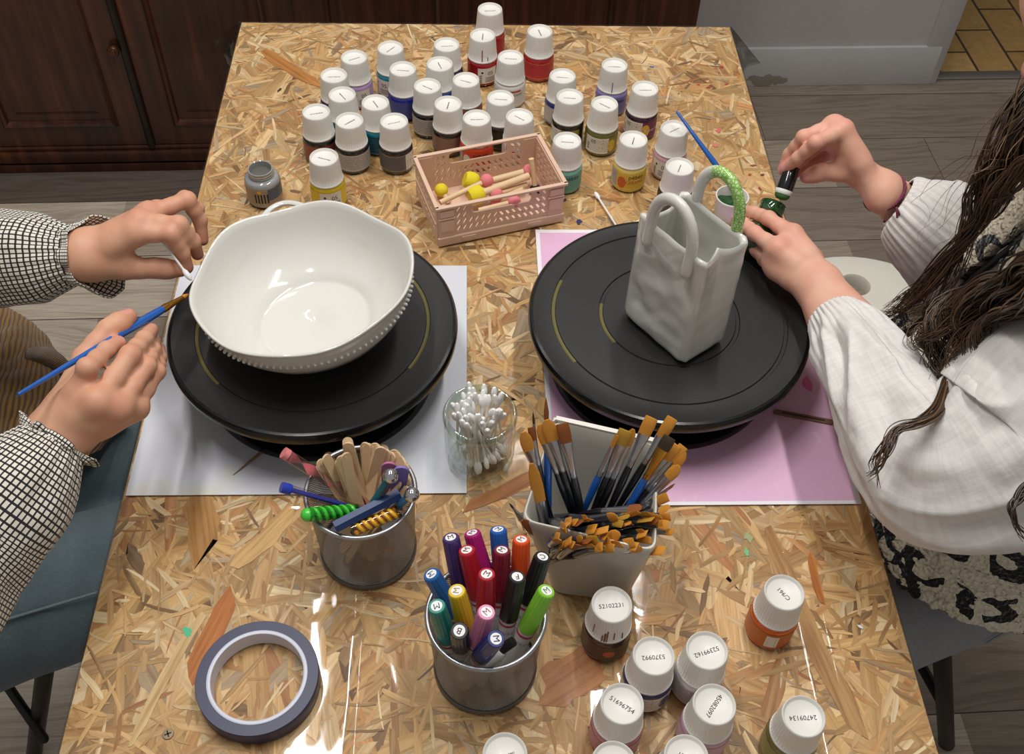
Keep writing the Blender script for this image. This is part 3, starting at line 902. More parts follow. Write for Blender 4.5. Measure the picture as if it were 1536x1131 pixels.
FRONT = [
 (918, 906, 'bronze brown paint bottle with brown drips, in front of the brush pot', (74, 50, 38), 'tint', dict(code='52102231', codeang=.08, extras=((84, 66, 50), (70, 50, 40), (50, 36, 28)), drip=((96, 52, 30), ((.0, .038, .050, .0009), (.1, .038, .054, .0006), (-.12, .038, .046, .0007), (.4, .042, .052, .0005), (-.6, .044, .056, .0005), (.8, .04, .048, .0005))))),
 (981, 983, 'navy blue paint bottle with a warning label among the near bottles', (30, 46, 92), 'warn', dict(code='5370992', codeang=3.2, extras=((214, 210, 206), (60, 70, 110), None), yaw=.3)),
 (1061, 975, 'milky white paint bottle right of the near navy blue one', (214, 212, 210), 'micro', dict(code='52399162', codeang=3.45, extras=(200, 198, 198))),
 (1177, 888, 'orange paint bottle standing alone near the right table edge', (214, 92, 22), 'dark', dict(code='C/961', codeang=2.2, extras=((176, 84, 30),))),
 (933.5, 1055, 'rose pink paint bottle coded 51696754 at the near table end', (188, 120, 136), 'dark', dict(code='51696754', codeang=-.62, extras=((184, 116, 130),))),
 (1072, 1056, 'lilac pink paint bottle coded 45082097 at the near table end', (196, 158, 186), 'dark', dict(code='45082097', codeang=4.05, extras=((200, 160, 184),))),
 (1206, 1074, 'olive green paint bottle coded 24709134 at the near right', (112, 106, 50), 'dark', dict(code='24709134', codeang=3.16, extras=((120, 112, 60),))),
 (757.5, 1131, 'paint bottle with a blank white cap in front of the marker cup', (200, 196, 190), 'dark', dict(codeang=.3, extras=((190, 186, 180),))),
 (921, 1144, 'paint bottle cut off at the picture edge below the rose pink one', (180, 120, 130), 'dark', dict(codeang=.4, extras=((180, 120, 130),))),
 (1030, 1134, 'paint bottle cut off at the picture edge below the lilac pink one', (190, 180, 170), 'dark', dict(code='45821', codeang=2.6, extras=((190, 180, 170),))),
]
for k, (px, py, lb, col, lab, kw) in enumerate(FRONT):
    b = paint_bottle(px, py, lb, col, lab, seed=k + 60, **kw)
    if px == 918:
        p = b.location; face = math.atan2(-p.y, -p.x); m_ = MB(); disc_on(m_, face + .30, .017, .0055, .0055); m_.build('colour_swatch', mat('sw_coral', (196, 84, 66), .4), b)
    if px == 1177:
        p = b.location; face = math.atan2(-p.y, -p.x); m_ = MB(); label_band(m_, face + .10, face + .62, .007, .026, .0219); w_ = m_.build('barcode_panel', PAPERW, b)
        m_ = MB(); bars(m_, face + .36, .0165, .014, .007, seed=4, vertical=True, r=.02195); m_.build('barcode', INK, w_, False)

# open grey bottle without its cap
p = at(388, 309); p = at(390, 252, .047 + SURF)
ob = thing('paint_bottle', 'open grey paint bottle without a cap behind the white bowl', 'paint bottle', (p.x, p.y, TZ + SURF)); face = math.atan2(-p.y, -p.x)
m_ = MB(); m_.lathe([(0, .001), (.0195, 0), (.0215, .002), (.0218, .0045), (.0218, .030), (.0212, .0335), (.0190, .0358), (.0160, .0365)], 40); m_.build('glass_jar', m_glasspaint('grey', (150, 150, 150)), ob)
m_ = MB(); m_.lathe([(.0160, .0362), (.0150, .0372), (.0150, .039), (.0156, .0396), (.0150, .0402), (.0150, .0420), (.0156, .0426), (.0150, .0432), (.0150, .0455), (.0153, .0465), (.0146, .0472), (.0136, .0466), (.0134, .040), (.0134, .036)], 40)
m_.build('threaded_neck', mat('greyglass', (160, 160, 154), .1, coat=.8), ob)
m_ = MB(); m_.lathe([(0, .0395), (.0134, .0395)], 32); m_.build('paint_surface', mat('grey_paint_wet', (96, 96, 92), .25), ob)
m_ = MB(); label_band(m_, face - 1.7, face + 1.7, .0045, .0295, .0219); L = m_.build('label', m_label('greytan', (166, 140, 118), None, (9, (96, 74, 60), .5)), ob)
m_ = MB(); label_band(m_, face + .15, face + 1.6, .012, .029, .02196); m_.build('blue_field', mat('slate_blue', (74, 88, 108), .4), L)
m_ = MB(); disc_on(m_, face - .32, .0262, .0026, .0024, .02198); m_.build('yellow_mark', mat('mark_yellow', (222, 176, 40), .4), L)
m_ = MB()
for k in range(5): label_band(m_, face - .62 + .17 * k, face - .53 + .17 * k, .009, .0225, .02198, 3)
m_.build('print', INK, L)

# cap lying upside down as a palette, with green paint in it, and the blue brush resting in it
p = at(1099, 293, .034 + SURF)
lid = thing('bottle_cap', 'upturned white bottle cap holding green paint by the table edge', 'cap', (p.x, p.y, TZ + SURF))
m_ = MB(); m_.lathe([(0, 0), (.0165, 0), (.0172, .0015), (.0199, .0306), (.0206, .0310), (.0207, .0322), (.0203, .0334), (.0192, .0334), (.0186, .0322), (.0162, .006), (0, .006)], 60); m_.build('shell', CAPW, lid)
m_ = MB(); m_.lathe([(0, .020), (.008, .0204), (.0178, .0215)], 24, fr=lambda a, i, r, z: (r, z + (.003 * math.sin(3 * a) if i == 2 else 0))); m_.build('green_paint', mat('wet_green', (34, 74, 40), .15, coat=.6, vary=(160, .7)), lid)
# ================================================================ papers, turntables, bowl, ceramic bag
def m_paper(name, border=None, base=(238, 238, 240), stains=()):
    t = NT(name); uv = t.attr('uvv'); co = t.coords(); c = lin(base)
    sep = t.n('ShaderNodeSeparateXYZ'); t.l(uv, 'Vector', sep, 0)
    if border:
        bc, b1, b2 = border
        n = t.noise(co, 9, 5, .65); n2 = t.noise(co, 30, 5, .7)
        pc = t.mix(n, lin(bc), lin(b1)); pc = t.mix(t.ramp(n2, [(.62, (0, 0, 0)), (.72, (255, 255, 255))]), pc, lin(b2))
        f = None
        for o, a, b in ((0, .016, .984), (1, .010, .986)):
            g = t.math('MULTIPLY', t.math('GREATER_THAN', sep.outputs[o], a), t.math('LESS_THAN', sep.outputs[o], b)); f = g if f is None else t.math('MULTIPLY', f, g)
        c = t.mix(f, c, pc)
    for sc, lo, col, k, sd in stains:
        n = t.noise(t.mapping(co, (1, 1, 1), (0, 0, 0), (sd, sd * 2, 0)), sc, 3, .5)
        c = t.mix(t.math('MULTIPLY', t.ramp(n, [(lo, (0, 0, 0)), (lo + .18, (255, 255, 255))]), k), c, lin(col))
    t.bsdf(c, .45 if border else .55, spec=.4)
    MATS[name] = t.m
    return t.m


def sheet(name, label, cat, x0, x1, y0, y1, m, rot=0.):
    cx, cy = (x0 + x1) / 2, (y0 + y1) / 2
    r = thing(name, label, cat, (cx, cy, TZ + SURF), (0, 0, rot)); n = 12; m_ = MB(); vs = []; uv = []
    w, h = x1 - x0, y1 - y0
    for j in range(n + 1):
        for i in range(n + 1):
            u, v = i / n, j / n; vs.append(((u - .5) * w, (v - .5) * h, .0004)); uv.append((u, v, 0))
    m_.add(vs, [(j * (n + 1) + i, j * (n + 1) + i + 1, (j + 1) * (n + 1) + i + 1, (j + 1) * (n + 1) + i) for j in range(n) for i in range(n)], uvv=uv)
    m_.add([(-w / 2, -h / 2, 0), (w / 2, -h / 2, 0), (w / 2, h / 2, 0), (-w / 2, h / 2, 0), (-w / 2, -h / 2, .0004), (w / 2, -h / 2, .0004), (w / 2, h / 2, .0004), (-w / 2, h / 2, .0004)],
           [(3, 2, 1, 0), (0, 1, 5, 4), (1, 2, 6, 5), (2, 3, 7, 6), (3, 0, 4, 7)])
    m_.build('sheet', m, r, False)
    return r


a, b, c_ = at(700, 741), at(708, 400), at(190, 740)
sheet('paper_sheet', 'white paper sheet with faint paint stains under the bowl turntable', 'paper', -.3398, a.x, a.y, b.y,
      m_paper('white_paper', None, (214, 215, 222), ((11, .58, (222, 208, 150), .7, 3.1), (8, .6, (190, 192, 214), .6, 8.4), (20, .68, (196, 180, 190), .5, 1.7))))
a, b = at(1292, 757), at(803, 346)
pk = sheet('paper_sheet', 'pink painted sheet with a white border under the right turntable', 'paper', b.x, a.x, a.y, b.y,
      m_paper('pink_paper', ((230, 190, 218), (222, 172, 204), (240, 206, 226)), (236, 234, 238)))
p = at(1210, 577); m_ = MB(); pts = []
for k in range(16):
    q = 2 * PI * k / 16; rr = .007 * (1 + .5 * mnoise.noise(Vector((math.cos(q), math.sin(q), 3)))); pts.append((rr * .8 * math.cos(q), rr * 1.5 * math.sin(q)))
m_.poly(pts, .0002, Matrix.Translation((p.x, p.y, TZ + SURF + .0004))); m_.build('magenta_stain', mat('magenta_stain', (226, 92, 160), .4, vary=(300, .15)), pk, False, world=True)

BLK = mat('black_plastic', (30, 30, 30), .46, spec=.45, bump=(900, .12))
BLKS = mat('black_gloss', (14, 14, 14), .18, spec=.5)
OLIVE = mat('olive_residue', (96, 88, 36), .55)
CER = mat('white_glaze', (218, 216, 209), .10, coat=.6, spec=.5)
PT = .074        # plate height


def turntable(label, cx, cy, R, grooves, olive):
    r = thing('turntable', label, 'turntable', (cx, cy, TZ + SURF + .0004))
    prof = [(0, PT), ]
    for g in sorted(grooves):
        prof += [(g - .0024, PT), (g - .0016, PT - .0014), (g + .0016, PT - .0014), (g + .0024, PT)]
    prof += [(R - .006, PT), (R - .0045, PT + .0006), (R - .002, PT + .0002), (R - .0005, PT - .002), (R, PT - .005), (R - .0003, PT - .010), (R - .002, PT - .0135), (R - .006, PT - .015), (R - .010, PT - .0145), (R - .03, PT - .012), (.03, PT - .012), (.026, PT - .016), (0, PT - .016)]
    m_ = MB(); m_.lathe(prof, 128); pl = m_.build('plate', BLK, r)
    for g, a0, a1 in olive:
        m_ = MB(); m_.lathe([(g - .0018, PT - .0009), (g - .001, PT - .0012), (g + .0012, PT - .0012), (g + .0018, PT - .0009)], 48, a0=a0, a1=a1); m_.build('paint_residue', OLIVE, pl)
    m_ = MB(); m_.lathe([(R - .0046, PT + .0008), (R - .0018, PT + .0004), (R + .0001, PT - .002), (R + .0005, PT - .006), (R + .0002, PT - .010)], 128); m_.build('rim_band', BLKS, pl)
    m_ = MB(); m_.lathe([(.026, PT - .0165), (.028, PT - .022), (.034, .030), (.045, .026), (.050, .022)], 48); m_.build('neck', BLKS, r)
    m_ = MB(); m_.lathe([(0, .024), (.05, .023), (.100, .0145), (.117, .0105), (.1225, .008), (.1235, .004), (.1225, 0), (.115, 0), (0, .001)], 96); m_.build('base', BLKS, r)
    return r


turntable('black turntable carrying the white bowl', -.1630, .7470, .1480, [.118], [(.118, -.55, .75), (.118, 2.75, 3.9)])
turntable('black turntable carrying the white ceramic bag', .2075, .7580, .1480, [.072, .122], [(.072, 2.9, 3.7), (.122, 2.7, 3.7)])

# --- the scalloped bowl, tipped a little towards the left hand
BH = .072
bowl = thing('bowl', 'white glazed ceramic bowl with a wavy rim and beaded edge', 'bowl', (-.158, .737, TZ + SURF + PT + .0065), (math.radians(-1.2), math.radians(-4.8), 0))


def scal(a): return 1 + .011 * math.cos(6 * (a - .35)) + .008 * math.cos(3 * a + .5)
def scz(a): return .0028 * math.cos(6 * (a - .35)) + .002 * math.cos(2 * a + 1)


BR = .1085
outer = [(0, .002), (.046, .002), (.050, 0), (.054, .001), (.0555, .004), (.070, .011), (.087, .024), (.0985, .040), (.1045, .055), (.1066, BH - .006), (BR - .001, BH - .002), (BR, BH), (BR - .0015, BH + .0012), (BR - .0035, BH)]
inner = [(.1032, BH - .006), (.1005, .054), (.0940, .039), (.082, .025), (.067, .0155), (.058, .0108), (.0565, .0088), (.053, .0078), (.03, .0072), (.006, .0071), (.004, .0062), (0, .006)]
prof = outer + inner


def bowl_fr(a, i, r, z):
    k = max(0, (z - .03) / (BH - .03)) ** 1.5 if r > .075 else 0
    return r * (1 + (scal(a) - 1) * k), z + scz(a) * k


m_ = MB(); m_.lathe(prof, 144, fr=bowl_fr); m_.build('bowl_body', CER, bowl, angle=180)
m_ = MB()
for k in range(104):
    a = 2 * PI * k / 104; r_, z_ = bowl_fr(a, 0, .1046, .0535)
    m_.ball(.0018, Matrix.Translation((r_ * math.cos(a), r_ * math.sin(a), z_)), 8, 6)
m_.build('beaded_trim', CER, bowl)
m_ = MB(); pts = []
for k in range(13):
    q = k / 12; a = PI / 2 + .30 + (q - .5) * .42; r_, z_ = bowl_fr(a, 0, BR, BH - .004); r_ += .015 * math.sin(PI * q) - .0008
    pts.append((r_ * math.cos(a), r_ * math.sin(a), z_))
m_.tube(pts, .0036, 10, flat=(.7, 1), roundcap=False); m_.build('handle', CER, bowl)

# --- ceramic shopping bag
bag = thing('ceramic_bag', 'white glazed ceramic shopping bag ornament with two loop handles', 'ceramic bag', (.2078, .7370, TZ + SURF + .0004 + PT + .0004), (0, 0, math.radians(-53.8)))
BW, BD, BHH = .0925, .060, .143


def bag_section(z, inset=0.0):
    """outline of the bag at height z: front/back faces dimpled, side panels folded inwards (gusset)."""
    pts = []; w, d = BW / 2 - inset, BD / 2 - inset; N = 22; M2 = 16; r = .006
    tz = z / BHH
    gus = .010 * max(0, tz - .18) / .82
    for i in range(N + 1):      # front (-y) from -x to +x
        u = -1 + 2 * i / N; x = u * (w - r * .5); dm = mnoise.noise(Vector((x * 42, z * 42, 1.5))) * .0042 + mnoise.noise(Vector((x * 90, z * 80, 7))) * .0012
        e = (1 - abs(u) ** 6) * min(1, tz * 5 + .1) * (1 - .6 * tz ** 4)
        pts.append((x, -d + dm * e + (.0022 if abs(u) == 1 else 0)))
    for i in range(1, M2):
        v = -1 + 2 * i / M2; y = v * d; g = gus * (1 - abs(v)) ** 1.0
        pts.append((w - g + .0008 * mnoise.noise(Vector((y * 60, z * 60, 4))), y))
    for i in range(N + 1):
        u = 1 - 2 * i / N; x = u * (w - r * .5); dm = mnoise.noise(Vector((x * 42, z * 42, 21.5))) * .004
        e = (1 - abs(u) ** 6) * min(1, tz * 5 + .1) * (1 - .6 * tz ** 4)
        pts.append((x, d - dm * e - (.0022 if abs(u) == 1 else 0)))
    for i in range(1, M2):
        v = 1 - 2 * i / M2; y = v * d; g = gus * (1 - abs(v)) ** 1.0
        pts.append((-w + g, y))
    return pts


def bag_top(x, y):
    """rim height varies: side panels dip in a V at the gusset fold, front rim sags a little."""
    ex = max(0, (abs(x) - (BW / 2 - .013)) / .013)
    v = (1 - min(1, abs(y) / (BD / 2))) * ex
    return -.022 * min(1, v * 1.15) - .003 * (1 - (x / (BW / 2)) ** 2)


NS = 34
rings = []
for k in range(NS + 1):
    z = BHH * k / NS; ring = []
    for x, y in bag_section(z):
        s = min(1, (.86 + .14 * (k / 2)) if k < 2 else 1); t_ = bag_top(x, y) * (k / NS) ** 3
        ring.append((x * (s if k < 2 else 1), y * (s if k < 2 else 1), z + t_))
    rings.append(ring)
ir = []
for k in range(NS, 1, -1):
    z = BHH * k / NS; ring = []
    for x, y in bag_section(z, .0048):
        ring.append((x, y, z + bag_top(x * 1.1, y * 1.1) * (k / NS) ** 3 - (.0002 if k == NS else 0)))
    ir.append(ring)
mid = []
for (x, y, z), (x2, y2, z2) in zip(rings[-1], ir[0]): mid.append(((x + x2) / 2, (y + y2) / 2, (z + z2) / 2 + .0021))
allr = rings + [mid] + ir; n = len(rings[0]); m_ = MB()
vs = [p for r_ in allr for p in r_]
fs = [(i * n + j, i * n + (j + 1) % n, (i + 1) * n + (j + 1) % n, (i + 1) * n + j) for i in range(len(allr) - 1) for j in range(n)]
fs.append(tuple(reversed(range(n)))); o_ = (len(allr) - 1) * n; fs.append(tuple(range(o_, o_ + n)))
m_.add(vs, fs); m_.build('bag_body', CER, bag, angle=75)
def m_green_paint():
    t = NT('handle_glaze_green'); co = t.coords(); sep = t.n('ShaderNodeSeparateXYZ'); t.t.links.new(co, sep.inputs[0])
    v = t.voro(t.mapping(co, (1, 1, 1)), 330, 'DISTANCE_TO_EDGE', 'Distance')
    ln = t.ramp(v, [(.02, (104, 168, 60)), (.12, (166, 206, 110)), (.3, (206, 226, 172))])
    nz = t.math('ADD', sep.outputs[0], t.math('MULTIPLY', t.noise(co, 120, 3), .010))
    edge = t.n('ShaderNodeMapRange'); t.t.links.new(nz, edge.inputs[0]); edge.inputs[1].default_value = -.013; edge.inputs[2].default_value = -.004
    c = t.mix(edge.outputs[0], lin((232, 230, 224)), ln)
    t.bsdf(c, .12, coat=.6); return t.m


for sy, m0, ap in ((-1, CER, 0), (1, m_green_paint(), .003)):
    pts = []; hw = .0265
    y0 = sy * (BD / 2 - .0015)
    for k in range(31):
        q = k / 30
        if q < .25: x, z = -hw, -.022 + .028 * q / .25
        elif q > .75: x, z = hw, -.022 + .028 * (1 - q) / .25
        else:
            a = PI - PI * (q - .25) / .5; x, z = hw * math.cos(a), .006 + .037 * math.sin(a)
        pts.append((x, y0 + sy * (.0012 + .0022 * max(0, -z / .03)), BHH + z + ap))
    m_ = MB(); m_.tube(pts, .0074, 14, flat=(.82, .66), up=(0, 1, 0) if False else (1, 0, 0)); m_.build('handle', m0, bag, angle=180)
# loose sticks on the papers
def flat_stick(name, label, cat, p, q, w, h, m, z=SURF + .0005):
    A, B = at(*p, z), at(*q, z); d = B - A; r = thing(name, label, cat, ((A.x + B.x) / 2, (A.y + B.y) / 2, TZ + z), (0, 0, math.atan2(d.y, d.x)))
    m_ = MB(); L = d.length; k = 8
    pts = [(L / 2 - w / 2 + w / 2 * math.cos(-PI / 2 + PI * i / k), w / 2 * math.sin(-PI / 2 + PI * i / k)) for i in range(k + 1)] + [(-L / 2 + w / 2 + w / 2 * math.cos(PI / 2 + PI * i / k), w / 2 * math.sin(PI / 2 + PI * i / k)) for i in range(k + 1)]
    m_.poly(pts, h); m_.build('stick', m, r, False); return r


A, B = at(350, 713, SURF + .0005), at(425, 655, SURF + .0005)
tp = thing('wooden_skewer', 'thin brown pointed wooden stick lying half under the bowl turntable', 'stick', (A.x, A.y, TZ + SURF + .0024), (0, 0, math.atan2(B.y - A.y, B.x - A.x)))
m_ = MB(); m_.tube([(0, 0, -.0012), (.02, 0, -.0003), (.045, 0, 0), (.055, 0, 0)], [.0003, .0012, .0018, .0018], 8); m_.build('stick', mat('skewer_wood', (142, 104, 70), .6, vary=(200, .2)), tp)
s_ = flat_stick('stirring_stick', 'dark grooved wooden stick on the pink sheet', 'stick', (1160, 618), (1250, 635), .0065, .002, mat('dark_stick', (120, 92, 70), .6, vary=(150, .25)))
m_ = MB(); m_.box(.045, .0018, .0003, Matrix.Translation((0, 0, .0019))); m_.build('groove', mat('groove_dark', (52, 38, 30), .7), s_)
# ================================================================ crate with sponge daubers
PINKP = mat('dusty_pink_plastic', (220, 186, 162), .45, spec=.4)
ca_, cb_, cc_, cd_ = at(653, 316, .060), at(848, 277, .060), at(812, 201, .060), at(621, 235, .060)
cc = (ca_ + cb_ + cc_ + cd_) / 4; cang = math.atan2((cb_ - ca_).y, (cb_ - ca_).x)
crate = thing('storage_crate', 'small dusty pink plastic crate with slotted sides and hand slots', 'crate', (cc.x, cc.y, TZ + SURF), (0, 0, cang))
CW, CD, CHH = .161, .1015, .0605


def holed(mb, W, H, holes, th, M):
    """Panel W x H in local XZ with polygonal through-holes, thickness th along +y."""
    bm = bmesh.new()
    def loop(pts):
        v = [bm.verts.new((x, 0, z)) for x, z in pts]; return [bm.edges.new((v[i], v[(i + 1) % len(v)])) for i in range(len(v))]
    es = loop([(-W / 2, 0), (W / 2, 0), (W / 2, H), (-W / 2, H)])
    for h in holes: es += loop(h)
    bmesh.ops.triangle_fill(bm, use_beauty=True, use_dissolve=False, edges=es)
    ex = bmesh.ops.extrude_face_region(bm, geom=bm.faces[:])
    bmesh.ops.translate(bm, vec=(0, th, 0), verts=[g for g in ex['geom'] if isinstance(g, bmesh.types.BMVert)])
    bmesh.ops.recalc_face_normals(bm, faces=bm.faces[:]); bm.verts.index_update()
    mb.add([v.co.copy() for v in bm.verts], [tuple(v.index for v in f.verts) for f in bm.faces], M); bm.free()


def slots(W, dirn, handle):
    out = []
    for row, z in enumerate((.0175, .0275, .0375, .0475)):
        nc = 15
        for k in range(nc):
            x = -W / 2 + W * (k + .5) / nc
            if handle and z > .03 and abs(x) < .040: continue
            s = (1 if x < 0 else -1) * .0022
            out.append([(x - .0016 + s, z + .0036), (x + .0016 + s, z + .0036), (x + .0016 - s, z - .0036), (x - .0016 - s, z - .0036)][::-1])
    if handle:
        h = [];
        for cx, a in ((.033, -PI / 2), (.033, 0), (-.033, PI / 2), (-.033, PI)):
            zc = .0455 + (-.0035 if a in (-PI / 2, PI) else .0035)
            h += [(cx + .0045 * math.cos(a + PI / 2 * i / 4), zc + .0045 * math.sin(a + PI / 2 * i / 4)) for i in range(5)]
        out.append(h)
    return out


for sy in (-1, 1):
    m_ = MB(); M = Matrix.Translation((0, sy * (CD / 2 - .003) - .001, .004))
    holed(m_, CW - .040, .0535, slots(CW - .046, 1, True), .0022, M)
    for sx in (-1, 1):
        m_.box(.020, .0035, .0535, Matrix.Translation((sx * (CW / 2 - .0115), sy * (CD / 2 - .0025), .004)), bev=.0006)
        m_.box(.017, .0016, .017, Matrix.Translation((sx * (CW / 2 - .012), sy * (CD / 2 - .0003), .022)), bev=.0006)
        m_.box(.017, .0016, .010, Matrix.Translation((sx * (CW / 2 - .012), sy * (CD / 2 - .0003), .044)), bev=.0006)
        m_.box(.021, .0028, .0022, Matrix.Translation((sx * (CW / 2 - .012), sy * (CD / 2 - .0006), .0405)), bev=.0006)
    m_.build('long_side', PINKP, crate, False)
    m_ = MB(); m_.box(CW, .0035, .0125, Matrix.Translation((0, sy * (CD / 2 - .0010), .0005)), bev=.0008)
    for x in (-.042, .042): m_.box(.018, .0016, .006, Matrix.Translation((x, sy * (CD / 2 + .0008), .004)), bev=.0006)
    m_.build('base_rail', PINKP, crate, False)
for sx in (-1, 1):
    m_ = MB(); M = Matrix.Translation((sx * (CW / 2 - .002), 0, .004)) @ Matrix.Rotation(PI / 2, 4, 'Z')
    hl = [[(y - .004, z - .0018), (y + .004, z - .0018), (y + .004, z + .0018), (y - .004, z + .0018)] for y in (-.034, -.0225, -.011, 0.0005, .012, .0235, .035) for z in (.016, .026, .036, .046)]
    holed(m_, CD - .006, .0535, hl, .0022, M); m_.box(.0016, CD - .012, .0016, Matrix.Translation((sx * (CW / 2 + .0006), 0, .030)))
    m_.build('short_side', PINKP, crate, False)
m_ = MB(); m_.box(CW - .006, CD - .006, .003, Matrix.Translation((0, 0, .0012))); m_.build('bottom', PINKP, crate, False)
m_ = MB()
for sy in (-1, 1): m_.box(CW + .004, .0052, .0034, Matrix.Translation((0, sy * (CD / 2 - .0012), CHH - .0034)), bev=.0009)
for sx in (-1, 1): m_.box(.0052, CD, .0034, Matrix.Translation((sx * (CW / 2 - .0006), 0, CHH - .0034)), bev=.0009)
m_.build('rim', PINKP, crate, False)

BEECH = mat('beech_stick', (222, 192, 150), .6, vary=(90, .12))
FOAMY = mat('foam_yellow', (226, 208, 40), .9, bump=(700, .5)); FOAMP = mat('foam_pink', (226, 128, 132), .9, bump=(700, .5)); FOAMK = mat('foam_black', (30, 30, 32), .9)


def dauber(label, hp, hz, tp, tz, hr, fm, ball=True, sr=.0034, group=None):
    A, B = at(*hp, hz), at(*tp, tz); d = (B - A).normalized()
    r = thing('sponge_dauber', label, 'sponge dauber', A); r.rotation_euler = frame(Vector(), d).to_euler(); L = (B - A).length
    m_ = MB(); m_.tube([(0, 0, hr * .5), (0, 0, L * .5), (0, 0, L)], sr, 12, roundcap=False); m_.build('stick', BEECH, r)
    m_ = MB()
    if ball: m_.ball(hr, None, 18, 12)
    else: m_.lathe([(0, -hr * .75), (hr * .75, -hr * .72), (hr * .95, -hr * .4), (hr, hr * .2), (hr * .92, hr * .6), (hr * .7, hr * .8), (0, hr * .8)], 20)
    m_.build('foam_head', fm, r)
    return r


dauber('small yellow ball sponge dauber alone in the left end of the crate', (662, 285), .019, (674, 304), .010, .0085, FOAMY)
dauber('large yellow sponge dauber at the back left of the crate', (706, 271), .026, (745, 283), .012, .0115, FOAMY, False)
dauber('pink ball sponge dauber whose stick points to the left front crate corner', (730, 271), .036, (660, 304), .030, .0085, FOAMP)
dauber('bright yellow sponge dauber in the middle of the crate with a thick stick', (714, 293), .028, (793, 264), .033, .0120, FOAMY, False, .0048)
dauber('pink sponge dauber beside the bright yellow one, behind the front crate wall', (744, 291), .024, (790, 277), .022, .0088, FOAMP)
dauber('pink ball sponge dauber at the right end of the crate', (794, 256), .031, (738, 271), .021, .0085, FOAMP, True, .0045)
dauber('pink sponge dauber showing through the front hand slot of the crate', (771, 303), .040, (718, 316), .036, .0082, FOAMP)
dauber('sponge dauber with a dark foam head leaning on the right crate wall', (803, 284), .012, (797, 238), .052, .0070, FOAMK)
dauber('sponge dauber with a pale stick end lying by the dark foam head', (745, 302), .012, (786, 285), .030, .0080, FOAMP, True, .0046)

# ================================================================ cotton swabs and their jar
COTTON = mat('cotton', (240, 239, 236), .95, bump=(900, .3), sheen=.3); SWST = mat('swab_stick', (236, 234, 228), .6)


def swab_meshes():
    m_ = MB(); m_.tube([(0, 0, -.037), (0, 0, 0), (0, 0, .037)], .0013, 6, False); a = m_.mesh('stick', SWST)
    m_ = MB(); m_.lathe([(0, -.0065), (.0013, -.0060), (.0025, -.0035), (.0030, 0), (.0026, .004), (.0012, .0072), (.0010, .0080)], 10); b = m_.mesh('cotton_tip', COTTON)
    return a, b


SW_A, SW_B = swab_meshes()


def swab(label, A, B, group=None):
    d = (B - A).normalized(); r = thing('cotton_swab', label, 'cotton swab', (A + B) / 2, group=group); r.rotation_euler = frame(Vector(), d).to_euler()
    obj('stick', SW_A, r); o = obj('cotton_tip', SW_B, r); o.location = (0, 0, -.034); o2 = obj('cotton_tip', SW_B, r); o2.location = (0, 0, .034); o2.rotation_euler = (PI, 0, 0)
    return r


A = at(894, 291, SURF + .0026); B = at(921, 333, SURF + .0026); swab('cotton swab lying on the table between the crate and the ceramic bag', A, A + (B - A).normalized() * .074)
CLEAR = clear_mat('jar_glass', (249, 252, 250), .02, 1.5, None, .02)
CLEAR2 = clear_mat('jar_rim_glass', (232, 242, 236), .02, 1.5, None, .10)
jc = Vector((.0078, .6270, TZ + SURF)); jar = thing('glass_jar', 'clear glass yoghurt jar filled with cotton swabs', 'jar', jc)
m_ = MB(); m_.lathe([(0, .0005), (.027, 0), (.0315, .0015), (.0335, .005), (.0345, .014), (.0352, .040), (.0352, .055), (.0345, .061), (.0335, .0645)], 64)
m_.lathe([(.0305, .0645), (.0318, .055), (.0322, .040), (.0316, .016), (.029, .008), (.02, .0065), (0, .0065)], 64)
m_.build('body', CLEAR, jar, angle=180)
m_ = MB(); m_.lathe([(.0335, .0645), (.0352, .0665), (.0362, .070), (.0362, .0735), (.0350, .0765), (.0335, .0775), (.0318, .0765), (.0310, .072), (.0306, .0645)], 64); m_.build('rim', CLEAR2, jar, angle=180)
rj = random.Random(4)
for k in range(62):
    a = rj.uniform(0, 2 * PI); rb = rj.uniform(.004, .026); b0 = Vector((jc.x + rb * math.cos(a), jc.y + rb * math.sin(a), TZ + SURF + .013 + rj.uniform(0, .003)))
    a2 = a + PI + rj.uniform(-.9, .9) if rj.random() < .7 else a + rj.uniform(-.5, .5); rt = rj.uniform(.012, .0275)
    t0 = Vector((jc.x + rt * math.cos(a2), jc.y + rt * math.sin(a2), b0.z + .070)); d = (t0 - b0).normalized()
    swab('cotton swab standing in the clear glass jar', b0, b0 + d * .074, 'cotton swabs in the jar')

# ================================================================ wire mesh cups
def m_mesh():
    t = NT('wire_mesh'); uv = t.attr('uvv'); sep = t.n('ShaderNodeSeparateXYZ'); t.l(uv, 'Vector', sep, 0)
    u = t.math('MULTIPLY', sep.outputs[0], 110.); v = t.math('MULTIPLY', sep.outputs[2], 110 / .30)
    a = t.math('ABSOLUTE', t.math('SUBTRACT', t.math('FRACT', t.math('ADD', u, v)), .5)); b = t.math('ABSOLUTE', t.math('SUBTRACT', t.math('FRACT', t.math('SUBTRACT', u, v)), .5))
    w = t.math('GREATER_THAN', t.math('MAXIMUM', a, b), .262)
    p = t.n('ShaderNodeBsdfPrincipled'); p.inputs['Base Color'].default_value = lin((132, 131, 130)); p.inputs['Metallic'].default_value = .6; p.inputs['Roughness'].default_value = .4
    tr = t.n('ShaderNodeBsdfTransparent'); mx = t.n('ShaderNodeMixShader'); t.t.links.new(w, mx.inputs[0]); t.l(tr, 0, mx, 1); t.l(p, 0, mx, 2); t.l(mx, 0, t.out, 0)
    return t.m


WIRE = m_mesh(); STEEL = mat('silver_paint', (168, 168, 170), .3, .8)


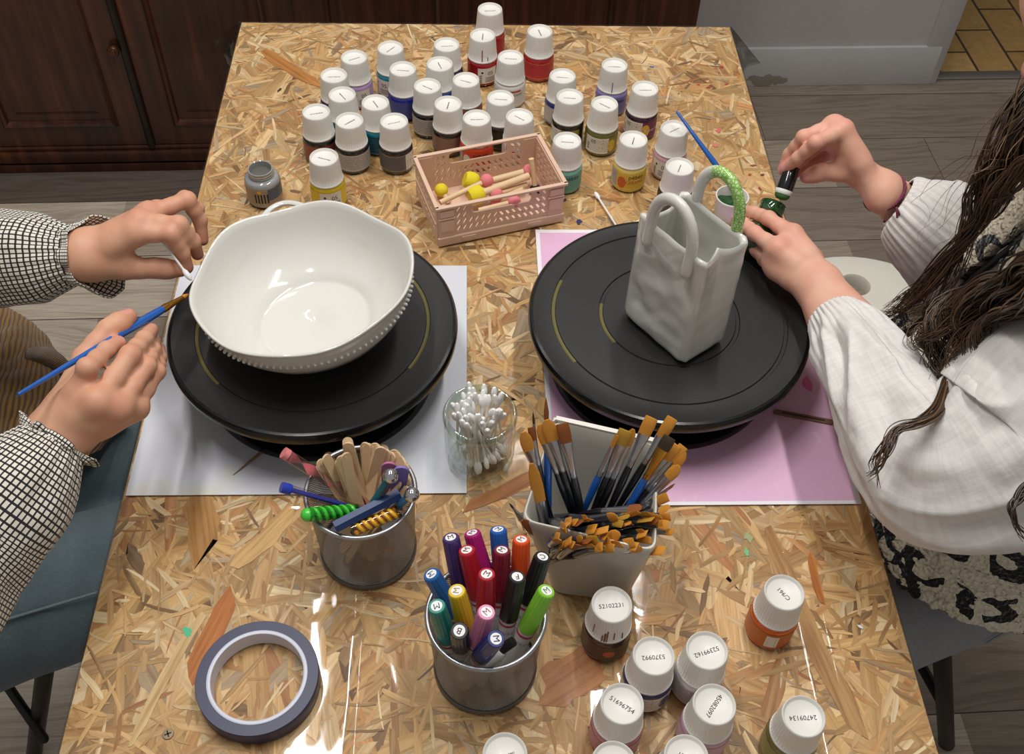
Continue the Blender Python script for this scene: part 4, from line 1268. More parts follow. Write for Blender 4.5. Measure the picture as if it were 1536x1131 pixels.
def mesh_cup(label, cx, cy, R, r0, h):
    r = thing('pen_cup', label, 'pen cup', (cx, cy, TZ + SURF))
    m_ = MB(); m_.lathe([(r0, .004), (R, h - .002)], 96, uv=True); m_.build('mesh_wall', WIRE, r)
    m_ = MB(); m_.lathe([(R + .0022 * math.cos(a), h + .0022 * math.sin(a) - .002) for a in [2 * PI * k / 10 for k in range(10)]], 72, close=True); m_.build('rim', STEEL, r)
    m_ = MB(); m_.lathe([(0, .0004), (r0 - .001, 0), (r0 + .0014, .0008), (r0 + .0016, .004), (r0 + .0006, .0062), (r0 - .0008, .0045), (r0 - .001, .0018), (0, .0018)], 72); m_.build('base', mat('cup_base', (110, 110, 112), .45, .6), r)
    return r


MC = Vector((.0110, .4035, TZ + SURF)); SC = Vector((-.0985, .5240, TZ + SURF))
mesh_cup('silver wire mesh cup full of felt markers at the near table end', MC.x, MC.y, .0480, .0440, .098)
mesh_cup('silver wire mesh cup full of wooden sticks and pens', SC.x, SC.y, .0480, .0440, .098)


def aim(px, py, bottom, L):
    """end point sighted at (px, py) at distance L from `bottom`, above it."""
    lo, hi = .03, .30; best = None
    for k in range(400):
        z = lo + (hi - lo) * k / 399; q = at(px, py, z); e = abs((q - bottom).length - L)
        if best is None or e < best[0]: best = (e, q)
    return best[1]


def in_cup(C, px, py, z=.006, lim=.036):
    q = at(px, py, SURF + z); d = Vector((q.x - C.x, q.y - C.y, 0))
    if d.length > lim: d = d.normalized() * lim
    return Vector((C.x + d.x, C.y + d.y, TZ + SURF + z))


def upright(r, A, B, rollpix=None):
    """Place thing r at A with local Z to B."""
    r.location = A; r.rotation_euler = frame(Vector(), B - A).to_euler()


BARW = mat('marker_barrel', (214, 212, 210), .35, coat=.2); REDL = mat('marker_ring_red', (190, 40, 60), .4); BARG = mat('marker_print', (150, 146, 150), .5)
MARK = [((676, 806), (715, 990), (66, 44, 104), 'M', 0.52, 'dark purple'), ((708, 799), (768, 1000), (168, 28, 108), 'M', 1.43, 'magenta'), ((747, 794), (768, 1000), (28, 90, 170), 'M', -0.61, 'bright blue at the back'),
        ((782, 809), (775, 1000), (222, 78, 28), 'M', 0.87, 'orange'), ((700, 825), (745, 1005), (176, 24, 40), 'M', 1.48, 'crimson red'), ((753, 825), (742, 1010), (122, 24, 44), 'M', 0.87, 'dark wine red'),
        ((814, 835), (755, 1005), (26, 26, 28), 'C', 3.14, 'tall black, rightmost'), ((647, 861), (735, 1010), (30, 92, 160), 'M', 2.44, 'blue, leftmost'), ((730, 861), (726, 1015), (170, 22, 42), 'M', -0.52, 'red, in the middle'),
        ((776, 865), (742, 1020), (28, 28, 30), 'F', 3.14, 'black and lettered F'), ((685, 886), (722, 1025), (222, 186, 30), 'M', 1.54, 'yellow'), ((820, 886), (745, 1030), (128, 194, 52), 'M', 0.38, 'lime green'),
        ((655, 909), (695, 1030), (24, 128, 116), 'M', 3.49, 'teal green'), ((730, 918), (695, 1030), (214, 130, 168), 'M', 0.70, 'pink'), ((689, 946), (694, 1000), (32, 32, 34), 'B', 2.71, 'black and lettered B'), ((744, 958), (690, 1020), (36, 48, 112), 'M', -1.54, 'navy blue, nearest')]
for (tp, bp, col, ch, ang, nm) in MARK:
    L = .138; B0 = in_cup(MC, *bp); T0 = aim(*tp, B0, L); d = (T0 - B0).normalized()
    r = thing('felt_marker', 'felt marker with a ribbed cap in the wire cup, ' + nm, 'marker'); upright(r, T0 - d * L, T0)
    cm = mat('cap_%d_%d_%d' % col, col, .35, coat=.15)
    m_ = MB(); m_.lathe([(0, 0), (.004, 0), (.0052, .004), (.0070, .008), (.0072, .012), (.0072, L - .050), (0, L - .050)], 20); br = m_.build('barrel', BARW, r)
    m_ = MB(); m_.lathe([(.00735, L - .0505), (.00735, L - .048)], 20); m_.lathe([(.00735, L - .056), (.00735, L - .0535)], 20); m_.build('ring', REDL, br)
    m_ = MB()
    for q in range(3):
        put_text(m_, 'marker', .006, Matrix(((0, -1, 0, 0), (0, 0, 0, 0), (1, 0, 0, 0), (0, 0, 0, 1))) if False else Matrix.Identity(4), (.0073, q * 2.1, L - .064))
    nR = 20
    m_.build('barrel_print', BARG, br)
    m_ = MB(); m_.lathe([(.0070, L - .050), (.0079, L - .0495), (.0079, L - .036), (.0077, L - .034), (.0070, L - .002), (.0066, L - .0004), (.0062, L), (0, L)], 96, fr=lambda a, i, rr, z: (rr + (.00024 * math.cos(a * 16) if 3 <= i <= 4 else 0), z)); cp = m_.build('cap', cm, r)
    m_ = MB(); m_.lathe([(.0045, L + .0002), (0, L + .0002)], 24); dk = m_.build('cap_disc', mat('disc_white', (238, 236, 234), .4), cp)
    up = frame(Vector(), d).to_3x3(); camu = Vector((RC[0][1] * -1, RC[1][1] * -1, RC[2][1] * -1)); lx = up.inverted() @ camu; base = math.atan2(lx.y, lx.x) - PI / 2
    m_ = MB(); put_text(m_, ch, .0072, Matrix.Translation((0, 0, L + .0004)) @ Matrix.Rotation(base + ang, 4, 'Z')); m_.build('cap_letter', mat('lc_%d_%d_%d' % col, tuple(int(v * .7) for v in col), .5), dk, False)
# white pen with a dark plug lying low among the markers
B0 = at(735, 985, .074); T0 = at(770, 962, .092); r = thing('felt_marker', 'white barrel marker end with a black plug low in the wire cup', 'marker'); d = (T0 - B0).normalized(); A0 = T0 - d * .06; upright(r, A0, T0)
m_ = MB(); m_.lathe([(0, 0), (.006, .0), (.0070, .004), (.0070, .045), (.0055, .047), (0, .047)], 18); m_.build('barrel', BARW, r)
m_ = MB(); m_.lathe([(.0045, .047), (.0042, .060), (0, .061)], 16); m_.build('plug', mat('plug_black', (26, 26, 28), .4), r)

# ================================================================ sticks and tools in the other cup
m_ = MB(); k = 8; w = .0050; Ls = .114; pts = [(w * math.cos(PI * i / k), Ls - w + w * math.sin(PI * i / k)) for i in range(k + 1)] + [(w * math.cos(PI + PI * i / k), w + w * math.sin(PI + PI * i / k)) for i in range(k + 1)]
m_.poly(pts, .0020, Matrix.Translation((0, .001, 0)) @ Matrix.Rotation(PI / 2, 4, 'X'))
POPM = m_.mesh('stick', mat('birch_stick', (214, 182, 142), .6, vary=(60, .14)), False)
TIPS = [(400, 318), (405, 345), (412, 372), (300, 395), (290, 410), (282, 425), (262, 432), (258, 448), (275, 476), (380, 405), (368, 412), (360, 424), (392, 398), (492, 345), (505, 350), (518, 356), (548, 350), (560, 362), (575, 368), (590, 358), (600, 380),
        (615, 392), (630, 398), (648, 384), (660, 396), (672, 412), (682, 424), (690, 438), (700, 452), (668, 532), (706, 500), (715, 520), (708, 574), (700, 470)]
rp = random.Random(8)
for (zx, zy) in TIPS:
    px, py = 400 + zx / 3.3275, 560 + zy / 3.3275
    bx, by = 548 + (548 - px) * .55 + rp.uniform(-18, 18), 838 + rp.uniform(-26, 22)
    B0 = in_cup(SC, bx, by, .004, .036); T0 = aim(px, py, B0, .128 + rp.uniform(-.004, .004)); d = (T0 - B0).normalized()
    r = thing('craft_stick', 'wooden craft stick with a rounded end in the wire mesh cup', 'craft stick', group='wooden craft sticks in the mesh cup')
    A0 = T0 - d * .114
    out = Vector((T0.x - SC.x, T0.y - SC.y + .02, 0)); r.location = A0
    M = frame(Vector(), d, out.normalized() if out.length > .004 else Vector((0, -1, 0))); r.rotation_euler = (M @ Matrix.Rotation(rp.uniform(-.35, .35) , 4, 'Z') @ Matrix.Rotation(PI / 2, 4, 'Z') @ Matrix.Rotation(PI / 2, 4, 'Z')).to_euler()
    obj('stick', POPM, r)


def zp(zx, zy): return 400 + zx / 3.3275, 560 + zy / 3.3275


def rod(name, label, cat, p, z0, q, z1, rad, m, ext=0.0, n=12, part='barrel'):
    A, B = at(*zp(*p), z0), at(*zp(*q), z1); d = (B - A).normalized(); B = B + d * ext; L = (B - A).length
    r = thing(name, label, cat); upright(r, A, B); m_ = MB(); m_.tube([(0, 0, L * i / 8) for i in range(9)], rad, n, roundcap=False); o = m_.build(part, m, r)
    return r, o, L, d


CL3 = clear_mat('clear_barrel', (236, 230, 234), .05, 1.45, None, .04)
r, o, L, d = rod('twisted_pen', 'clear pen with a pink spiral inside leaning out of the stick cup', 'pen', (88, 398), .128, (490, 650), .070, .0052, CL3, .02)
m_ = MB(); n = 90
for ph in (0,):
    vs = [];
    for i in range(n + 1):
        z = .002 + (L - .004) * i / n; a = 2 * PI * 2.2 * i / n + ph
        vs += [(.0046 * math.cos(a), .0046 * math.sin(a), z), (-.0046 * math.cos(a), -.0046 * math.sin(a), z)]
    m_.add(vs, [(2 * i, 2 * i + 1, 2 * i + 3, 2 * i + 2) for i in range(n)])
m_.build('pink_spiral', mat('spiral_pink', (226, 120, 120), .4), o)
m_ = MB(); m_.lathe([(0, -.001), (.0054, -.001), (.0054, .004), (0, .004)], 16); m_.build('end_cap', mat('endcap_pink', (224, 130, 130), .4), r)
r, o, L, d = rod('ballpoint_pen', 'clear pen with a blue refill leaning out to the left of the stick cup', 'pen', (78, 570), .120, (440, 672), .084, .0042, CL3, .015)
m_ = MB(); m_.tube([(0, 0, .004), (0, 0, L - .003)], .0022, 8, flat=None); m_.build('blue_refill', mat('refill_blue', (44, 50, 160), .3), o)
m_ = MB(); m_.lathe([(0, -.001), (.0048, -.001), (.0050, .006), (.0044, .008), (0, .008)], 16); m_.build('end_cap', mat('endcap_blue', (40, 60, 170), .3), r)
r, o, L, d = rod('twisted_pen', 'bright green spiral handle pen at the left rim of the stick cup', 'pen', (205, 706), .112, (400, 690), .098, .0062, clear_mat('clear_green', (120, 220, 110), .06, 1.45, None, .05), .01)
m_ = MB()
for ph in (0, PI): m_.tube([(.0040 * math.cos(2 * PI * 3 * i / 60 + ph), .0040 * math.sin(2 * PI * 3 * i / 60 + ph), .003 + (L - .006) * i / 60) for i in range(61)], .0026, 8)
m_.build('green_spiral', mat('spiral_green', (62, 190, 52), .3), o)
m_ = MB(); m_.ball(.0062, None, 14, 8); m_.build('end_knob', mat('endcap_green', (70, 196, 60), .3, coat=.4), r)
r, o, L, d = rod('sculpting_tool', 'dark blue flat handled tool lying across the stick cup rim', 'tool', (340, 768), .106, (662, 602), .112, .0058, mat('navy_handle', (34, 54, 100), .35), 0, 6, 'handle')
r, o, L, d = rod('twisted_pen', 'yellow spiral handle pen lying along the near rim of the stick cup', 'pen', (425, 785), .100, (655, 690), .103, .0056, clear_mat('clear_yellow', (236, 206, 90), .06, 1.45, None, .05), 0)
m_ = MB()
for ph in (0, PI): m_.tube([(.0036 * math.cos(2 * PI * 3 * i / 60 + ph), .0036 * math.sin(2 * PI * 3 * i / 60 + ph), .003 + (L - .006) * i / 60) for i in range(61)], .0024, 8)
m_.build('yellow_spiral', mat('spiral_yellow', (222, 176, 40), .3), o)
CHROME = mat('chrome', (220, 220, 222), .06, 1.)
for (bp, sp, zb, nm, hc) in (((605, 532), (530, 648), .134, 'dotting tool with a chrome ball in the middle of the stick cup', (34, 96, 110)), ((712, 616), (640, 672), .122, 'dotting tool with a chrome ball at the right rim of the stick cup', (52, 120, 170))):
    r, o, L, d = rod('dotting_tool', nm, 'dotting tool', bp, zb, sp, zb - .026, .0034, mat('dt_%d' % hc[1], hc, .3), .04, 12, 'handle')
    m_ = MB(); m_.ball(.0068, Matrix.Translation((0, 0, -.005)), 20, 14); m_.build('ball', CHROME, r)
for (tp, bp, col, nm) in (((612, 440), (612, 600), (176, 104, 150), 'mauve'), ((676, 462), (650, 610), (126, 116, 190), 'lavender')):
    A, B = at(*zp(*bp), .09), at(*zp(*tp), .136); r = thing('nail_file', 'flat %s file stick among the craft sticks' % nm, 'file'); r.location = A
    r.rotation_euler = (frame(Vector(), B - A, Vector((0, 1, 0))) @ Matrix.Rotation(0, 4, 'Z')).to_euler(); L = (B - A).length
    m_ = MB(); w = .0066; k = 8; pts = [(w * math.cos(PI * i / k), L - w + w * math.sin(PI * i / k)) for i in range(k + 1)] + [(-w, -.02), (w, -.02)]
    m_.poly(pts, .002, Matrix.Rotation(PI / 2, 4, 'X')); m_.build('file_stick', mat('file_%s' % nm, col, .7), r, False)

# ================================================================ brush pot
POTM = mat('pot_glaze', (190, 185, 173), .30, coat=.25)
P_top = [at(829, 630, .112), at(988, 666, .112), at(985, 830, .112), at(780, 782, .112)]       # BL BR FR FL
P_bot = [Vector((.078, .556, TZ)), Vector((.152, .536, TZ)), Vector((.143, .462, TZ)), Vector((.0725, .474, TZ))]
pc = sum(P_bot, Vector()) / 4; pot = thing('brush_pot', 'off-white square ceramic pot crammed with paint brushes', 'pot', (pc.x, pc.y, TZ + SURF))


def rquad(Q, r, n=5, off=0.0):
    """rounded quad outline from four corners (any order round), shrunk by off."""
    c = sum(Q, Vector()) / 4; out = []
    Q = [c + (q - c) * (1 - off / (q - c).length * 1.2) for q in Q]
    for i in range(4):
        a, b, d = Q[i - 1], Q[i], Q[(i + 1) % 4]; u = (a - b).normalized(); v = (d - b).normalized()
        p0, p1 = b + u * r, b + v * r
        for k in range(n + 1):
            t = k / n; out.append((1 - t) ** 2 * p0 + 2 * t * (1 - t) * b + t * t * p1)
    return out


def pot_ring(t, off, z):
    Q = [b.lerp(Vector((a.x, a.y, TZ)), t) for a, b in zip(P_top, P_bot)]
    return [Vector((p.x, p.y, TZ + SURF + z)) for p in rquad(Q, .012, 5, off)]


rings = [pot_ring(0, .004, 0)] + [pot_ring(k / 8, 0, .002 + .108 * k / 8) for k in range(9)]
rings += [pot_ring(1, .0012, .1118), pot_ring(1, .0028, .1118), pot_ring(1, .004, .110)] + [pot_ring(k / 8, .004, .002 + .108 * k / 8) for k in range(7, 0, -1)] + [pot_ring(0, .004, .006)]
n = len(rings[0]); m_ = MB(); fs = [(i * n + j, i * n + (j + 1) % n, (i + 1) * n + (j + 1) % n, (i + 1) * n + j) for i in range(len(rings) - 1) for j in range(n)]
o_ = (len(rings) - 1) * n; fs += [tuple(range(n)), tuple(range(o_, o_ + n))]
m_.add([p for r_ in rings for p in r_], fs); bm = bmesh.new()
body = m_.build('pot_body', POTM, pot, world=True, angle=50)
bm.from_mesh(body.data); bmesh.ops.recalc_face_normals(bm, faces=bm.faces[:]); bm.to_mesh(body.data); bm.free()
# back wall lip stands higher, with a finger slot
bl, br_ = P_top[0], P_top[1]; d = (br_ - bl); q = Vector((-d.y, d.x, 0)).normalized()
m_ = MB(); Ml = Matrix((d.normalized(), q, Vector((0, 0, 1)))).transposed().to_4x4(); Ml.translation = (bl + br_) / 2 + Vector((0, 0, -.008)) - q * .002
Lw = d.length - .006
hl = [[(-.040 + .009 * math.cos(2 * PI * i / 12), .0085 + .0022 * math.sin(2 * PI * i / 12)) for i in range(12)][::-1]]
holed(m_, Lw, .0125, hl, .0045, Ml); m_.build('back_lip', mat('pot_white', (228, 224, 214), .35, coat=.2), pot, False, world=True)

BRS = {'gold': mat('bristle_gold', (204, 138, 48), .5, vary=(900, .2)), 'brown': mat('bristle_brown', (140, 78, 30), .5, vary=(900, .2)), 'dark': mat('bristle_dark', (62, 46, 32), .5), 'olive': mat('bristle_olive', (176, 134, 44), .5, vary=(900, .2))}
HND = {'black': mat('handle_black', (22, 22, 24), .25, coat=.4), 'blue': mat('handle_blue', (26, 92, 176), .25, coat=.5)}
FER = {'silver': mat('ferrule_silver', (186, 188, 192), .25, .95), 'gold': mat('ferrule_gold', (206, 150, 62), .25, .95)}


def brush_parts(r, L, w, flat, hair, ferr, hcol, hl_, fl, ferc='silver', hr=.0034):
    """brush along local Z, tip at z=L. w half width of the head, hl_ hair length, fl ferrule length."""
    zb = L - hl_; zf_ = zb - fl; n = 14; sec = []
    def ell(a, b, z, nn=n): return [(a * math.cos(2 * PI * k / nn), b * math.sin(2 * PI * k / nn), z) for k in range(nn)]
    def skin(rows, cap=True):
        m_ = MB(); vs = [p for r_ in rows for p in r_]; nn = len(rows[0])
        fs = [(i * nn + j, i * nn + (j + 1) % nn, (i + 1) * nn + (j + 1) % nn, (i + 1) * nn + j) for i in range(len(rows) - 1) for j in range(nn)]
        fs += [tuple(reversed(range(nn))), tuple(range((len(rows) - 1) * nn, len(rows) * nn))]; m_.add(vs, fs); return m_
    rr = hr
    skin([ell(.0012, .0012, 0), ell(.0017, .0017, .003), ell(rr * .72, rr * .72, zf_ * .45), ell(rr * 1.08, rr * 1.08, zf_ * .84), ell(rr * .98, rr * .98, zf_ * .95), ell(rr * .86, rr * .86, zf_)]).build('handle', HND[hcol], r)
    t = w * .30 if flat else w
    skin([ell(rr * .9, rr * .9, zf_ - .001), ell(rr * .98, rr * .98, zf_ + .002), ell(rr * .9, rr * .9, zf_ + .0035), ell(rr * .98, rr * .98, zf_ + .005), ell(rr * .9, rr * .9, zf_ + .0065), ell((rr + w) * .46, (rr + t) * .46, zf_ + fl * .6), ell(w, t, zb)]).build('ferrule', FER[ferc], r)
    if flat == 'filbert': rows = [ell(w * .96, t * .9, zb - .001), ell(w * 1.1, t * .95, zb + hl_ * .4), ell(w * .95, t * .7, zb + hl_ * .75), ell(w * .4, t * .35, L)]
    elif flat: rows = [ell(w * .96, t * .9, zb - .001), ell(w * 1.04, t * .85, zb + hl_ * .5), ell(w * .98, t * .45, L - .0006), ell(w * .92, t * .2, L)]
    else: rows = [ell(w * .95, w * .95, zb - .001), ell(w * 1.05, w * 1.05, zb + hl_ * .35), ell(w * .55, w * .55, zb + hl_ * .75), ell(w * .08, w * .08, L)]
    skin(rows).build('bristles', BRS[hair], r)


def pz(zx, zy): return 760 + zx / 3.534, 590 + zy / 3.534


def brush(label, tip, ferr_end, ztip, w, flat, hair, hcol, ferc='silver', hl_=.013, fl=.026, low=(880, 850), L=.175, group=None, roll=None, hr=.0034):
    T0 = at(*pz(*tip), ztip)
    B0 = at(*low, .012); d = (T0 - B0).normalized()
    r = thing('paint_brush', label, 'paint brush', group=group); r.location = T0 - d * L
    L2 = min(L, (T0 - B0).length); r.location = T0 - d * L2
    camd = (Vector((0, 0, TZ + CAMH)) - T0).normalized()
    M = frame(Vector(), d, Vector((-camd.x, -camd.y, -camd.z)).cross(d).cross(d)) if False else None
    z = d; y = (camd - z * camd.dot(z)).normalized(); x = y.cross(z); M = Matrix((x, y, z)).transposed()
    if roll: M = M @ Matrix.Rotation(roll, 3, 'Z')
    r.rotation_euler = M.to_euler()
    brush_parts(r, L2, w, flat, hair, None, hcol, hl_, fl, ferc, hr); return r


UP = [((208, 22), None, .185, .0021, False, 'brown', 'blue', 'gold', .022, .030, (826, 850), 'pointed brush with a gold ferrule and blue handle, tallest at the left of the pot'),
      ((140, 98), None, .172, .0011, False, 'dark', 'black', 'silver', .012, .045, (815, 850), 'thin dark liner brush at the left back of the pot'),
      ((88, 205), None, .160, .0052, 'filbert', 'gold', 'black', 'silver', .020, .020, (850, 850), 'golden filbert brush leaning farthest left in the pot'),
      ((128, 180), None, .160, .0030, True, 'brown', 'black', 'silver', .014, .024, (836, 850), 'small brown flat brush beside the leftmost filbert'),
      ((212, 140), None, .168, .0058, 'filbert', 'gold', 'black', 'silver', .022, .032, (893, 855), 'wide golden filbert brush behind the tall blue handled one'),
      ((176, 165), None, .162, .0050, 'filbert', 'gold', 'black', 'silver', .020, .032, (886, 850), 'golden filbert brush left of the wide filbert'),
      ((293, 160), None, .168, .0056, True, 'brown', 'black', 'silver', .020, .036, (892, 858), 'square brown brush standing before the pot back wall'),
      ((585, 222), None, .160, .0020, True, 'gold', 'blue', 'silver', .014, .034, (846, 832), 'narrow golden brush with a blue handle in the middle of the pot'),
      ((632, 195), None, .164, .0060, True, 'olive', 'black', 'silver', .016, .036, (860, 842), 'broad olive gold flat brush in the middle of the pot'),
      ((672, 190), None, .164, .0038, 'filbert', 'gold', 'black', 'silver', .018, .036, (866, 846), 'golden brush just right of the broad olive one'),
      ((770, 128), None, .172, .0056, True, 'gold', 'black', 'silver', .018, .034, (874, 850), 'flat golden brush standing before the white pot lip'),
      ((880, 130), None, .172, .0050, True, 'gold', 'black', 'silver', .022, .030, (878, 840), 'flat golden brush rising at the right back pot corner'),
      ((866, 232), None, .160, .0056, True, 'dark', 'blue', 'gold', .014, .034, (890, 850), 'dark bristled brush with gold ferrule and blue handle at the right'),
      ((900, 270), None, .150, .0056, True, 'gold', 'black', 'silver', .018, .040, (872, 848), 'golden flat brush in the right bundle, uppermost left'),
      ((938, 280), None, .150, .0046, True, 'gold', 'black', 'silver', .018, .036, (880, 850), 'golden flat brush at the right end of the right bundle'),
      ((945, 310), None, .146, .0050, 'filbert', 'gold', 'black', 'silver', .020, .036, (884, 852), 'golden filbert brush below the right bundle tip'),
      ((915, 385), None, .142, .0046, 'filbert', 'gold', 'black', 'silver', .016, .038, (876, 850), 'golden filbert brush low in the right bundle'),
      ((893, 478), None, .130, .0012, False, 'brown', 'black', 'silver', .008, .034, (866, 838), 'thin liner brush pointing right over the pot edge'),
      ((855, 548), None, .122, .0042, True, 'gold', 'blue', 'silver', .018, .036, (866, 800), 'golden flat brush with blue handle lying to the right'),
      ((132, 372), None, .140, .0052, 'filbert', 'gold', 'black', 'silver', .042, .050, (838, 870), 'long haired golden brush at the left pot wall'),
      ((14, 582), None, .128, .0010, False, 'dark', 'black', 'silver', .008, .024, (838, 850), 'thin liner brush poking out over the left front pot corner'),
      ((82, 672), None, .119, .0040, 'filbert', 'brown', 'black', 'silver', .032, .03, (862, 850), 'brown filbert brush lying in the left front pot corner')]
for tip, _, zt, w, fl_, hair, hc, fc, hl_, fl, low, nm in UP:
    brush(nm, tip, None, zt, w, fl_, hair, hc, fc, hl_, fl, low)
rb = random.Random(21)
for k in range(54):
    u = rb.random(); zx = 270 + 620 * (k + rb.random()) / 54; lo_, hi_ = 700 - .24 * (zx - 270), 800 + .07 * (zx - 270); zy = rb.uniform(lo_, hi_)
    t = (zy - lo_) / (hi_ - lo_)
    zt = .128 - .012 * t + rb.uniform(-.003, .003)
    px, py = pz(zx, zy); lowx = px - rb.uniform(80, 130) * (.45 + .55 * (zx - 270) / 620); lowy = py - rb.uniform(-30, 15)
    T0 = at(px, py, zt); B0 = at(min(max(lowx, 822), 960), min(max(lowy, 770), 850), rb.uniform(.04, .085))
    d = (T0 - B0).normalized(); L = min((T0 - B0).length, .15)
    r = thing('paint_brush', 'golden bristled brush in the pile along the front of the pot', 'paint brush', group='piled brushes at the front of the pot')
    r.location = T0 - d * L; camd = (Vector((0, 0, TZ + CAMH)) - T0).normalized(); z = d; y = (camd - z * camd.dot(z)).normalized(); x = y.cross(z)
    r.rotation_euler = (Matrix((x, y, z)).transposed() @ Matrix.Rotation(rb.uniform(-1.2, 1.2), 3, 'Z')).to_euler()
    brush_parts(r, L, rb.uniform(.0028, .0050), rb.choice([True, True, True, 'filbert']), rb.choice(['gold', 'gold', 'gold', 'olive', 'brown']), None, 'black' if rb.random() < .85 else 'blue', rb.uniform(.010, .017), min(.032, L * .4), 'silver')

# blue brush resting in the upturned cap
T0 = at(1106, 291, .030); B0 = at(1036, 196, .078)
T0 = Vector((T0.x, T0.y, T0.z)); r = thing('paint_brush', 'blue handled brush resting in the upturned cap of green paint', 'paint brush'); d = (T0 - B0).normalized(); L = (T0 - B0).length + .03; r.location = T0 - d * L; r.rotation_euler = frame(Vector(), d).to_euler()
brush_parts(r, L, .0020, False, 'dark', None, 'blue', .012, .024, 'gold')

# ================================================================ tape roll
to = [at(300, 1020, .010), at(484, 1045, .010), at(397, 942, .02), at(375, 1126, 0)]
tx, ty = -.1840, .3880
tape = thing('tape_roll', 'roll of blue translucent adhesive tape lying flat on the table', 'tape roll', (tx, ty, TZ + SURF))
TR = .0520
m_ = MB(); m_.lathe([(.0425, .0003), (TR - .0004, .0003), (TR, .0008), (TR, .0172), (TR - .0004, .0178), (.0425, .0178)], 96); m_.build('tape', mat('tape_blue', (34, 38, 74), .4), tape)
m_ = MB(); m_.lathe([(.0392, 0), (.0426, 0), (.0426, .0182), (.0420, .0186), (.0398, .0186), (.0392, .0182)], 96, close=True); m_.build('core', mat('core_white', (206, 208, 222), .35), tape)
# ================================================================ bodies: smooth-blended distance fields meshed as one surface
class Field:
    """Union of blended groups of tapered capsules. groups: [(k inside, k to the rest, [(a, b, ra, rb), ...])]"""
    def __init__(s): s.g = []

    def group(s, k, kout, cones):
        A = np.array([tuple(c[0]) for c in cones], float); B = np.array([tuple(c[1]) for c in cones], float)
        s.g.append((k, kout, A, B, np.array([c[2] for c in cones], float), np.array([c[3] for c in cones], float)))

    def __call__(s, P):
        tot = None
        for k, ko, A, B, ra, rb in s.g:
            d = None
            for i in range(len(A)):
                ab = B[i] - A[i]; L2 = max(ab @ ab, 1e-12)
                t = np.clip(((P - A[i]) @ ab) / L2, 0, 1)
                q = np.linalg.norm(P - A[i] - t[:, None] * ab, axis=1) - (ra[i] + (rb[i] - ra[i]) * t)
                d = q if d is None else smin(d, q, k)
            tot = d if tot is None else smin(tot, d, ko)
        return tot

    def bounds(s, m):
        lo = np.min([np.minimum(A - ra[:, None], B - rb[:, None]).min(0) for k, ko, A, B, ra, rb in s.g], 0)
        hi = np.max([np.maximum(A + ra[:, None], B + rb[:, None]).max(0) for k, ko, A, B, ra, rb in s.g], 0)
        return lo - m, hi + m


def smin(a, b, k):
    if k <= 0: return np.minimum(a, b)
    h = np.clip(.5 + .5 * (b - a) / k, 0, 1)
    return b + (a - b) * h - k * h * (1 - h)


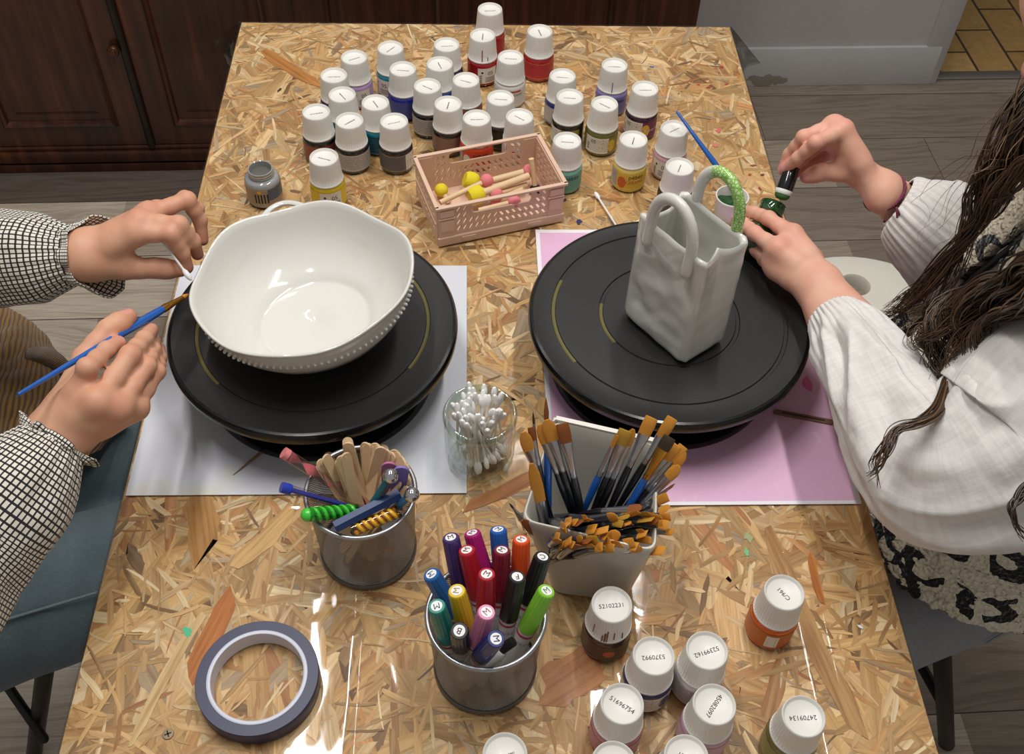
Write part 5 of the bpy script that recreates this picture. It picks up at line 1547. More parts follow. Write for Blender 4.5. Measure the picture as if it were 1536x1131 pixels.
def surface(F, h, lo=None, hi=None):
    """Sparse surface nets over the field. Returns verts (N,3), quads (M,4)."""
    l0, h0 = F.bounds(.03)
    lo = l0 if lo is None else np.maximum(l0, lo); hi = h0 if hi is None else np.minimum(h0, hi)
    Bk = 8; S = Bk * h
    nb = np.ceil((hi - lo) / S).astype(int) + 1
    I = np.stack(np.meshgrid(*[np.arange(n) for n in nb], indexing='ij'), -1).reshape(-1, 3)
    C = lo + (I + .5) * S
    d = F(C); keep = np.abs(d) < S * 1.05 + .012
    I = I[keep]
    g = np.arange(Bk + 1); G = np.stack(np.meshgrid(g, g, g, indexing='ij'), -1).reshape(-1, 3)
    dims = nb * Bk + 4; key = lambda ijk: (ijk[..., 0] * dims[1] + ijk[..., 1]) * dims[2] + ijk[..., 2]
    CK = []; CV = []; EDG = []
    corners = np.array([(a, b, c) for a in (0, 1) for b in (0, 1) for c in (0, 1)])
    eidx = [(a, b) for a in range(8) for b in range(8) if a < b and np.abs(corners[a] - corners[b]).sum() == 1]
    for s0 in range(0, len(I), 400):
        blk = I[s0:s0 + 400]
        N = (blk[:, None, :] * Bk + G[None]).astype(np.int64)
        val = F((lo + N * h).reshape(-1, 3)).reshape(len(blk), Bk + 1, Bk + 1, Bk + 1)
        cs = [val[:, c[0]:Bk + c[0], c[1]:Bk + c[1], c[2]:Bk + c[2]] for c in corners]
        neg = sum((c < 0).astype(int) for c in cs); act = (neg > 0) & (neg < 8)
        w = np.argwhere(act)
        if not len(w): continue
        base = blk[w[:, 0]] * Bk + w[:, 1:]
        cv = np.stack([c[act] for c in cs], 1); acc = np.zeros((len(w), 3)); cnt = np.zeros(len(w))
        for a, b in eidx:
            x = (cv[:, a] < 0) != (cv[:, b] < 0)
            t = np.where(x, cv[:, a] / np.where(x, cv[:, a] - cv[:, b], 1), 0)
            p = corners[a] + t[:, None] * (corners[b] - corners[a]); acc += p * x[:, None]; cnt += x
        CK.append(key(base)); CV.append(lo + (base + acc / cnt[:, None]) * h)
        v0 = val[:, :Bk, :Bk, :Bk]
        for ax in range(3):
            sl = [slice(None)] + [slice(0, Bk)] * 3; sl[ax + 1] = slice(1, Bk + 1); v1 = val[tuple(sl)]
            e = np.argwhere((v0 < 0) != (v1 < 0))
            if len(e):
                EDG.append((ax, blk[e[:, 0]] * Bk + e[:, 1:], v0[tuple(e.T)] < 0))
    CK = np.concatenate(CK); CV = np.concatenate(CV); o = np.argsort(CK); CK = CK[o]; CV = CV[o]
    Q = []
    for ax, b, ng in EDG:
        u, v = [(1, 2), (2, 0), (0, 1)][ax]; eu = np.eye(3, dtype=np.int64)[u]; ev = np.eye(3, dtype=np.int64)[v]
        ks = np.stack([key(b - eu - ev), key(b - ev), key(b), key(b - eu)], 1)
        ix = np.searchsorted(CK, ks); ix = np.clip(ix, 0, len(CK) - 1); ok = (CK[ix] == ks).all(1)
        ix = ix[ok]; f = ~ng[ok]; ix[f] = ix[f][:, ::-1]; Q.append(ix)
    Q = np.concatenate(Q)
    for _ in range(2):       # settle onto the field
        e = 4e-4; d0 = F(CV); gr = np.stack([F(CV + np.eye(3)[i] * e) - d0 for i in range(3)], 1) / e
        gl = np.maximum((gr ** 2).sum(1, keepdims=True), .5); CV = CV - np.clip(d0[:, None], -h * .5, h * .5) * gr / gl * .8
    return CV, Q


def P3(t): return np.array(at(*t))


def hand_field(F, J, sc=1.0, wrist=None, elbow=None, rw=(.021, .0165), rel=.038):
    """J: dict of joints idx/mid/rin/pin = [MCP,PIP,DIP,TIP], thb=[CMC,MCP,IP,TIP], wr=[radial wrist, ulnar wrist] as world points."""
    wr, wu = J['wr']; pal = []
    wc = (wr + wu) / 2
    k = [('idx', .0100, .0122), ('mid', .0100, .0122), ('rin', .0092, .0114), ('pin', .0082, .0102)]
    for i, (n, rm, rb) in enumerate(k):
        w = wr + (wu - wr) * (.12 + .76 * i / 3); m = J[n][0]
        pal.append((w, m, rw[1] * .72 * sc, rm * sc)); pal.append((w + (m - w) * .55, m, rb * sc, rm * sc))
    ms = [J[n][0] for n, _, _ in k]
    for i in range(3): pal.append((ms[i], ms[i + 1], .0085 * sc, .0085 * sc))
    pal.append((wc, J['thb'][0], .0150 * sc, .0140 * sc)); pal.append((J['thb'][0], (J['thb'][1] + ms[0]) / 2 * .5 + J['thb'][1] * .5, .0130 * sc, .0090 * sc))
    F.group(.010 * sc, 0, pal)
    # forearm as two bones side by side
    ax = (elbow - wc); n = np.linalg.norm(ax); ax /= n; side = (wu - wr); side = side - ax * (side @ ax); side /= np.linalg.norm(side)
    s_ = rw[0] * .30
    F.group(.012, .010, [(wc + side * s_, wc + ax * n * .45 + side * .012, rw[1] * .92, rel * .86), (wc - side * s_, wc + ax * n * .45 - side * .012, rw[1] * .92, rel * .86), (wc + ax * n * .4, wc + ax * n, rel * .92, rel * .88), (wr * .45 + wc * .55, wc, rw[1] * .85, rw[1] * .85), (wu * .45 + wc * .55, wc, rw[1] * .85, rw[1] * .85)])
    fr = {'idx': (.0092, .0079, .0071, .0061), 'mid': (.0094, .0081, .0073, .0063), 'rin': (.0088, .0076, .0068, .0059), 'pin': (.0076, .0066, .0060, .0052)}
    for n in ('idx', 'mid', 'rin', 'pin'):
        a, b, c, d = J[n]; r = [x * sc for x in fr[n]]
        # slim between the joints, fuller at the knuckles; the tip joint ends in a rounded pad
        m1, m2 = (a + b) / 2, (b + c) / 2
        dors = b - (a + c) / 2; dn = np.linalg.norm(dors); dors = dors / dn if dn > 1e-4 else np.array([0, 0, 1.])
        F.group(.004 * sc, .0055 * sc if n == 'idx' else .0045 * sc, [(a, m1, r[0] * 1.05, r[0] * .92), (m1, b, r[0] * .92, r[1] * 1.02), (b, m2, r[1] * 1.02, r[1] * .92), (m2, c, r[1] * .92, r[2]), (c, d, r[2], r[3]), (b + dors * r[1] * .12, b + dors * r[1] * .14, r[1] * .92, r[1] * .92)])
    a, b, c, d = J['thb']; r = [x * sc for x in (.0122, .0102, .0094, .0072)]
    F.group(.006 * sc, .007 * sc, [(a, b, r[0], r[1]), (b, (b + c) / 2, r[1], r[1] * .93), ((b + c) / 2, c, r[1] * .93, r[2]), (c, (c + d) / 2, r[2], r[2] * .97), ((c + d) / 2, d, r[2] * .97, r[3])])
    for n, rr in (('idx', .0066), ('mid', .0068), ('rin', .0060), ('pin', .0050)):       # knuckle heads
        m = J[n][0]; up = J['up']; F.group(0, .007 * sc, [(m + up * .0046 * sc, m + up * .0047 * sc, rr * sc, rr * sc)])


class HandSpec: pass


def mk_hand(idx, mid, rin, pin, thb, wr, elbow, up, sc=1.0, **kw):
    J = {n: [P3(t) for t in v] for n, v in (('idx', idx), ('mid', mid), ('rin', rin), ('pin', pin), ('thb', thb), ('wr', wr))}
    J['up'] = np.array(up, float) / np.linalg.norm(up)
    F = Field(); el = np.array(elbow, float); hand_field(F, J, sc, elbow=el, **kw)
    H_ = HandSpec(); H_.F = F; H_.J = J; H_.el = el; H_.wc = (J['wr'][0] + J['wr'][1]) / 2; H_.sc = sc
    return H_


def m_skin(name, base, flush):
    t = NT(name); co = t.coords(); at_ = t.attr('skin'); sep = t.n('ShaderNodeSeparateXYZ'); t.l(at_, 'Vector', sep, 0)
    n = t.noise(co, 55, 3); n2 = t.noise(co, 420, 2)
    c = t.mix(t.math('MULTIPLY', t.ramp(n, [(.35, (0, 0, 0)), (.7, (255, 255, 255))]), .35), lin(base), lin(flush))
    c = t.mix(t.math('MULTIPLY', sep.outputs[0], .75), c, lin(flush))
    c = t.mix(sep.outputs[1], c, lin((228, 158, 154)))
    ro = t.math('SUBTRACT', .5, t.math('MULTIPLY', sep.outputs[1], .28))
    t.bsdf(c, ro, spec=.35, sss=.12, normal=t.bump(t.math('ADD', t.math('MULTIPLY', n2, .5), t.math('MULTIPLY', t.voro(co, 900), .5)), .10, .0006))
    return t.m


def bm_from(V, Q):
    me = bpy.data.meshes.new('tmp'); me.vertices.add(len(V)); me.vertices.foreach_set('co', V.ravel())
    me.loops.add(len(Q) * 4); me.loops.foreach_set('vertex_index', Q.ravel().astype(np.int32)); me.polygons.add(len(Q))
    me.polygons.foreach_set('loop_start', np.arange(0, len(Q) * 4, 4, dtype=np.int32)); me.update(calc_edges=True); me.validate()
    bm = bmesh.new(); bm.from_mesh(me); bpy.data.meshes.remove(me); return bm


def build_body(name_mat, parent, trunk, hands, h_hand=.0019, h_body=.008):
    """One continuous skin: a coarse trunk field and finer hands, cut and bridged inside the sleeves."""
    full = Field(); full.g = list(trunk.g)
    for hd in hands:
        full.g += [(k, max(ko, .0), A, B, ra, rb) for k, ko, A, B, ra, rb in hd.F.g[1:2]]       # forearms belong to the trunk too
    V, Q = surface(full, h_body); bm = bm_from(V, Q); bm.verts.ensure_lookup_table()
    big = bmesh.new(); cuts = []
    for hd in hands:
        ax = (hd.el - hd.wc) / np.linalg.norm(hd.el - hd.wc); cut = hd.wc + ax * .085; hd.ax = ax; hd.cut = cut
        near = [v for v in bm.verts if np.linalg.norm(np.array(v.co) - cut) < .20]
        ns = set(near); gf = [f for f in bm.faces if all(v in ns for v in f.verts)]; ge = list({e for f in gf for e in f.edges})
        bmesh.ops.bisect_plane(bm, geom=near + ge + gf, plane_co=cut, plane_no=ax, clear_inner=True)
        # drop whatever is left of the trunk's wrist end
        rest = [v for v in bm.verts if v.is_valid and (np.array(v.co) - cut) @ ax < -1e-5 and np.linalg.norm(np.array(v.co) - hd.wc) < .14]
        bmesh.ops.delete(bm, geom=rest, context='VERTS')
    for hd in hands:
        lo, hi = None, None
        V2, Q2 = surface(hd.F, h_hand, *hand_box(hd)); b2 = bm_from(V2, Q2)
        bmesh.ops.bisect_plane(b2, geom=b2.verts[:] + b2.edges[:] + b2.faces[:], plane_co=hd.cut, plane_no=hd.ax, clear_outer=True)
        me = bpy.data.meshes.new('h'); b2.to_mesh(me); b2.free(); bm.from_mesh(me); bpy.data.meshes.remove(me)
    for hd in hands:
        be = [e for e in bm.edges if e.is_boundary and all(abs((np.array(v.co) - hd.cut) @ hd.ax) < 2e-4 and np.linalg.norm(np.array(v.co) - hd.cut) < .12 for v in e.verts)]
        try: bmesh.ops.bridge_loops(bm, edges=be)
        except Exception as ex: print('BRIDGE', ex)
    bmesh.ops.recalc_face_normals(bm, faces=bm.faces[:])
    me = bpy.data.meshes.new('body'); bm.to_mesh(me); bm.free(); me.materials.append(name_mat)
    co = np.zeros(len(me.vertices) * 3); me.vertices.foreach_get('co', co); co = co.reshape(-1, 3); sk = np.zeros_like(co)
    for hd in hands:
        for n in ('idx', 'mid', 'rin', 'pin', 'thb'):
            a, b, c, d = hd.J[n]
            for p, r, w in ((a + hd.J['up'] * .008, .012, .55), (b, .012, .55), (d, .013, .8)):
                if n == 'thb' and p is not d: w *= .4
                q = np.linalg.norm(co - p, axis=1); sk[:, 0] = np.maximum(sk[:, 0], w * np.exp(-(q / r) ** 2))
            dr = (d - c) / np.linalg.norm(d - c); dors = b - (a + c) / 2; dors = dors - dr * (dors @ dr); nn = np.linalg.norm(dors)
            dors = dors / nn if nn > 2e-3 else hd.J['up'] - dr * (hd.J['up'] @ dr); dors = dors / np.linalg.norm(dors)
            if n in getattr(hd, 'nail', {}): dors = np.array(hd.nail[n]); dors = dors - dr * (dors @ dr); dors /= np.linalg.norm(dors)
            ctr = d + dors * .006 * hd.sc - dr * .001; rel = co - ctr; u = rel @ dr; v = rel @ np.cross(dr, dors); w_ = rel @ dors
            m = ((u / .0058) ** 2 + (v / .0042) ** 2 < 1) & (np.abs(w_) < .005); sk[m, 1] = getattr(hd, 'nailw', .35)
    at_ = me.attributes.new('skin', 'FLOAT_VECTOR', 'POINT'); at_.data.foreach_set('vector', sk.astype(np.float32).ravel())
    me.shade_smooth()
    return obj('body', me, parent, True)


def hand_box(hd):
    pts = [p for n in ('idx', 'mid', 'rin', 'pin', 'thb', 'wr') for p in hd.J[n]] + [hd.wc + (hd.el - hd.wc) / np.linalg.norm(hd.el - hd.wc) * .13]
    pts = np.array(pts); return pts.min(0) - .035, pts.max(0) + .035


def V_(p): return np.array(p, float) + np.array([0, 0, TZ])


def trunk_field(pel, chest, neck, head, face, shL, shR, elL, elR, hipL, hipR, kneeL, kneeR, s=1.0):
    F = Field(); nz = (face - head) / np.linalg.norm(face - head)
    F.group(.06, 0, [(pel, chest, .115 * s, .120 * s), (chest, (shL + shR) / 2, .118 * s, .085 * s), (hipL, hipR, .095 * s, .095 * s), ((shL * .8 + neck * .2), (shR * .8 + neck * .2), .06 * s, .06 * s)])
    F.group(.02, .025, [(shL, elL, .046 * s, .034 * s)]); F.group(.02, .025, [(shR, elR, .046 * s, .034 * s)])
    for hp, kn in ((hipL, kneeL), (hipR, kneeR)):
        ft = kn + np.array([0, 0, -.42 * s]); ft[2] = max(ft[2], .07)
        F.group(.03, .04, [(hp, kn, .080 * s, .055 * s), (kn, ft, .052 * s, .036 * s), (ft, ft + nz * np.array([1, 1, 0]) * .13 + np.array([0, 0, -.035]), .036 * s, .028 * s)])
    up = (head - neck) / np.linalg.norm(head - neck); sd = np.cross(up, nz)
    F.group(.025, .02, [(neck - up * .05, head, .048 * s, .05 * s), (head + up * .035 - nz * .015, head + up * .04 + nz * .012, .082 * s, .080 * s), (head - up * .03 + nz * .02, head - up * .055 + nz * .045, .058 * s, .034 * s)])
    ns = head + nz * .088 * s - up * .012
    F.group(.006, .008, [(ns + up * .03 - nz * .014, ns + nz * .003, .006, .0088), (ns - sd * .008 - nz * .002, ns + sd * .008 - nz * .002, .007, .007)])        # nose
    F.group(.004, .004, [(ns - up * .028 - sd * .018 - nz * .012, ns - up * .028 + sd * .018 - nz * .012, .0055, .0055), (ns - up * .038 - sd * .014 - nz * .013, ns - up * .036 + sd * .014 - nz * .013, .006, .006)])   # lips
    for q in (-1, 1):
        F.group(.003, .004, [(ns + up * .030 + sd * q * .031 - nz * .022, ns + up * .030 + sd * q * .033 - nz * .022, .0115, .0115)])          # eyes
        e = head + sd * q * .080 * s - up * .005; F.group(.006, .006, [(e + up * .022, e - up * .018, .010, .008)])         # ears
    return F


# ---------------------------------------------------------------- clothing helpers
def sleeve(name, parent, pts, radii, m, nlen=90, nar=96, folds=.10, seed=0., cuff=None, period=.0047, flat=None, squash=1.0, fscale=1.0, sag=0.0, opening=None, crease=.35):
    """Cloth tube along pts. cuff = (length m, gather count, amplitude): gathered at the first end. uvv carries cloth coordinates."""
    P = catmull([Vector(p) for p in pts], max(2, nlen // (len(pts) - 1)))
    n = len(P); R = lerp_list(radii, n)
    T = [(P[min(i + 1, n - 1)] - P[max(i - 1, 0)]).normalized() for i in range(n)]
    X = Vector((0, 0, 1)); X = (X - T[0] * X.dot(T[0])).normalized(); vs = []; uv = []; L = 0
    for i in range(n):
        if i: L += (P[i] - P[i - 1]).length
        X = (X - T[i] * X.dot(T[i])).normalized(); Y = T[i].cross(X)
        for j in range(nar + 1):
            a = 2 * PI * j / nar; r = R[i]
            c, s_ = math.cos(a), math.sin(a)
            q = Vector((c * 1.3 * fscale, s_ * 1.3 * fscale, L * 16 * fscale + seed)); f = mnoise.noise(q) * .62 + mnoise.noise(q * 2.1 + Vector((5, 1, seed))) * .30 + mnoise.noise(q * 4.7) * .10
            f2 = 1 - abs(mnoise.noise(Vector((c * 1.1 + seed, s_ * 1.1, L * 11 + c * 1.2)))) * 2
            fade = 1.0
            if cuff:
                fade = min(1, max(.10, (L - cuff[0] * .6) / .035)); g = math.exp(-max(0, L - cuff[0]) / .020)
                r += R[i] * cuff[2] * g * math.cos(a * cuff[1] + 2.2 * mnoise.noise(Vector((c * 2, s_ * 2, seed)))) * (1 if L > cuff[0] * .3 else .5)
            r *= 1 + folds * fade * (f + crease * f2)
            C_ = P[i]
            if opening is not None:     # ruffle reaching less far on the side that lies open
                k_ = min(1, max(.06, .55 - .62 * (X * c + Y * s_).dot(opening))); ii = k_ * i; i0 = min(int(ii), n - 2); C_ = P[i0].lerp(P[i0 + 1], ii - i0)
                r = (R[i0] + (R[i0 + 1] - R[i0]) * (ii - i0)) * (r / R[i])
            p = C_ + X * (r * c) + Y * (r * s_ * squash)
            if sag: p.z -= sag * max(0, -c) * fade * r
            vs.append(p); uv.append((j / nar * round(2 * PI * .046 / period), L / period, L))
    k = nar + 1
    m_ = MB(); m_.add(vs, [(i * k + j, (i + 1) * k + j, (i + 1) * k + j + 1, i * k + j + 1) for i in range(n - 1) for j in range(nar)], uvv=uv)
    o = m_.build(name, m, parent, True, world=True, angle=180)
    sd = o.modifiers.new('thick', 'SOLIDIFY'); sd.thickness = .0012; sd.offset = 0
    return o


def m_gingham():
    t = NT('black_white_check'); uv = t.attr('uvv'); sep = t.n('ShaderNodeSeparateXYZ'); t.l(uv, 'Vector', sep, 0)
    a = t.math('LESS_THAN', t.math('FRACT', sep.outputs[0]), .30); b = t.math('LESS_THAN', t.math('FRACT', sep.outputs[1]), .30)
    s_ = t.math('MULTIPLY', t.math('ADD', a, b), .5)
    c = t.ramp(s_, [(0, (226, 220, 206)), (.45, (44, 42, 42)), (1, (18, 18, 20))], 'CONSTANT')
    t.bsdf(c, .9, sheen=.15, normal=t.bump(t.noise(t.mapping(uv.outputs['Vector'], (6, 6, 1)), 1., 2), .2, .0006)); return t.m


def m_linen(name, col):
    t = NT(name); uv = t.attr('uvv')
    w1 = t.noise(t.mapping(uv.outputs['Vector'], (1.6, .10, 0)), 1.0, 3); w2 = t.noise(t.mapping(uv.outputs['Vector'], (.10, 1.6, 0)), 1.0, 3)
    w = t.math('ADD', t.math('MULTIPLY', w1, .5), t.math('MULTIPLY', w2, .5))
    b = lin(col); c = t.mix(t.ramp(w, [(.38, (0, 0, 0)), (.62, (255, 255, 255))]), tuple(v * .86 for v in b[:3]) + (1,), b)
    big = t.noise(t.coords(), 70, 4)
    t.bsdf(c, .85, sheen=.2, normal=t.bump(t.math('ADD', t.math('MULTIPLY', w, .35), t.math('MULTIPLY', big, .8)), .35, .003)); return t.m


def m_denim(name, a, b):
    t = NT(name); co = t.coords(); n = t.noise(co, 240, 3); n2 = t.noise(co, 7, 3); n3 = t.noise(t.mapping(co, (1, 1, 1), (0, 0, .6)), 900, 2)
    c = t.mix(t.math('MULTIPLY', t.math('ADD', n, n2), .5), lin(a), lin(b)); t.bsdf(c, .9, sheen=.2, normal=t.bump(t.math('ADD', n, n3), .5, .0012)); return t.m


def patch(rows, nu=60, nv=60):
    """smooth surface through a grid of points: rows of equal length."""
    R = [catmull([Vector(p) for p in r], max(2, nu // (len(r) - 1))) for r in rows]; m = len(R[0]); out = []
    cols = [catmull([R[i][j] for i in range(len(R))], max(2, nv // (len(R) - 1))) for j in range(m)]
    return [[cols[j][i] for j in range(m)] for i in range(len(cols[0]))]


def cloth(name, parent, rows, m, nu=60, nv=60, disp=None, thick=.004, offset=-1, scale=1.0):
    G = patch(rows, nu, nv); n, k = len(G), len(G[0]); vs = []; uv = []
    for i in range(n):
        for j in range(k):
            p = G[i][j]; du = G[i][min(j + 1, k - 1)] - G[i][max(j - 1, 0)]; dv = G[min(i + 1, n - 1)][j] - G[max(i - 1, 0)][j]
            nr = du.cross(dv); nr = nr.normalized() if nr.length > 1e-12 else Vector((0, 0, 1))
            q = p + nr * disp(p, i / (n - 1), j / (k - 1)) if disp else p
            vs.append(q); uv.append((j / (k - 1) * (scale[0] if isinstance(scale, tuple) else scale), i / (n - 1) * (scale[1] if isinstance(scale, tuple) else scale), 0))
    m_ = MB(); m_.add(vs, [(i * k + j, i * k + j + 1, (i + 1) * k + j + 1, (i + 1) * k + j) for i in range(n - 1) for j in range(k - 1)], uvv=uv)
    o = m_.build(name, m, parent, True, world=True, angle=180)
    if thick: sd = o.modifiers.new('thick', 'SOLIDIFY'); sd.thickness = thick; sd.offset = offset
    return o


def field_mesh(name, parent, F, h, m, disp=None, clip=None):
    V, Q = surface(F, h)
    if disp: V = disp(V)
    me = bpy.data.meshes.new(name); me.from_pydata(V.tolist(), [], Q.tolist()); me.materials.append(m); me.shade_smooth(); me.validate()
    if clip:
        bm = bmesh.new(); bm.from_mesh(me)
        for co, no in clip: bmesh.ops.bisect_plane(bm, geom=bm.verts[:] + bm.edges[:] + bm.faces[:], plane_co=co, plane_no=no, clear_outer=True)
        bm.to_mesh(me); bm.free()
    return obj(name, me, parent, True)
# ================================================================ person on the left, painting the bowl
lp = thing('person', 'person at the left in a checked shirt holding a blue brush to the bowl', 'person', (-.82, .55, 0))
HL = mk_hand([(203, 350, .176), (256, 351, .178), (273, 379, .151), (281, 401, .134)], [(211, 334, .180), (268, 337, .181), (289, 361, .153), (296, 381, .135)],
             [(224, 322, .175), (281, 300, .176), (300, 330, .150), (304, 360, .131)], [(236, 318, .160), (277, 297, .161), (297, 313, .143), (301, 337, .127)],
             [(150, 396, .148), (186, 403, .141), (232, 402, .138), (268, 405, .133)], [(126, 396, .150), (128, 368, .158)], V_((-.622, .772, .112)), (-.15, .15, 1), 1.0, rw=(.0225, .0195), rel=.036)
HR = mk_hand([(119, 592, .182), (131, 552, .204), (160, 525, .188), (178, 514, .177)], [(146, 604, .184), (195, 533, .186), (216, 509, .166), (227, 495, .153)],
             [(176, 612, .172), (219, 550, .170), (229, 525, .150), (231, 511, .139)], [(203, 611, .155), (235, 558, .152), (239, 537, .138), (239, 521, .128)],
             [(96, 612, .164), (128, 538, .170), (163, 496, .176), (193, 475, .173)], [(66, 640, .160), (110, 664, .148)], V_((-.476, .350, .115)), (-.30, -.15, 1), 1.02, rw=(.0225, .0185), rel=.036)
HR.nail = {'thb': (.3, .5, .8)}
SK1 = m_skin('skin_fair', (212, 162, 132), (200, 126, 102))
trunk = trunk_field(V_((-.86, .52, -.17)), V_((-.82, .54, .12)), V_((-.74, .55, .41)), V_((-.70, .56, .53)), V_((-.60, .57, .49)), V_((-.76, .71, .33)), V_((-.70, .37, .32)),
                    HL.el, HR.el, V_((-.84, .62, -.20)), V_((-.82, .45, -.20)), V_((-.22, .86, -.20)), V_((-.14, .70, -.20)))
build_body(SK1, lp, trunk, [HL, HR])
GING = m_gingham()
w = Vector(HL.wc); e = Vector(HL.el); sh = Vector(V_((-.76, .71, .33)))
sleeve('shirt_sleeve', lp, [at(112, 383, .152), at(60, 387, .147), at(0, 390, .138), at(-110, 396, .124), e + Vector((-.02, 0, 0)), e.lerp(sh, .5), sh], [.0275, .0420, .0490, .0530, .0600, .0660, .090], GING, 160, 120, .13, 3.3, (.006, 22, .03), .0047)
sleeve('cuff_ruffle', lp, [at(106, 383, .152), at(122, 382, .153), at(150, 382, .152), at(178, 382, .150)], [.0280, .0300, .0400, .0470], GING, 24, 140, .06, 9.1, (.03, 7, .09), .0047, fscale=2.2, opening=Vector((.20, -.62, .75)))
w = Vector(HR.wc); e = Vector(HR.el); sh = Vector(V_((-.70, .37, .32)))
sleeve('shirt_sleeve', lp, [at(78, 668, .150), at(48, 706, .146), at(10, 752, .140), at(-60, 830, .128), e + Vector((0, -.02, 0)), e.lerp(sh, .5), sh], [.0285, .0410, .0480, .0530, .0600, .0660, .090], GING, 160, 120, .13, 5.7, (.006, 22, .03), .0047)
sleeve('cuff_ruffle', lp, [at(76, 671, .150), at(82, 662, .151), at(92, 650, .152), at(99, 642, .152)], [.0290, .0305, .0390, .0440], GING, 24, 140, .06, 2.4, (.03, 7, .09), .0047, fscale=2.2, opening=Vector((.30, -.40, .86)))
F = Field(); F.group(.06, 0, [(V_((-.86, .52, -.15)), V_((-.82, .54, .12)), .150, .150), (V_((-.82, .54, .12)), V_((-.75, .54, .33)), .150, .110), (V_((-.77, .70, .33)), V_((-.71, .38, .32)), .086, .086), (V_((-.74, .54, .36)), V_((-.735, .55, .40)), .10, .075)])
sv = field_mesh('shirt', lp, F, .009, GING, None, [(V_((-.74, .55, .415)), (.1, 0, 1))])
cv = np.zeros(len(sv.data.vertices) * 3, dtype=np.float32); sv.data.vertices.foreach_get('co', cv); cv = cv.reshape(-1, 3)
av = sv.data.attributes.new('uvv', 'FLOAT_VECTOR', 'POINT'); av.data.foreach_set('vector', np.stack([cv[:, 1] / .0047, (cv[:, 2] - .6 * cv[:, 0]) / .0047, cv[:, 0] * 0], 1).ravel())
hl = V_((-.70, .56, .53)); nl = V_((-.60, .57, .49)) - hl; nl /= np.linalg.norm(nl); ul = np.array([0, 0, 1.])
F = Field(); F.group(.02, 0, [(hl + ul * .045 - nl * .03, hl + ul * .055 + nl * .012, .096, .084), (hl - nl * .055, hl - nl * .06 - ul * .13, .078, .055)])
field_mesh('hair', lp, F, .007, mat('hair_dark_mass', (52, 36, 26), .45, vary=(40, .3)))
F = Field()
F.group(.05, 0, [(V_((-.84, .62, -.195)), V_((-.22, .86, -.200)), .092, .066), (V_((-.22, .86, -.2)), V_((-.20, .87, -.62)), .064, .05)])
F.group(.05, .03, [(V_((-.82, .45, -.195)), V_((-.14, .715, -.200)), .094, .068), (V_((-.14, .715, -.2)), V_((-.12, .72, -.62)), .064, .05), (V_((-.86, .52, -.19)), V_((-.86, .52, -.12)), .105, .12)])


def jdisp(V):
    out = V.copy()
    for i, v in enumerate(V): out[i, 2] += mnoise.noise(Vector((v[0] * 14, v[1] * 26, v[2] * 14))) * .007
    return out


JN = m_denim('blue_denim', (62, 78, 86), (108, 124, 130))
jeans = field_mesh('jeans', lp, F, .009, JN, jdisp)
d = (at(140, 902, -.16) - at(0, 950, -.16)); pts = [at(-40 + k * 8, 965 - k * 2.72, -.155) + Vector((0, 0, .004 * math.sin(k))) for k in range(26)]
THREAD = mat('seam_thread_blue', (112, 126, 130), .9)
def drape(F, pts, lift=.0012):
    """lay points on a field's surface from above; points that miss it are left out."""
    out = []
    for p in pts:
        q = np.array([p[0], p[1], p[2] + .12]); ok = False
        for _ in range(60):
            dd = F(q[None])[0] - lift
            if abs(dd) < 2e-4: ok = True; break
            q[2] -= dd * .8
            if q[2] < p[2] - .2: break
        if ok: out.append(Vector(q))
    return out


m_ = MB(); m_.tube(drape(F, [at(-60 + k * 10, 968 - k * 3.3, -.15) for k in range(22)], .005), .0016, 6); m_.build('side_seam', THREAD, jeans, world=True)
def m_cord():
    t = NT('brown_corduroy'); uv = t.attr('uvv'); sep = t.n('ShaderNodeSeparateXYZ'); t.l(uv, 'Vector', sep, 0)
    v = t.math('ADD', t.math('MULTIPLY', sep.outputs[0], 34.), t.math('MULTIPLY', sep.outputs[1], 9.))
    wv = t.math('ABSOLUTE', t.math('SINE', t.math('MULTIPLY', v, PI)))
    c = t.ramp(wv, [(0, (58, 38, 12)), (.35, (112, 78, 30)), (1, (146, 106, 48))]); c = t.mix(.4, c, t.ramp(t.noise(t.coords(), 40, 3), [(.3, (150, 140, 120)), (.7, (255, 250, 240))]), 'MULTIPLY')
    t.bsdf(c, .85, sheen=.4, normal=t.bump(wv, .8, .003)); return t.m


CORD = m_cord()
cloth('jacket_hem', lp, [[at(-170, 440, -.02), at(-60, 440, -.03), at(0, 458, -.04), at(50, 490, -.045), at(88, 532, -.055)],
                         [at(-180, 530, -.01), at(-70, 520, -.02), at(0, 535, -.03), at(60, 555, -.04), at(104, 572, -.06)],
                         [at(-180, 630, -.01), at(-70, 610, -.02), at(0, 605, -.03), at(70, 612, -.045), at(150, 600, -.09)],
                         [at(-180, 720, -.03), at(-70, 700, -.04), at(0, 680, -.05), at(90, 668, -.075), at(192, 628, -.112)],
                         [at(-170, 780, -.06), at(-60, 760, -.07), at(10, 720, -.08), at(100, 700, -.09), at(168, 654, -.118)]], CORD, 80, 80,
      lambda p, i, j: .006 * mnoise.noise(Vector((p.x * 22, p.y * 22, 2))) + .003 * mnoise.noise(Vector((p.x * 60, p.y * 60, 5))), .005)
cloth('jacket_strap', lp, [[at(40, 527, -.035), at(62, 524, -.035), at(84, 532, -.04), at(106, 552, -.055)], [at(40, 534, -.03), at(62, 532, -.028), at(86, 543, -.034), at(104, 563, -.05)], [at(42, 542, -.036), at(60, 542, -.036), at(84, 552, -.042), at(98, 568, -.06)]], CORD, 24, 10, None, .004)

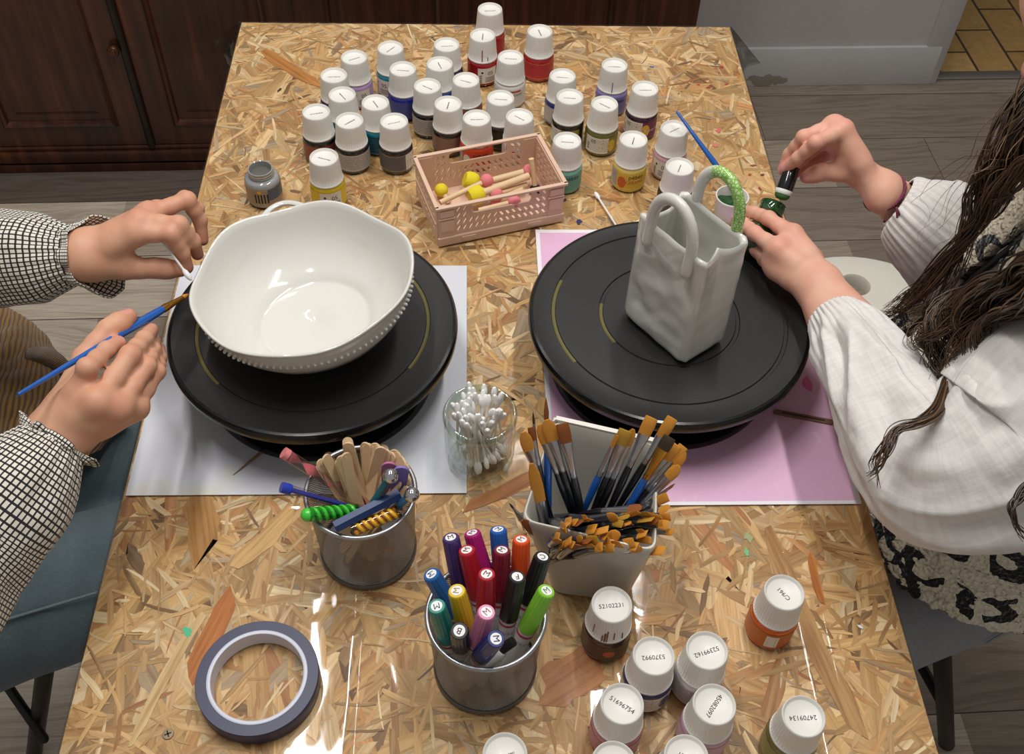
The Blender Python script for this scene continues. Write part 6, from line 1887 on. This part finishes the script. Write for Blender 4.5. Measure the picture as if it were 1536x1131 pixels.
# her stool
BLKM = mat('black_metal', (16, 16, 17), .4)
st = thing('stool', 'black legged stool under the person in the checked shirt', 'stool', (-.68, .55, 0))
m_ = MB(); m_.lathe([(0, 0), (.13, 0), (.135, .008), (.13, .02), (0, .022)], 48, Matrix.Translation((-.72, .57, .426))); m_.build('seat', BLKM, st, world=True)
for top, bot in (((-.517, .593, -.33), (-.672, .614, -.75)), ((-.62, .43, -.32), (-.60, .37, -.75)), ((-.80, .46, -.32), (-.86, .38, -.75)), ((-.80, .65, -.32), (-.88, .70, -.75))):
    top = Vector((top[0], top[1], TZ + top[2])); bot = Vector((bot[0], bot[1], 0.0))
    m_ = MB(); m_.tube([top, top.lerp(bot, .5), bot], .0115, 14); m_.build('leg', BLKM, st, world=True)
m_ = MB(); A, B = at(-60, 925, -.45), at(66, 1108, -.60); m_.tube([A, A.lerp(B, .5), B], .007, 10); m_.build('stretcher', BLKM, st, world=True)

# what her hands hold
T0 = at(283, 441, .137); A0 = at(150, 524, .197); A0 = at(27, 592, .218); d = (T0 - A0).normalized()
r = thing('paint_brush', 'blue brush with a golden ferrule held in the hand nearest the bowl turntable edge', 'paint brush', A0, frame(Vector(), d).to_euler())
brush_parts(r, (T0 - A0).length, .0022, False, 'gold', None, 'blue', .010, .030, 'gold', hr=.0040)
B_ = at(283, 415, .140); A_ = at(251, 372, .160)
swab('cotton swab pinched in the far hand beside the bowl rim', B_ + (A_ - B_).normalized() * .072, B_)
# ================================================================ girl on the right, long brown hair and leopard fleece vest
gp = thing('person', 'person at the right in a white blouse and leopard fleece vest with long brown hair', 'person', (.68, .66, 0))
RA = mk_hand([(1264, 196, .203), (1224, 214, .203), (1197, 237, .178), (1179, 253, .158)], [(1250, 190, .200), (1206, 206, .194), (1184, 232, .167), (1174, 255, .151)],
             [(1252, 206, .184), (1222, 222, .166), (1202, 240, .150), (1184, 258, .141)], [(1256, 226, .166), (1230, 238, .150), (1212, 248, .140), (1196, 260, .133)],
             [(1294, 266, .154), (1264, 259, .160), (1234, 258, .156), (1209, 266, .150)], [(1318, 305, .146), (1332, 272, .154)], V_((.60, .88, .03)), (.25, .0, 1), .92, rw=(.0195, .0155), rel=.031)
RA.nailw = .7; RA.nail = {'thb': (-.2, -.7, .6), 'idx': (-.5, -.3, .6)}
RB = mk_hand([(1188, 353, .130), (1153, 328, .128), (1131, 319, .118), (1117, 316, .112)], [(1166, 374, .127), (1132, 350, .121), (1115, 336, .112), (1105, 329, .105)],
             [(1160, 392, .112), (1136, 374, .100), (1122, 356, .092), (1114, 343, .088)], [(1164, 404, .106), (1147, 390, .099), (1135, 374, .094), (1127, 360, .090)],
             [(1214, 392, .112), (1196, 362, .090), (1180, 345, .070), (1164, 338, .062)], [(1240, 418, .120), (1216, 440, .112)], V_((.415, .545, .105)), (.2, -.25, 1), .95, rw=(.0215, .0180), rel=.036)
SK2 = m_skin('skin_rosy', (222, 172, 148), (212, 134, 118))
head = V_((.541, .757, .414)); face = V_((.448, .762, .378))
trunk = trunk_field(V_((.76, .73, -.18)), V_((.71, .69, .0)), V_((.61, .70, .245)), head, face, V_((.60, .50, .165)), V_((.66, .82, .165)), RB.el, RA.el, V_((.74, .67, -.215)), V_((.74, .80, -.215)),
                    V_((.26, .475, -.21)), V_((.28, .70, -.21)), .86)
build_body(SK2, gp, trunk, [RA, RB])
LIN = m_linen('white_linen', (226, 222, 218))
sh = Vector(V_((.60, .50, .165))); e = Vector(RB.el)
sleeve('blouse_sleeve', gp, [at(1250, 477, .118), at(1272, 506, .122), at(1300, 552, .126), at(1335, 618, .124), at(1376, 680, .120), at(1440, 706, .135), at(1530, 664, .170), at(1610, 606, .20), sh + Vector((.02, 0, .01))], [.0265, .0340, .0400, .0460, .0530, .0640, .0760, .0780, .078], LIN, 220, 170, .17, 1.3, (.010, 34, .05), .0040, fscale=1.15, crease=1.0)
sh = Vector(V_((.66, .82, .165))); e = Vector(RA.el)
sleeve('blouse_sleeve', gp, [at(1347, 303, .145), at(1360, 311, .142), at(1384, 332, .135), at(1425, 365, .105), at(1465, 392, .06), e + Vector((.03, .0, .0)), e.lerp(sh, .55), sh], [.0265, .0340, .0470, .0560, .0590, .060, .064, .068], LIN, 170, 120, .18, 4.1, (.010, 34, .05), .0040, fscale=.9, crease=.7)
F = Field(); F.group(.05, 0, [(V_((.74, .66, -.20)), V_((.70, .66, .0)), .118, .122), (V_((.70, .66, .0)), V_((.64, .67, .16)), .120, .080), (V_((.60, .505, .165)), V_((.66, .815, .165)), .066, .066), (V_((.625, .60, .19)), V_((.645, .76, .19)), .078, .078), (V_((.625, .69, .20)), V_((.60, .705, .245)), .082, .066)])


def fold_disp(V):
    out = V.copy()
    for i, v in enumerate(V):
        q = mnoise.noise(Vector((v[0] * 18, v[1] * 30, v[2] * 9))); out[i, 0] += q * .006
    return out


field_mesh('blouse', gp, F, .008, mat('blouse_linen', (214, 214, 216), .85, vary=(60, .05), bump=(120, .3)), fold_disp, [(V_((.60, .70, .262)), (-.45, 0, 1))])


def m_leopard():
    t = NT('leopard_fleece'); co = t.coords()
    curl = t.voro(co, 260, 'SMOOTH_F1'); curl2 = t.noise(co, 420, 3)
    uv = t.attr('uvv'); wob = t.noise(co, 45, 3, .6, 'Color'); ad = t.n('ShaderNodeVectorMath', operation='MULTIPLY_ADD'); t.t.links.new(wob, ad.inputs[0]); ad.inputs[1].default_value = (.016, .016, 0); t.l(uv, 'Vector', ad, 2)
    vn = t.n('ShaderNodeTexVoronoi', voronoi_dimensions='2D'); vn.inputs['Scale'].default_value = 15.5; vn.inputs['Randomness'].default_value = .75; t.l(ad, 0, vn, 'Vector')
    n = t.noise(co, 26, 2)
    dd = t.math('ADD', vn.outputs['Distance'], t.math('MULTIPLY', t.math('SUBTRACT', n, .5), .30))
    ring = t.math('MULTIPLY', t.math('GREATER_THAN', dd, .17), t.math('LESS_THAN', dd, .43))
    gap = t.math('GREATER_THAN', t.noise(t.mapping(co, (1, 1, 1), (0, 0, 0), (2, 5, 1)), 24, 1), .37); ring = t.math('MULTIPLY', ring, gap)
    cream = t.ramp(curl, [(.1, (244, 236, 214)), (.6, (228, 216, 186)), (1, (198, 182, 150))])
    c = t.mix(ring, cream, lin((20, 19, 20)))
    h = t.math('ADD', t.math('MULTIPLY', curl, -1.0), t.math('MULTIPLY', curl2, .4))
    t.bsdf(c, .95, sheen=.35, normal=t.bump(h, 1.0, .005)); return t.m


LEO = m_leopard()
def fleece(p, i, j):
    q = p * 1.0
    return .0022 * abs(mnoise.noise(q * 150)) + .0025 * mnoise.noise(q * 60) + .006 * mnoise.noise(q * 14)


cloth('vest_front', gp, [[at(1585, 205, .262), at(1600, 262, .268)], [at(1520, 283, .215), at(1545, 342, .215)], [at(1450, 352, .140), at(1478, 398, .145)], [at(1388, 432, .05), at(1412, 452, .055)], [at(1332, 492, -.04), at(1350, 505, -.035)], [at(1292, 545, -.11), at(1304, 556, -.108)]][::-1], LEO, 40, 150, fleece, .012, 1, (.055, .52))
F = Field(); F.group(.05, 0, [(V_((.76, .69, -.13)), V_((.71, .68, .02)), .136, .140), (V_((.71, .68, .02)), V_((.655, .67, .16)), .138, .098), (V_((.625, .54, .172)), V_((.675, .785, .172)), .078, .078), (V_((.64, .61, .195)), V_((.66, .75, .195)), .090, .090)])
vb = field_mesh('vest_back', gp, F, .009, LEO, None, [(V_((.63, .69, .25)), (-.5, 0, 1)), (V_((.655, .69, .1)), (-1, .15, -.28)), (V_((.7, .7, -.16)), (0, 0, -1)), (V_((.6, .545, .1)), (0, -1, 0)), (V_((.6, .80, .1)), (0, 1, 0))])
cv = np.zeros(len(vb.data.vertices) * 3, dtype=np.float32); vb.data.vertices.foreach_get('co', cv); cv = cv.reshape(-1, 3)
av = vb.data.attributes.new('uvv', 'FLOAT_VECTOR', 'POINT'); av.data.foreach_set('vector', np.stack([cv[:, 1], cv[:, 2] - cv[:, 0] * .4, cv[:, 0] * 0], 1).ravel())
m_ = MB(); m_.tube(catmull([at(1602, 264, .272), at(1546, 345, .220), at(1480, 402, .150), at(1414, 456, .060), at(1352, 509, -.030), at(1306, 560, -.104)], 10), .0052, 10, flat=(1.3, .8)); m_.build('vest_binding', mat('black_binding', (18, 18, 20), .6), gp, world=True)
cloth('vest_side', gp, [[at(1575, 318, .250), at(1640, 380, .27), at(1730, 470, .26)], [at(1480, 452, .150), at(1565, 520, .16), at(1700, 640, .14)], [at(1385, 590, .02), at(1470, 690, .03), at(1650, 800, .03)],
                        [at(1300, 662, -.075), at(1400, 810, -.065), at(1600, 890, -.06)], [at(1286, 715, -.105), at(1372, 868, -.105), at(1475, 917, -.115)] if False else [at(1280, 708, -.105), at(1372, 894, -.105), at(1600, 945, -.115)]][::-1], LEO, 110, 150, fleece, .014, 1, (.30, .46))

# trousers
F = Field()
F.group(.05, 0, [(V_((.74, .672, -.205)), V_((.26, .478, -.215)), .088, .064), (V_((.26, .48, -.215)), V_((.25, .48, -.62)), .06, .046)])
F.group(.05, .02, [(V_((.74, .81, -.205)), V_((.28, .70, -.215)), .084, .062), (V_((.28, .70, -.215)), V_((.27, .70, -.62)), .06, .046), (V_((.77, .73, -.2)), V_((.76, .72, -.12)), .098, .10)])
GJ = m_denim('grey_denim', (116, 116, 120), (168, 168, 171))
tr = field_mesh('trousers', gp, F, .008, GJ, jdisp)
m_ = MB(); m_.tube(drape(F, [at(1360 + k * 9, 1000 - k * 4.0, -.16) for k in range(26)], .004), .0012, 6); m_.build('side_seam', mat('seam_thread_grey', (150, 150, 152), .9), tr, world=True)

# bracelet of braided threads
wc = Vector(RA.wc) + Vector(RA.ax) * .002; M = frame(wc, Vector(RA.ax))
m_ = MB()
for ph, rr in ((0, .0010), (2.1, .0010), (4.2, .0010)):
    pts = []
    for k in range(121):
        a = 2 * PI * k / 120; R0 = .0222; b = a * 22 + ph
        ell = Vector((R0 * 1.02 * math.cos(a), R0 * math.sin(a), .004 * math.sin(a) + .0010 * math.sin(b))); ell *= 1 + .045 * math.cos(b); pts.append(M @ ell)
    m_.tube(pts, rr, 6)
br = m_.build('bracelet', mat('bracelet_thread', (120, 52, 76), .8, vary=(500, .6)), gp, world=True)
m_ = MB(); k0 = M @ Vector((-.012, -.021, .002))
q0 = at(1345, 312, .168)
for dx, dy in ((6, 14), (1, 16)): m_.tube([q0, at(1345 + dx * .5, 312 + dy * .5, .163), at(1345 + dx, 312 + dy, .155)], .0012, 6)
m_.build('bracelet_tail', mat('bracelet_tail', (136, 70, 92), .8), br, world=True)

# hair
def m_hair():
    t = NT('brown_hair'); uv = t.attr('tone'); sep = t.n('ShaderNodeSeparateXYZ'); t.l(uv, 'Vector', sep, 0)
    c = t.ramp(sep.outputs[0], [(0, (34, 22, 14)), (.45, (66, 46, 30)), (.8, (104, 76, 48)), (1, (146, 112, 74))]); t.bsdf(c, .38, spec=.5, coat=.1); return t.m


hb = MB(); rh = random.Random(31)
def lock(pts, w0, w1, N, r=.0011, wav=.006, freq=3.0, spread=1.0, light=.4, ends=.5):
    """strands following one lock; w0..w1 bundle radius from root to end."""
    C = catmull([at(*p) for p in pts], 9); n = len(C)
    for s_ in range(N):
        a = rh.uniform(0, 2 * PI); q = math.sqrt(rh.random()); ph = rh.uniform(0, 6.28); ln = 1 - rh.random() * .18 * ends; sd = rh.uniform(0, 50); P = []
        m1 = max(4, int(n * ln)); tw = rh.uniform(-.5, .5)
        for i in range(m1):
            u = i / (n - 1); T = (C[min(i + 1, n - 1)] - C[max(i - 1, 0)]).normalized(); X = T.cross(Vector((0, 0, 1))).normalized(); Y = X.cross(T)
            w = w0 + (w1 - w0) * u; aa = a + tw * u * 3
            o = X * (w * q * math.cos(aa)) + Y * (w * .55 * q * math.sin(aa))
            k = wav * min(1, u * 2.5); o += X * (k * math.sin(freq * 2 * PI * u + ph * .35 + a)) + Y * (k * .5 * math.cos(freq * 2 * PI * u + ph * .35)) + Vector((mnoise.noise(Vector((sd, u * 4, 0))), mnoise.noise(Vector((sd, u * 4, 9))), mnoise.noise(Vector((sd, u * 4, 20))))) * (.004 * spread)
            P.append(C[i] + o)
        rr = r * rh.uniform(.6, 1.3); rad = [rr * min(1, 1.25 * (1 - i / m1) + .12) for i in range(m1)]
        o0 = len(hb.v); hb.tube(P, rad, 5, roundcap=False); tn = min(1, max(0, rh.gauss(light, .2)))
        L_ = hb.attrs.setdefault('tone', []); L_[o0:] = [(tn, 0, 0)] * (len(hb.v) - o0)


TOP = (1660, -20, .40)
lock([TOP, (1600, 70, .37), (1536, 160, .33), (1490, 262, .28), (1448, 345, .22), (1396, 424, .15), (1350, 458, .11), (1312, 468, .09)], .014, .008, 80, .0010, .008, 2.4)
lock([TOP, (1605, 90, .37), (1545, 190, .33), (1505, 270, .28), (1455, 352, .21), (1400, 440, .14), (1345, 478, .11)], .013, .006, 60, .0010, .008, 2.4)
lock([TOP, (1630, 110, .38), (1575, 210, .35), (1530, 255, .31), (1480, 310, .25), (1440, 365, .19), (1410, 420, .15)], .010, .005, 26, .0011, .005, 2.0, light=.5)
lock([TOP, (1680, 200, .39), (1620, 360, .35), (1548, 405, .30), (1478, 438, .25), (1432, 492, .20), (1428, 550, .175), (1424, 596, .165)], .026, .014, 210, .0012, .010, 2.8)
lock([TOP, (1690, 240, .39), (1630, 370, .35), (1555, 425, .30), (1490, 452, .25), (1412, 492, .20), (1390, 508, .18), (1384, 532, .17)], .018, .008, 90, .0011, .011, 2.6)
lock([TOP, (1690, 240, .40), (1640, 390, .36), (1560, 440, .31), (1492, 482, .25), (1450, 540, .20), (1438, 590, .175)], .016, .008, 80, .0011, .011, 2.6, light=.5)
lock([(1424, 570, .185), (1408, 612, .205), (1375, 634, .205), (1342, 648, .200), (1326, 676, .195), (1312, 700, .185), (1296, 716, .17)], .006, .003, 22, .0010, .003, 1.5, .5)
lock([(1342, 648, .202), (1326, 676, .195), (1316, 700, .187), (1320, 742, .170)], .003, .002, 6, .0010, .002, 1.0, .4)
lock([(1560, 720, .255), (1532, 742, .25), (1520, 765, .245), (1524, 790, .235), (1545, 812, .225)], .005, .003, 14, .0011, .003, 1.0, .4, light=.2)
for k in range(10):
    x = rh.uniform(-20, 20); y = rh.uniform(-20, 20)
    lock([TOP, (1585 + x, 100 + y, .38), (1510 + x * .7, 200 + y, .33), (1480 + x, 262 + y, .29), (1425 + x * 1.5, 320 + y, .22), (1405 + x, 390 + y, .16)], .006, .012, 1, .0005, .012, 1.3, 3.0, light=.6)
for k in range(8):
    x = rh.uniform(-15, 15); lock([(1480 + x, 470, .24), (1500 + x, 500 + x, .23), (1480, 530, .21), (1450 + x, 545, .2)], .006, .016, 1, .0005, .01, 1.2, 3.0)
HP = [(float(head[0]), float(head[1]), float(head[2]))]
def wlock(P, *a, **k):
    """lock through world points (x, y, z over the table)."""
    global at
    keep = at; at = lambda x, y, z: Vector((x, y, TZ + z))
    try: lock(P, *a, **k)
    finally: at = keep


for k in range(9):          # hair falling behind and beside the head
    a = -1.75 + 3.5 * k / 8; cx, cy = .060 * math.cos(a), .075 * math.sin(a)
    hx, hy, hz = HP[0]; hz -= TZ
    wlock([(hx + cx * .3, hy + cy * .3, hz + .098), (hx + .02 + cx * .95, hy + cy * .95, hz + .05), (hx + .035 + cx * 1.1, hy + cy * 1.1, hz - .05), (hx + .075 + cx * 1.2, hy + cy * 1.25, hz - .14), (hx + .135 + cx * 1.1, hy + cy * 1.3, hz - .22), (hx + .175 + cx, hy + cy * 1.2, hz - .32)], .020, .016, 46, .0014, .007, 1.8)
hair = hb.build('hair', m_hair(), gp, True, world=True, angle=180)
# cap of hair on the head
F = Field(); hd_ = head; up = np.array([0, 0, 1.]); nzv = (face - head) / np.linalg.norm(face - head)
F.group(.02, 0, [(hd_ + up * .035 - nzv * .025, hd_ + up * .052 + nzv * .008, .088, .076), (hd_ - nzv * .05, hd_ - nzv * .06 - up * .12, .07, .05)])
field_mesh('hair_cap', gp, F, .006, mat('hair_brown_mass', (58, 40, 26), .45, vary=(40, .3)))

# held: green glass bottle and the black dabber
d = Vector((.40, .78, .48)).normalized(); c0 = at(1158, 312, .118); c1 = c0 - d * .052
gb = thing('paint_bottle', 'small green glass paint bottle held tilted in the near hand at the right', 'paint bottle', c1, frame(Vector(), d).to_euler())
GG = mat('green_glass', (24, 62, 26), .08, coat=.8)
m_ = MB(); m_.lathe([(0, -.004), (.017, -.004), (.019, -.001), (.019, .022), (.0175, .027), (.0145, .030)], 36); m_.build('glass_jar', GG, gb)
L = (c0 - c1).length
m_ = MB(); m_.lathe([(.0145, .030), (.0138, .032), (.0138, .036), (.0150, .0375), (.0138, .039), (.0138, .043), (.0150, .0445), (.0138, .046), (.0138, L + .0035), (.0143, L + .0045), (.0128, L + .0045), (.0122, L), (.0120, .036)], 36); m_.build('threaded_neck', GG, gb)
m_ = MB(); m_.lathe([(0, L - .006), (.0121, L - .006)], 28); m_.build('paint_surface', mat('green_wet_paint', (22, 66, 26), .1, coat=.8), gb)
A = at(1189, 250, .160); B = at(1173, 294, .136); d = (B - A).normalized(); L = (B - A).length
db = thing('finger_dabber', 'black finger dabber with a green painted tip held above the green bottle', 'dabber', A, frame(Vector(), d).to_euler())
m_ = MB(); m_.lathe([(0, 0), (.0078, 0), (.0086, .001), (.0092, L - .006), (0, L - .006)], 28); m_.build('barrel', mat('dabber_black', (18, 20, 20), .15, coat=.5), db)
m_ = MB(); m_.lathe([(.0093, L - .007), (.0096, L - .005), (.0092, L - .003), (.0086, L - .002)], 28); m_.build('white_ring', mat('dabber_white', (226, 230, 222), .5), db)
m_ = MB(); m_.lathe([(.0088, L - .003), (.0080, L + .001), (.0055, L + .0035), (0, L + .0045)], 28); m_.build('sponge_tip', mat('sponge_green', (66, 112, 56), .7, bump=(600, .4), vary=(300, .3)), db)

# stools on the right
WPL = mat('white_plastic', (226, 222, 208), .35)
ws = thing('stool', 'white plastic stool with a round hole in its seat beside the person in the vest', 'stool', (.60, 1.07, 0))
def seat_hole():
    m_ = MB(); n = 64; hc = at(1283, 427, -.28); sc_ = Vector((.60, 1.055, 0)); R = .17; rh_ = .022; H0 = TZ - .28
    vs = []; uv = []
    for z, R2, r2 in ((H0, R - .006, rh_ + .002), (H0 - .004, R, rh_), (H0 - .022, R, rh_), (H0 - .024, R - .004, rh_)):
        for k in range(n):
            a = 2 * PI * k / n; vs.append((sc_.x + R2 * math.cos(a), sc_.y + R2 * math.sin(a), z))
        for k in range(n):
            a = 2 * PI * k / n; vs.append((hc.x + r2 * math.cos(a), hc.y + r2 * math.sin(a), z))
    fs = []
    for k in range(n):
        k2 = (k + 1) % n
        fs.append((k, k2, n + k2, n + k))
        for L_ in range(3):
            a = L_ * 2 * n; b = a + 2 * n; fs.append((a + k, b + k, b + k2, a + k2)); fs.append((a + n + k, a + n + k2, b + n + k2, b + n + k))
        a = 6 * n; fs.append((a + k, a + n + k, a + n + k2, a + k2))
    m_.add(vs, fs); return m_


seat_hole().build('seat', WPL, ws, True, world=True)
for a in (.6, 2.2, 3.8, 5.4):
    top = Vector((.60 + .12 * math.cos(a), 1.055 + .12 * math.sin(a), TZ - .303)); bot = Vector((.60 + .165 * math.cos(a), 1.055 + .165 * math.sin(a), 0))
    m_ = MB(); m_.tube([top, bot], .011, 12); m_.build('leg', WPL, ws, world=True)
bs = thing('stool', 'black legged stool under the person in the leopard vest', 'stool', (.74, .67, 0))
m_ = MB(); m_.lathe([(0, 0), (.125, 0), (.13, .008), (.125, .018), (0, .02)], 48, Matrix.Translation((.735, .71, .426))); m_.build('seat', BLKM, bs, world=True)
for top, bot in (((.652, .62, -.31), (.750, .607, -.75)), ((.66, .80, -.31), (.60, .86, -.75)), ((.88, .80, -.31), (.94, .86, -.75)), ((.88, .60, -.31), (.94, .54, -.75))):
    if bot[0] == .750: top, bot = (.590, .597, -.33), (.747, .607, -.75)
    top = Vector((top[0], top[1], TZ + top[2])); bot = Vector((bot[0], bot[1], .0)); m_ = MB(); m_.tube([top, top.lerp(bot, .5), bot], .0125, 14); m_.build('leg', BLKM, bs, world=True)
A = at(1412, 1052, -.58); m_ = MB(); m_.tube([A, Vector((.62, .84, A.z))], .008, 10); m_.build('stretcher', BLKM, bs, world=True)
# ================================================================ light and camera
w = bpy.data.worlds.new('room_light'); scene.world = w; w.use_nodes = True
bg = w.node_tree.nodes['Background']; bg.inputs[0].default_value = (1.0, .985, .965, 1); bg.inputs[1].default_value = .26


def area(name, loc, sx, sy, power, col=(1, .96, .9), rot=(0, 0, 0)):
    d = bpy.data.lights.new(name, 'AREA'); d.shape = 'RECTANGLE'; d.size = sx; d.size_y = sy; d.energy = power; d.color = col
    o = bpy.data.objects.new(name, d); COL.objects.link(o); o.location = loc; o.rotation_euler = rot
    return o


area('ceiling_tube_light', (.42, .95, 2.62), .05, 1.1, 17, (1, .98, .95))
area('ceiling_tube_light', (-.42, .95, 2.62), .05, 1.1, 17, (1, .98, .95))
area('ceiling_tube_light', (.0, 2.0, 2.62), 1.2, .05, 3, (1, .98, .95))

cd = bpy.data.cameras.new('camera'); cam = bpy.data.objects.new('camera', cd); COL.objects.link(cam)
cd.sensor_width = 36; cd.lens = FPX / 1536 * 36; cd.clip_start = .02
Mx = Matrix(((RC[0][0], -RC[0][1], -RC[0][2]), (RC[1][0], -RC[1][1], -RC[1][2]), (RC[2][0], -RC[2][1], -RC[2][2]))).to_4x4()
Mx.translation = (0, 0, TZ + CAMH); cam.matrix_world = Mx
scene.camera = cam
scene.view_settings.view_transform = 'Standard'; scene.view_settings.look = 'None'; scene.view_settings.gamma = 1
scene.view_settings.use_curve_mapping = False
scene.view_settings.exposure = 0.0
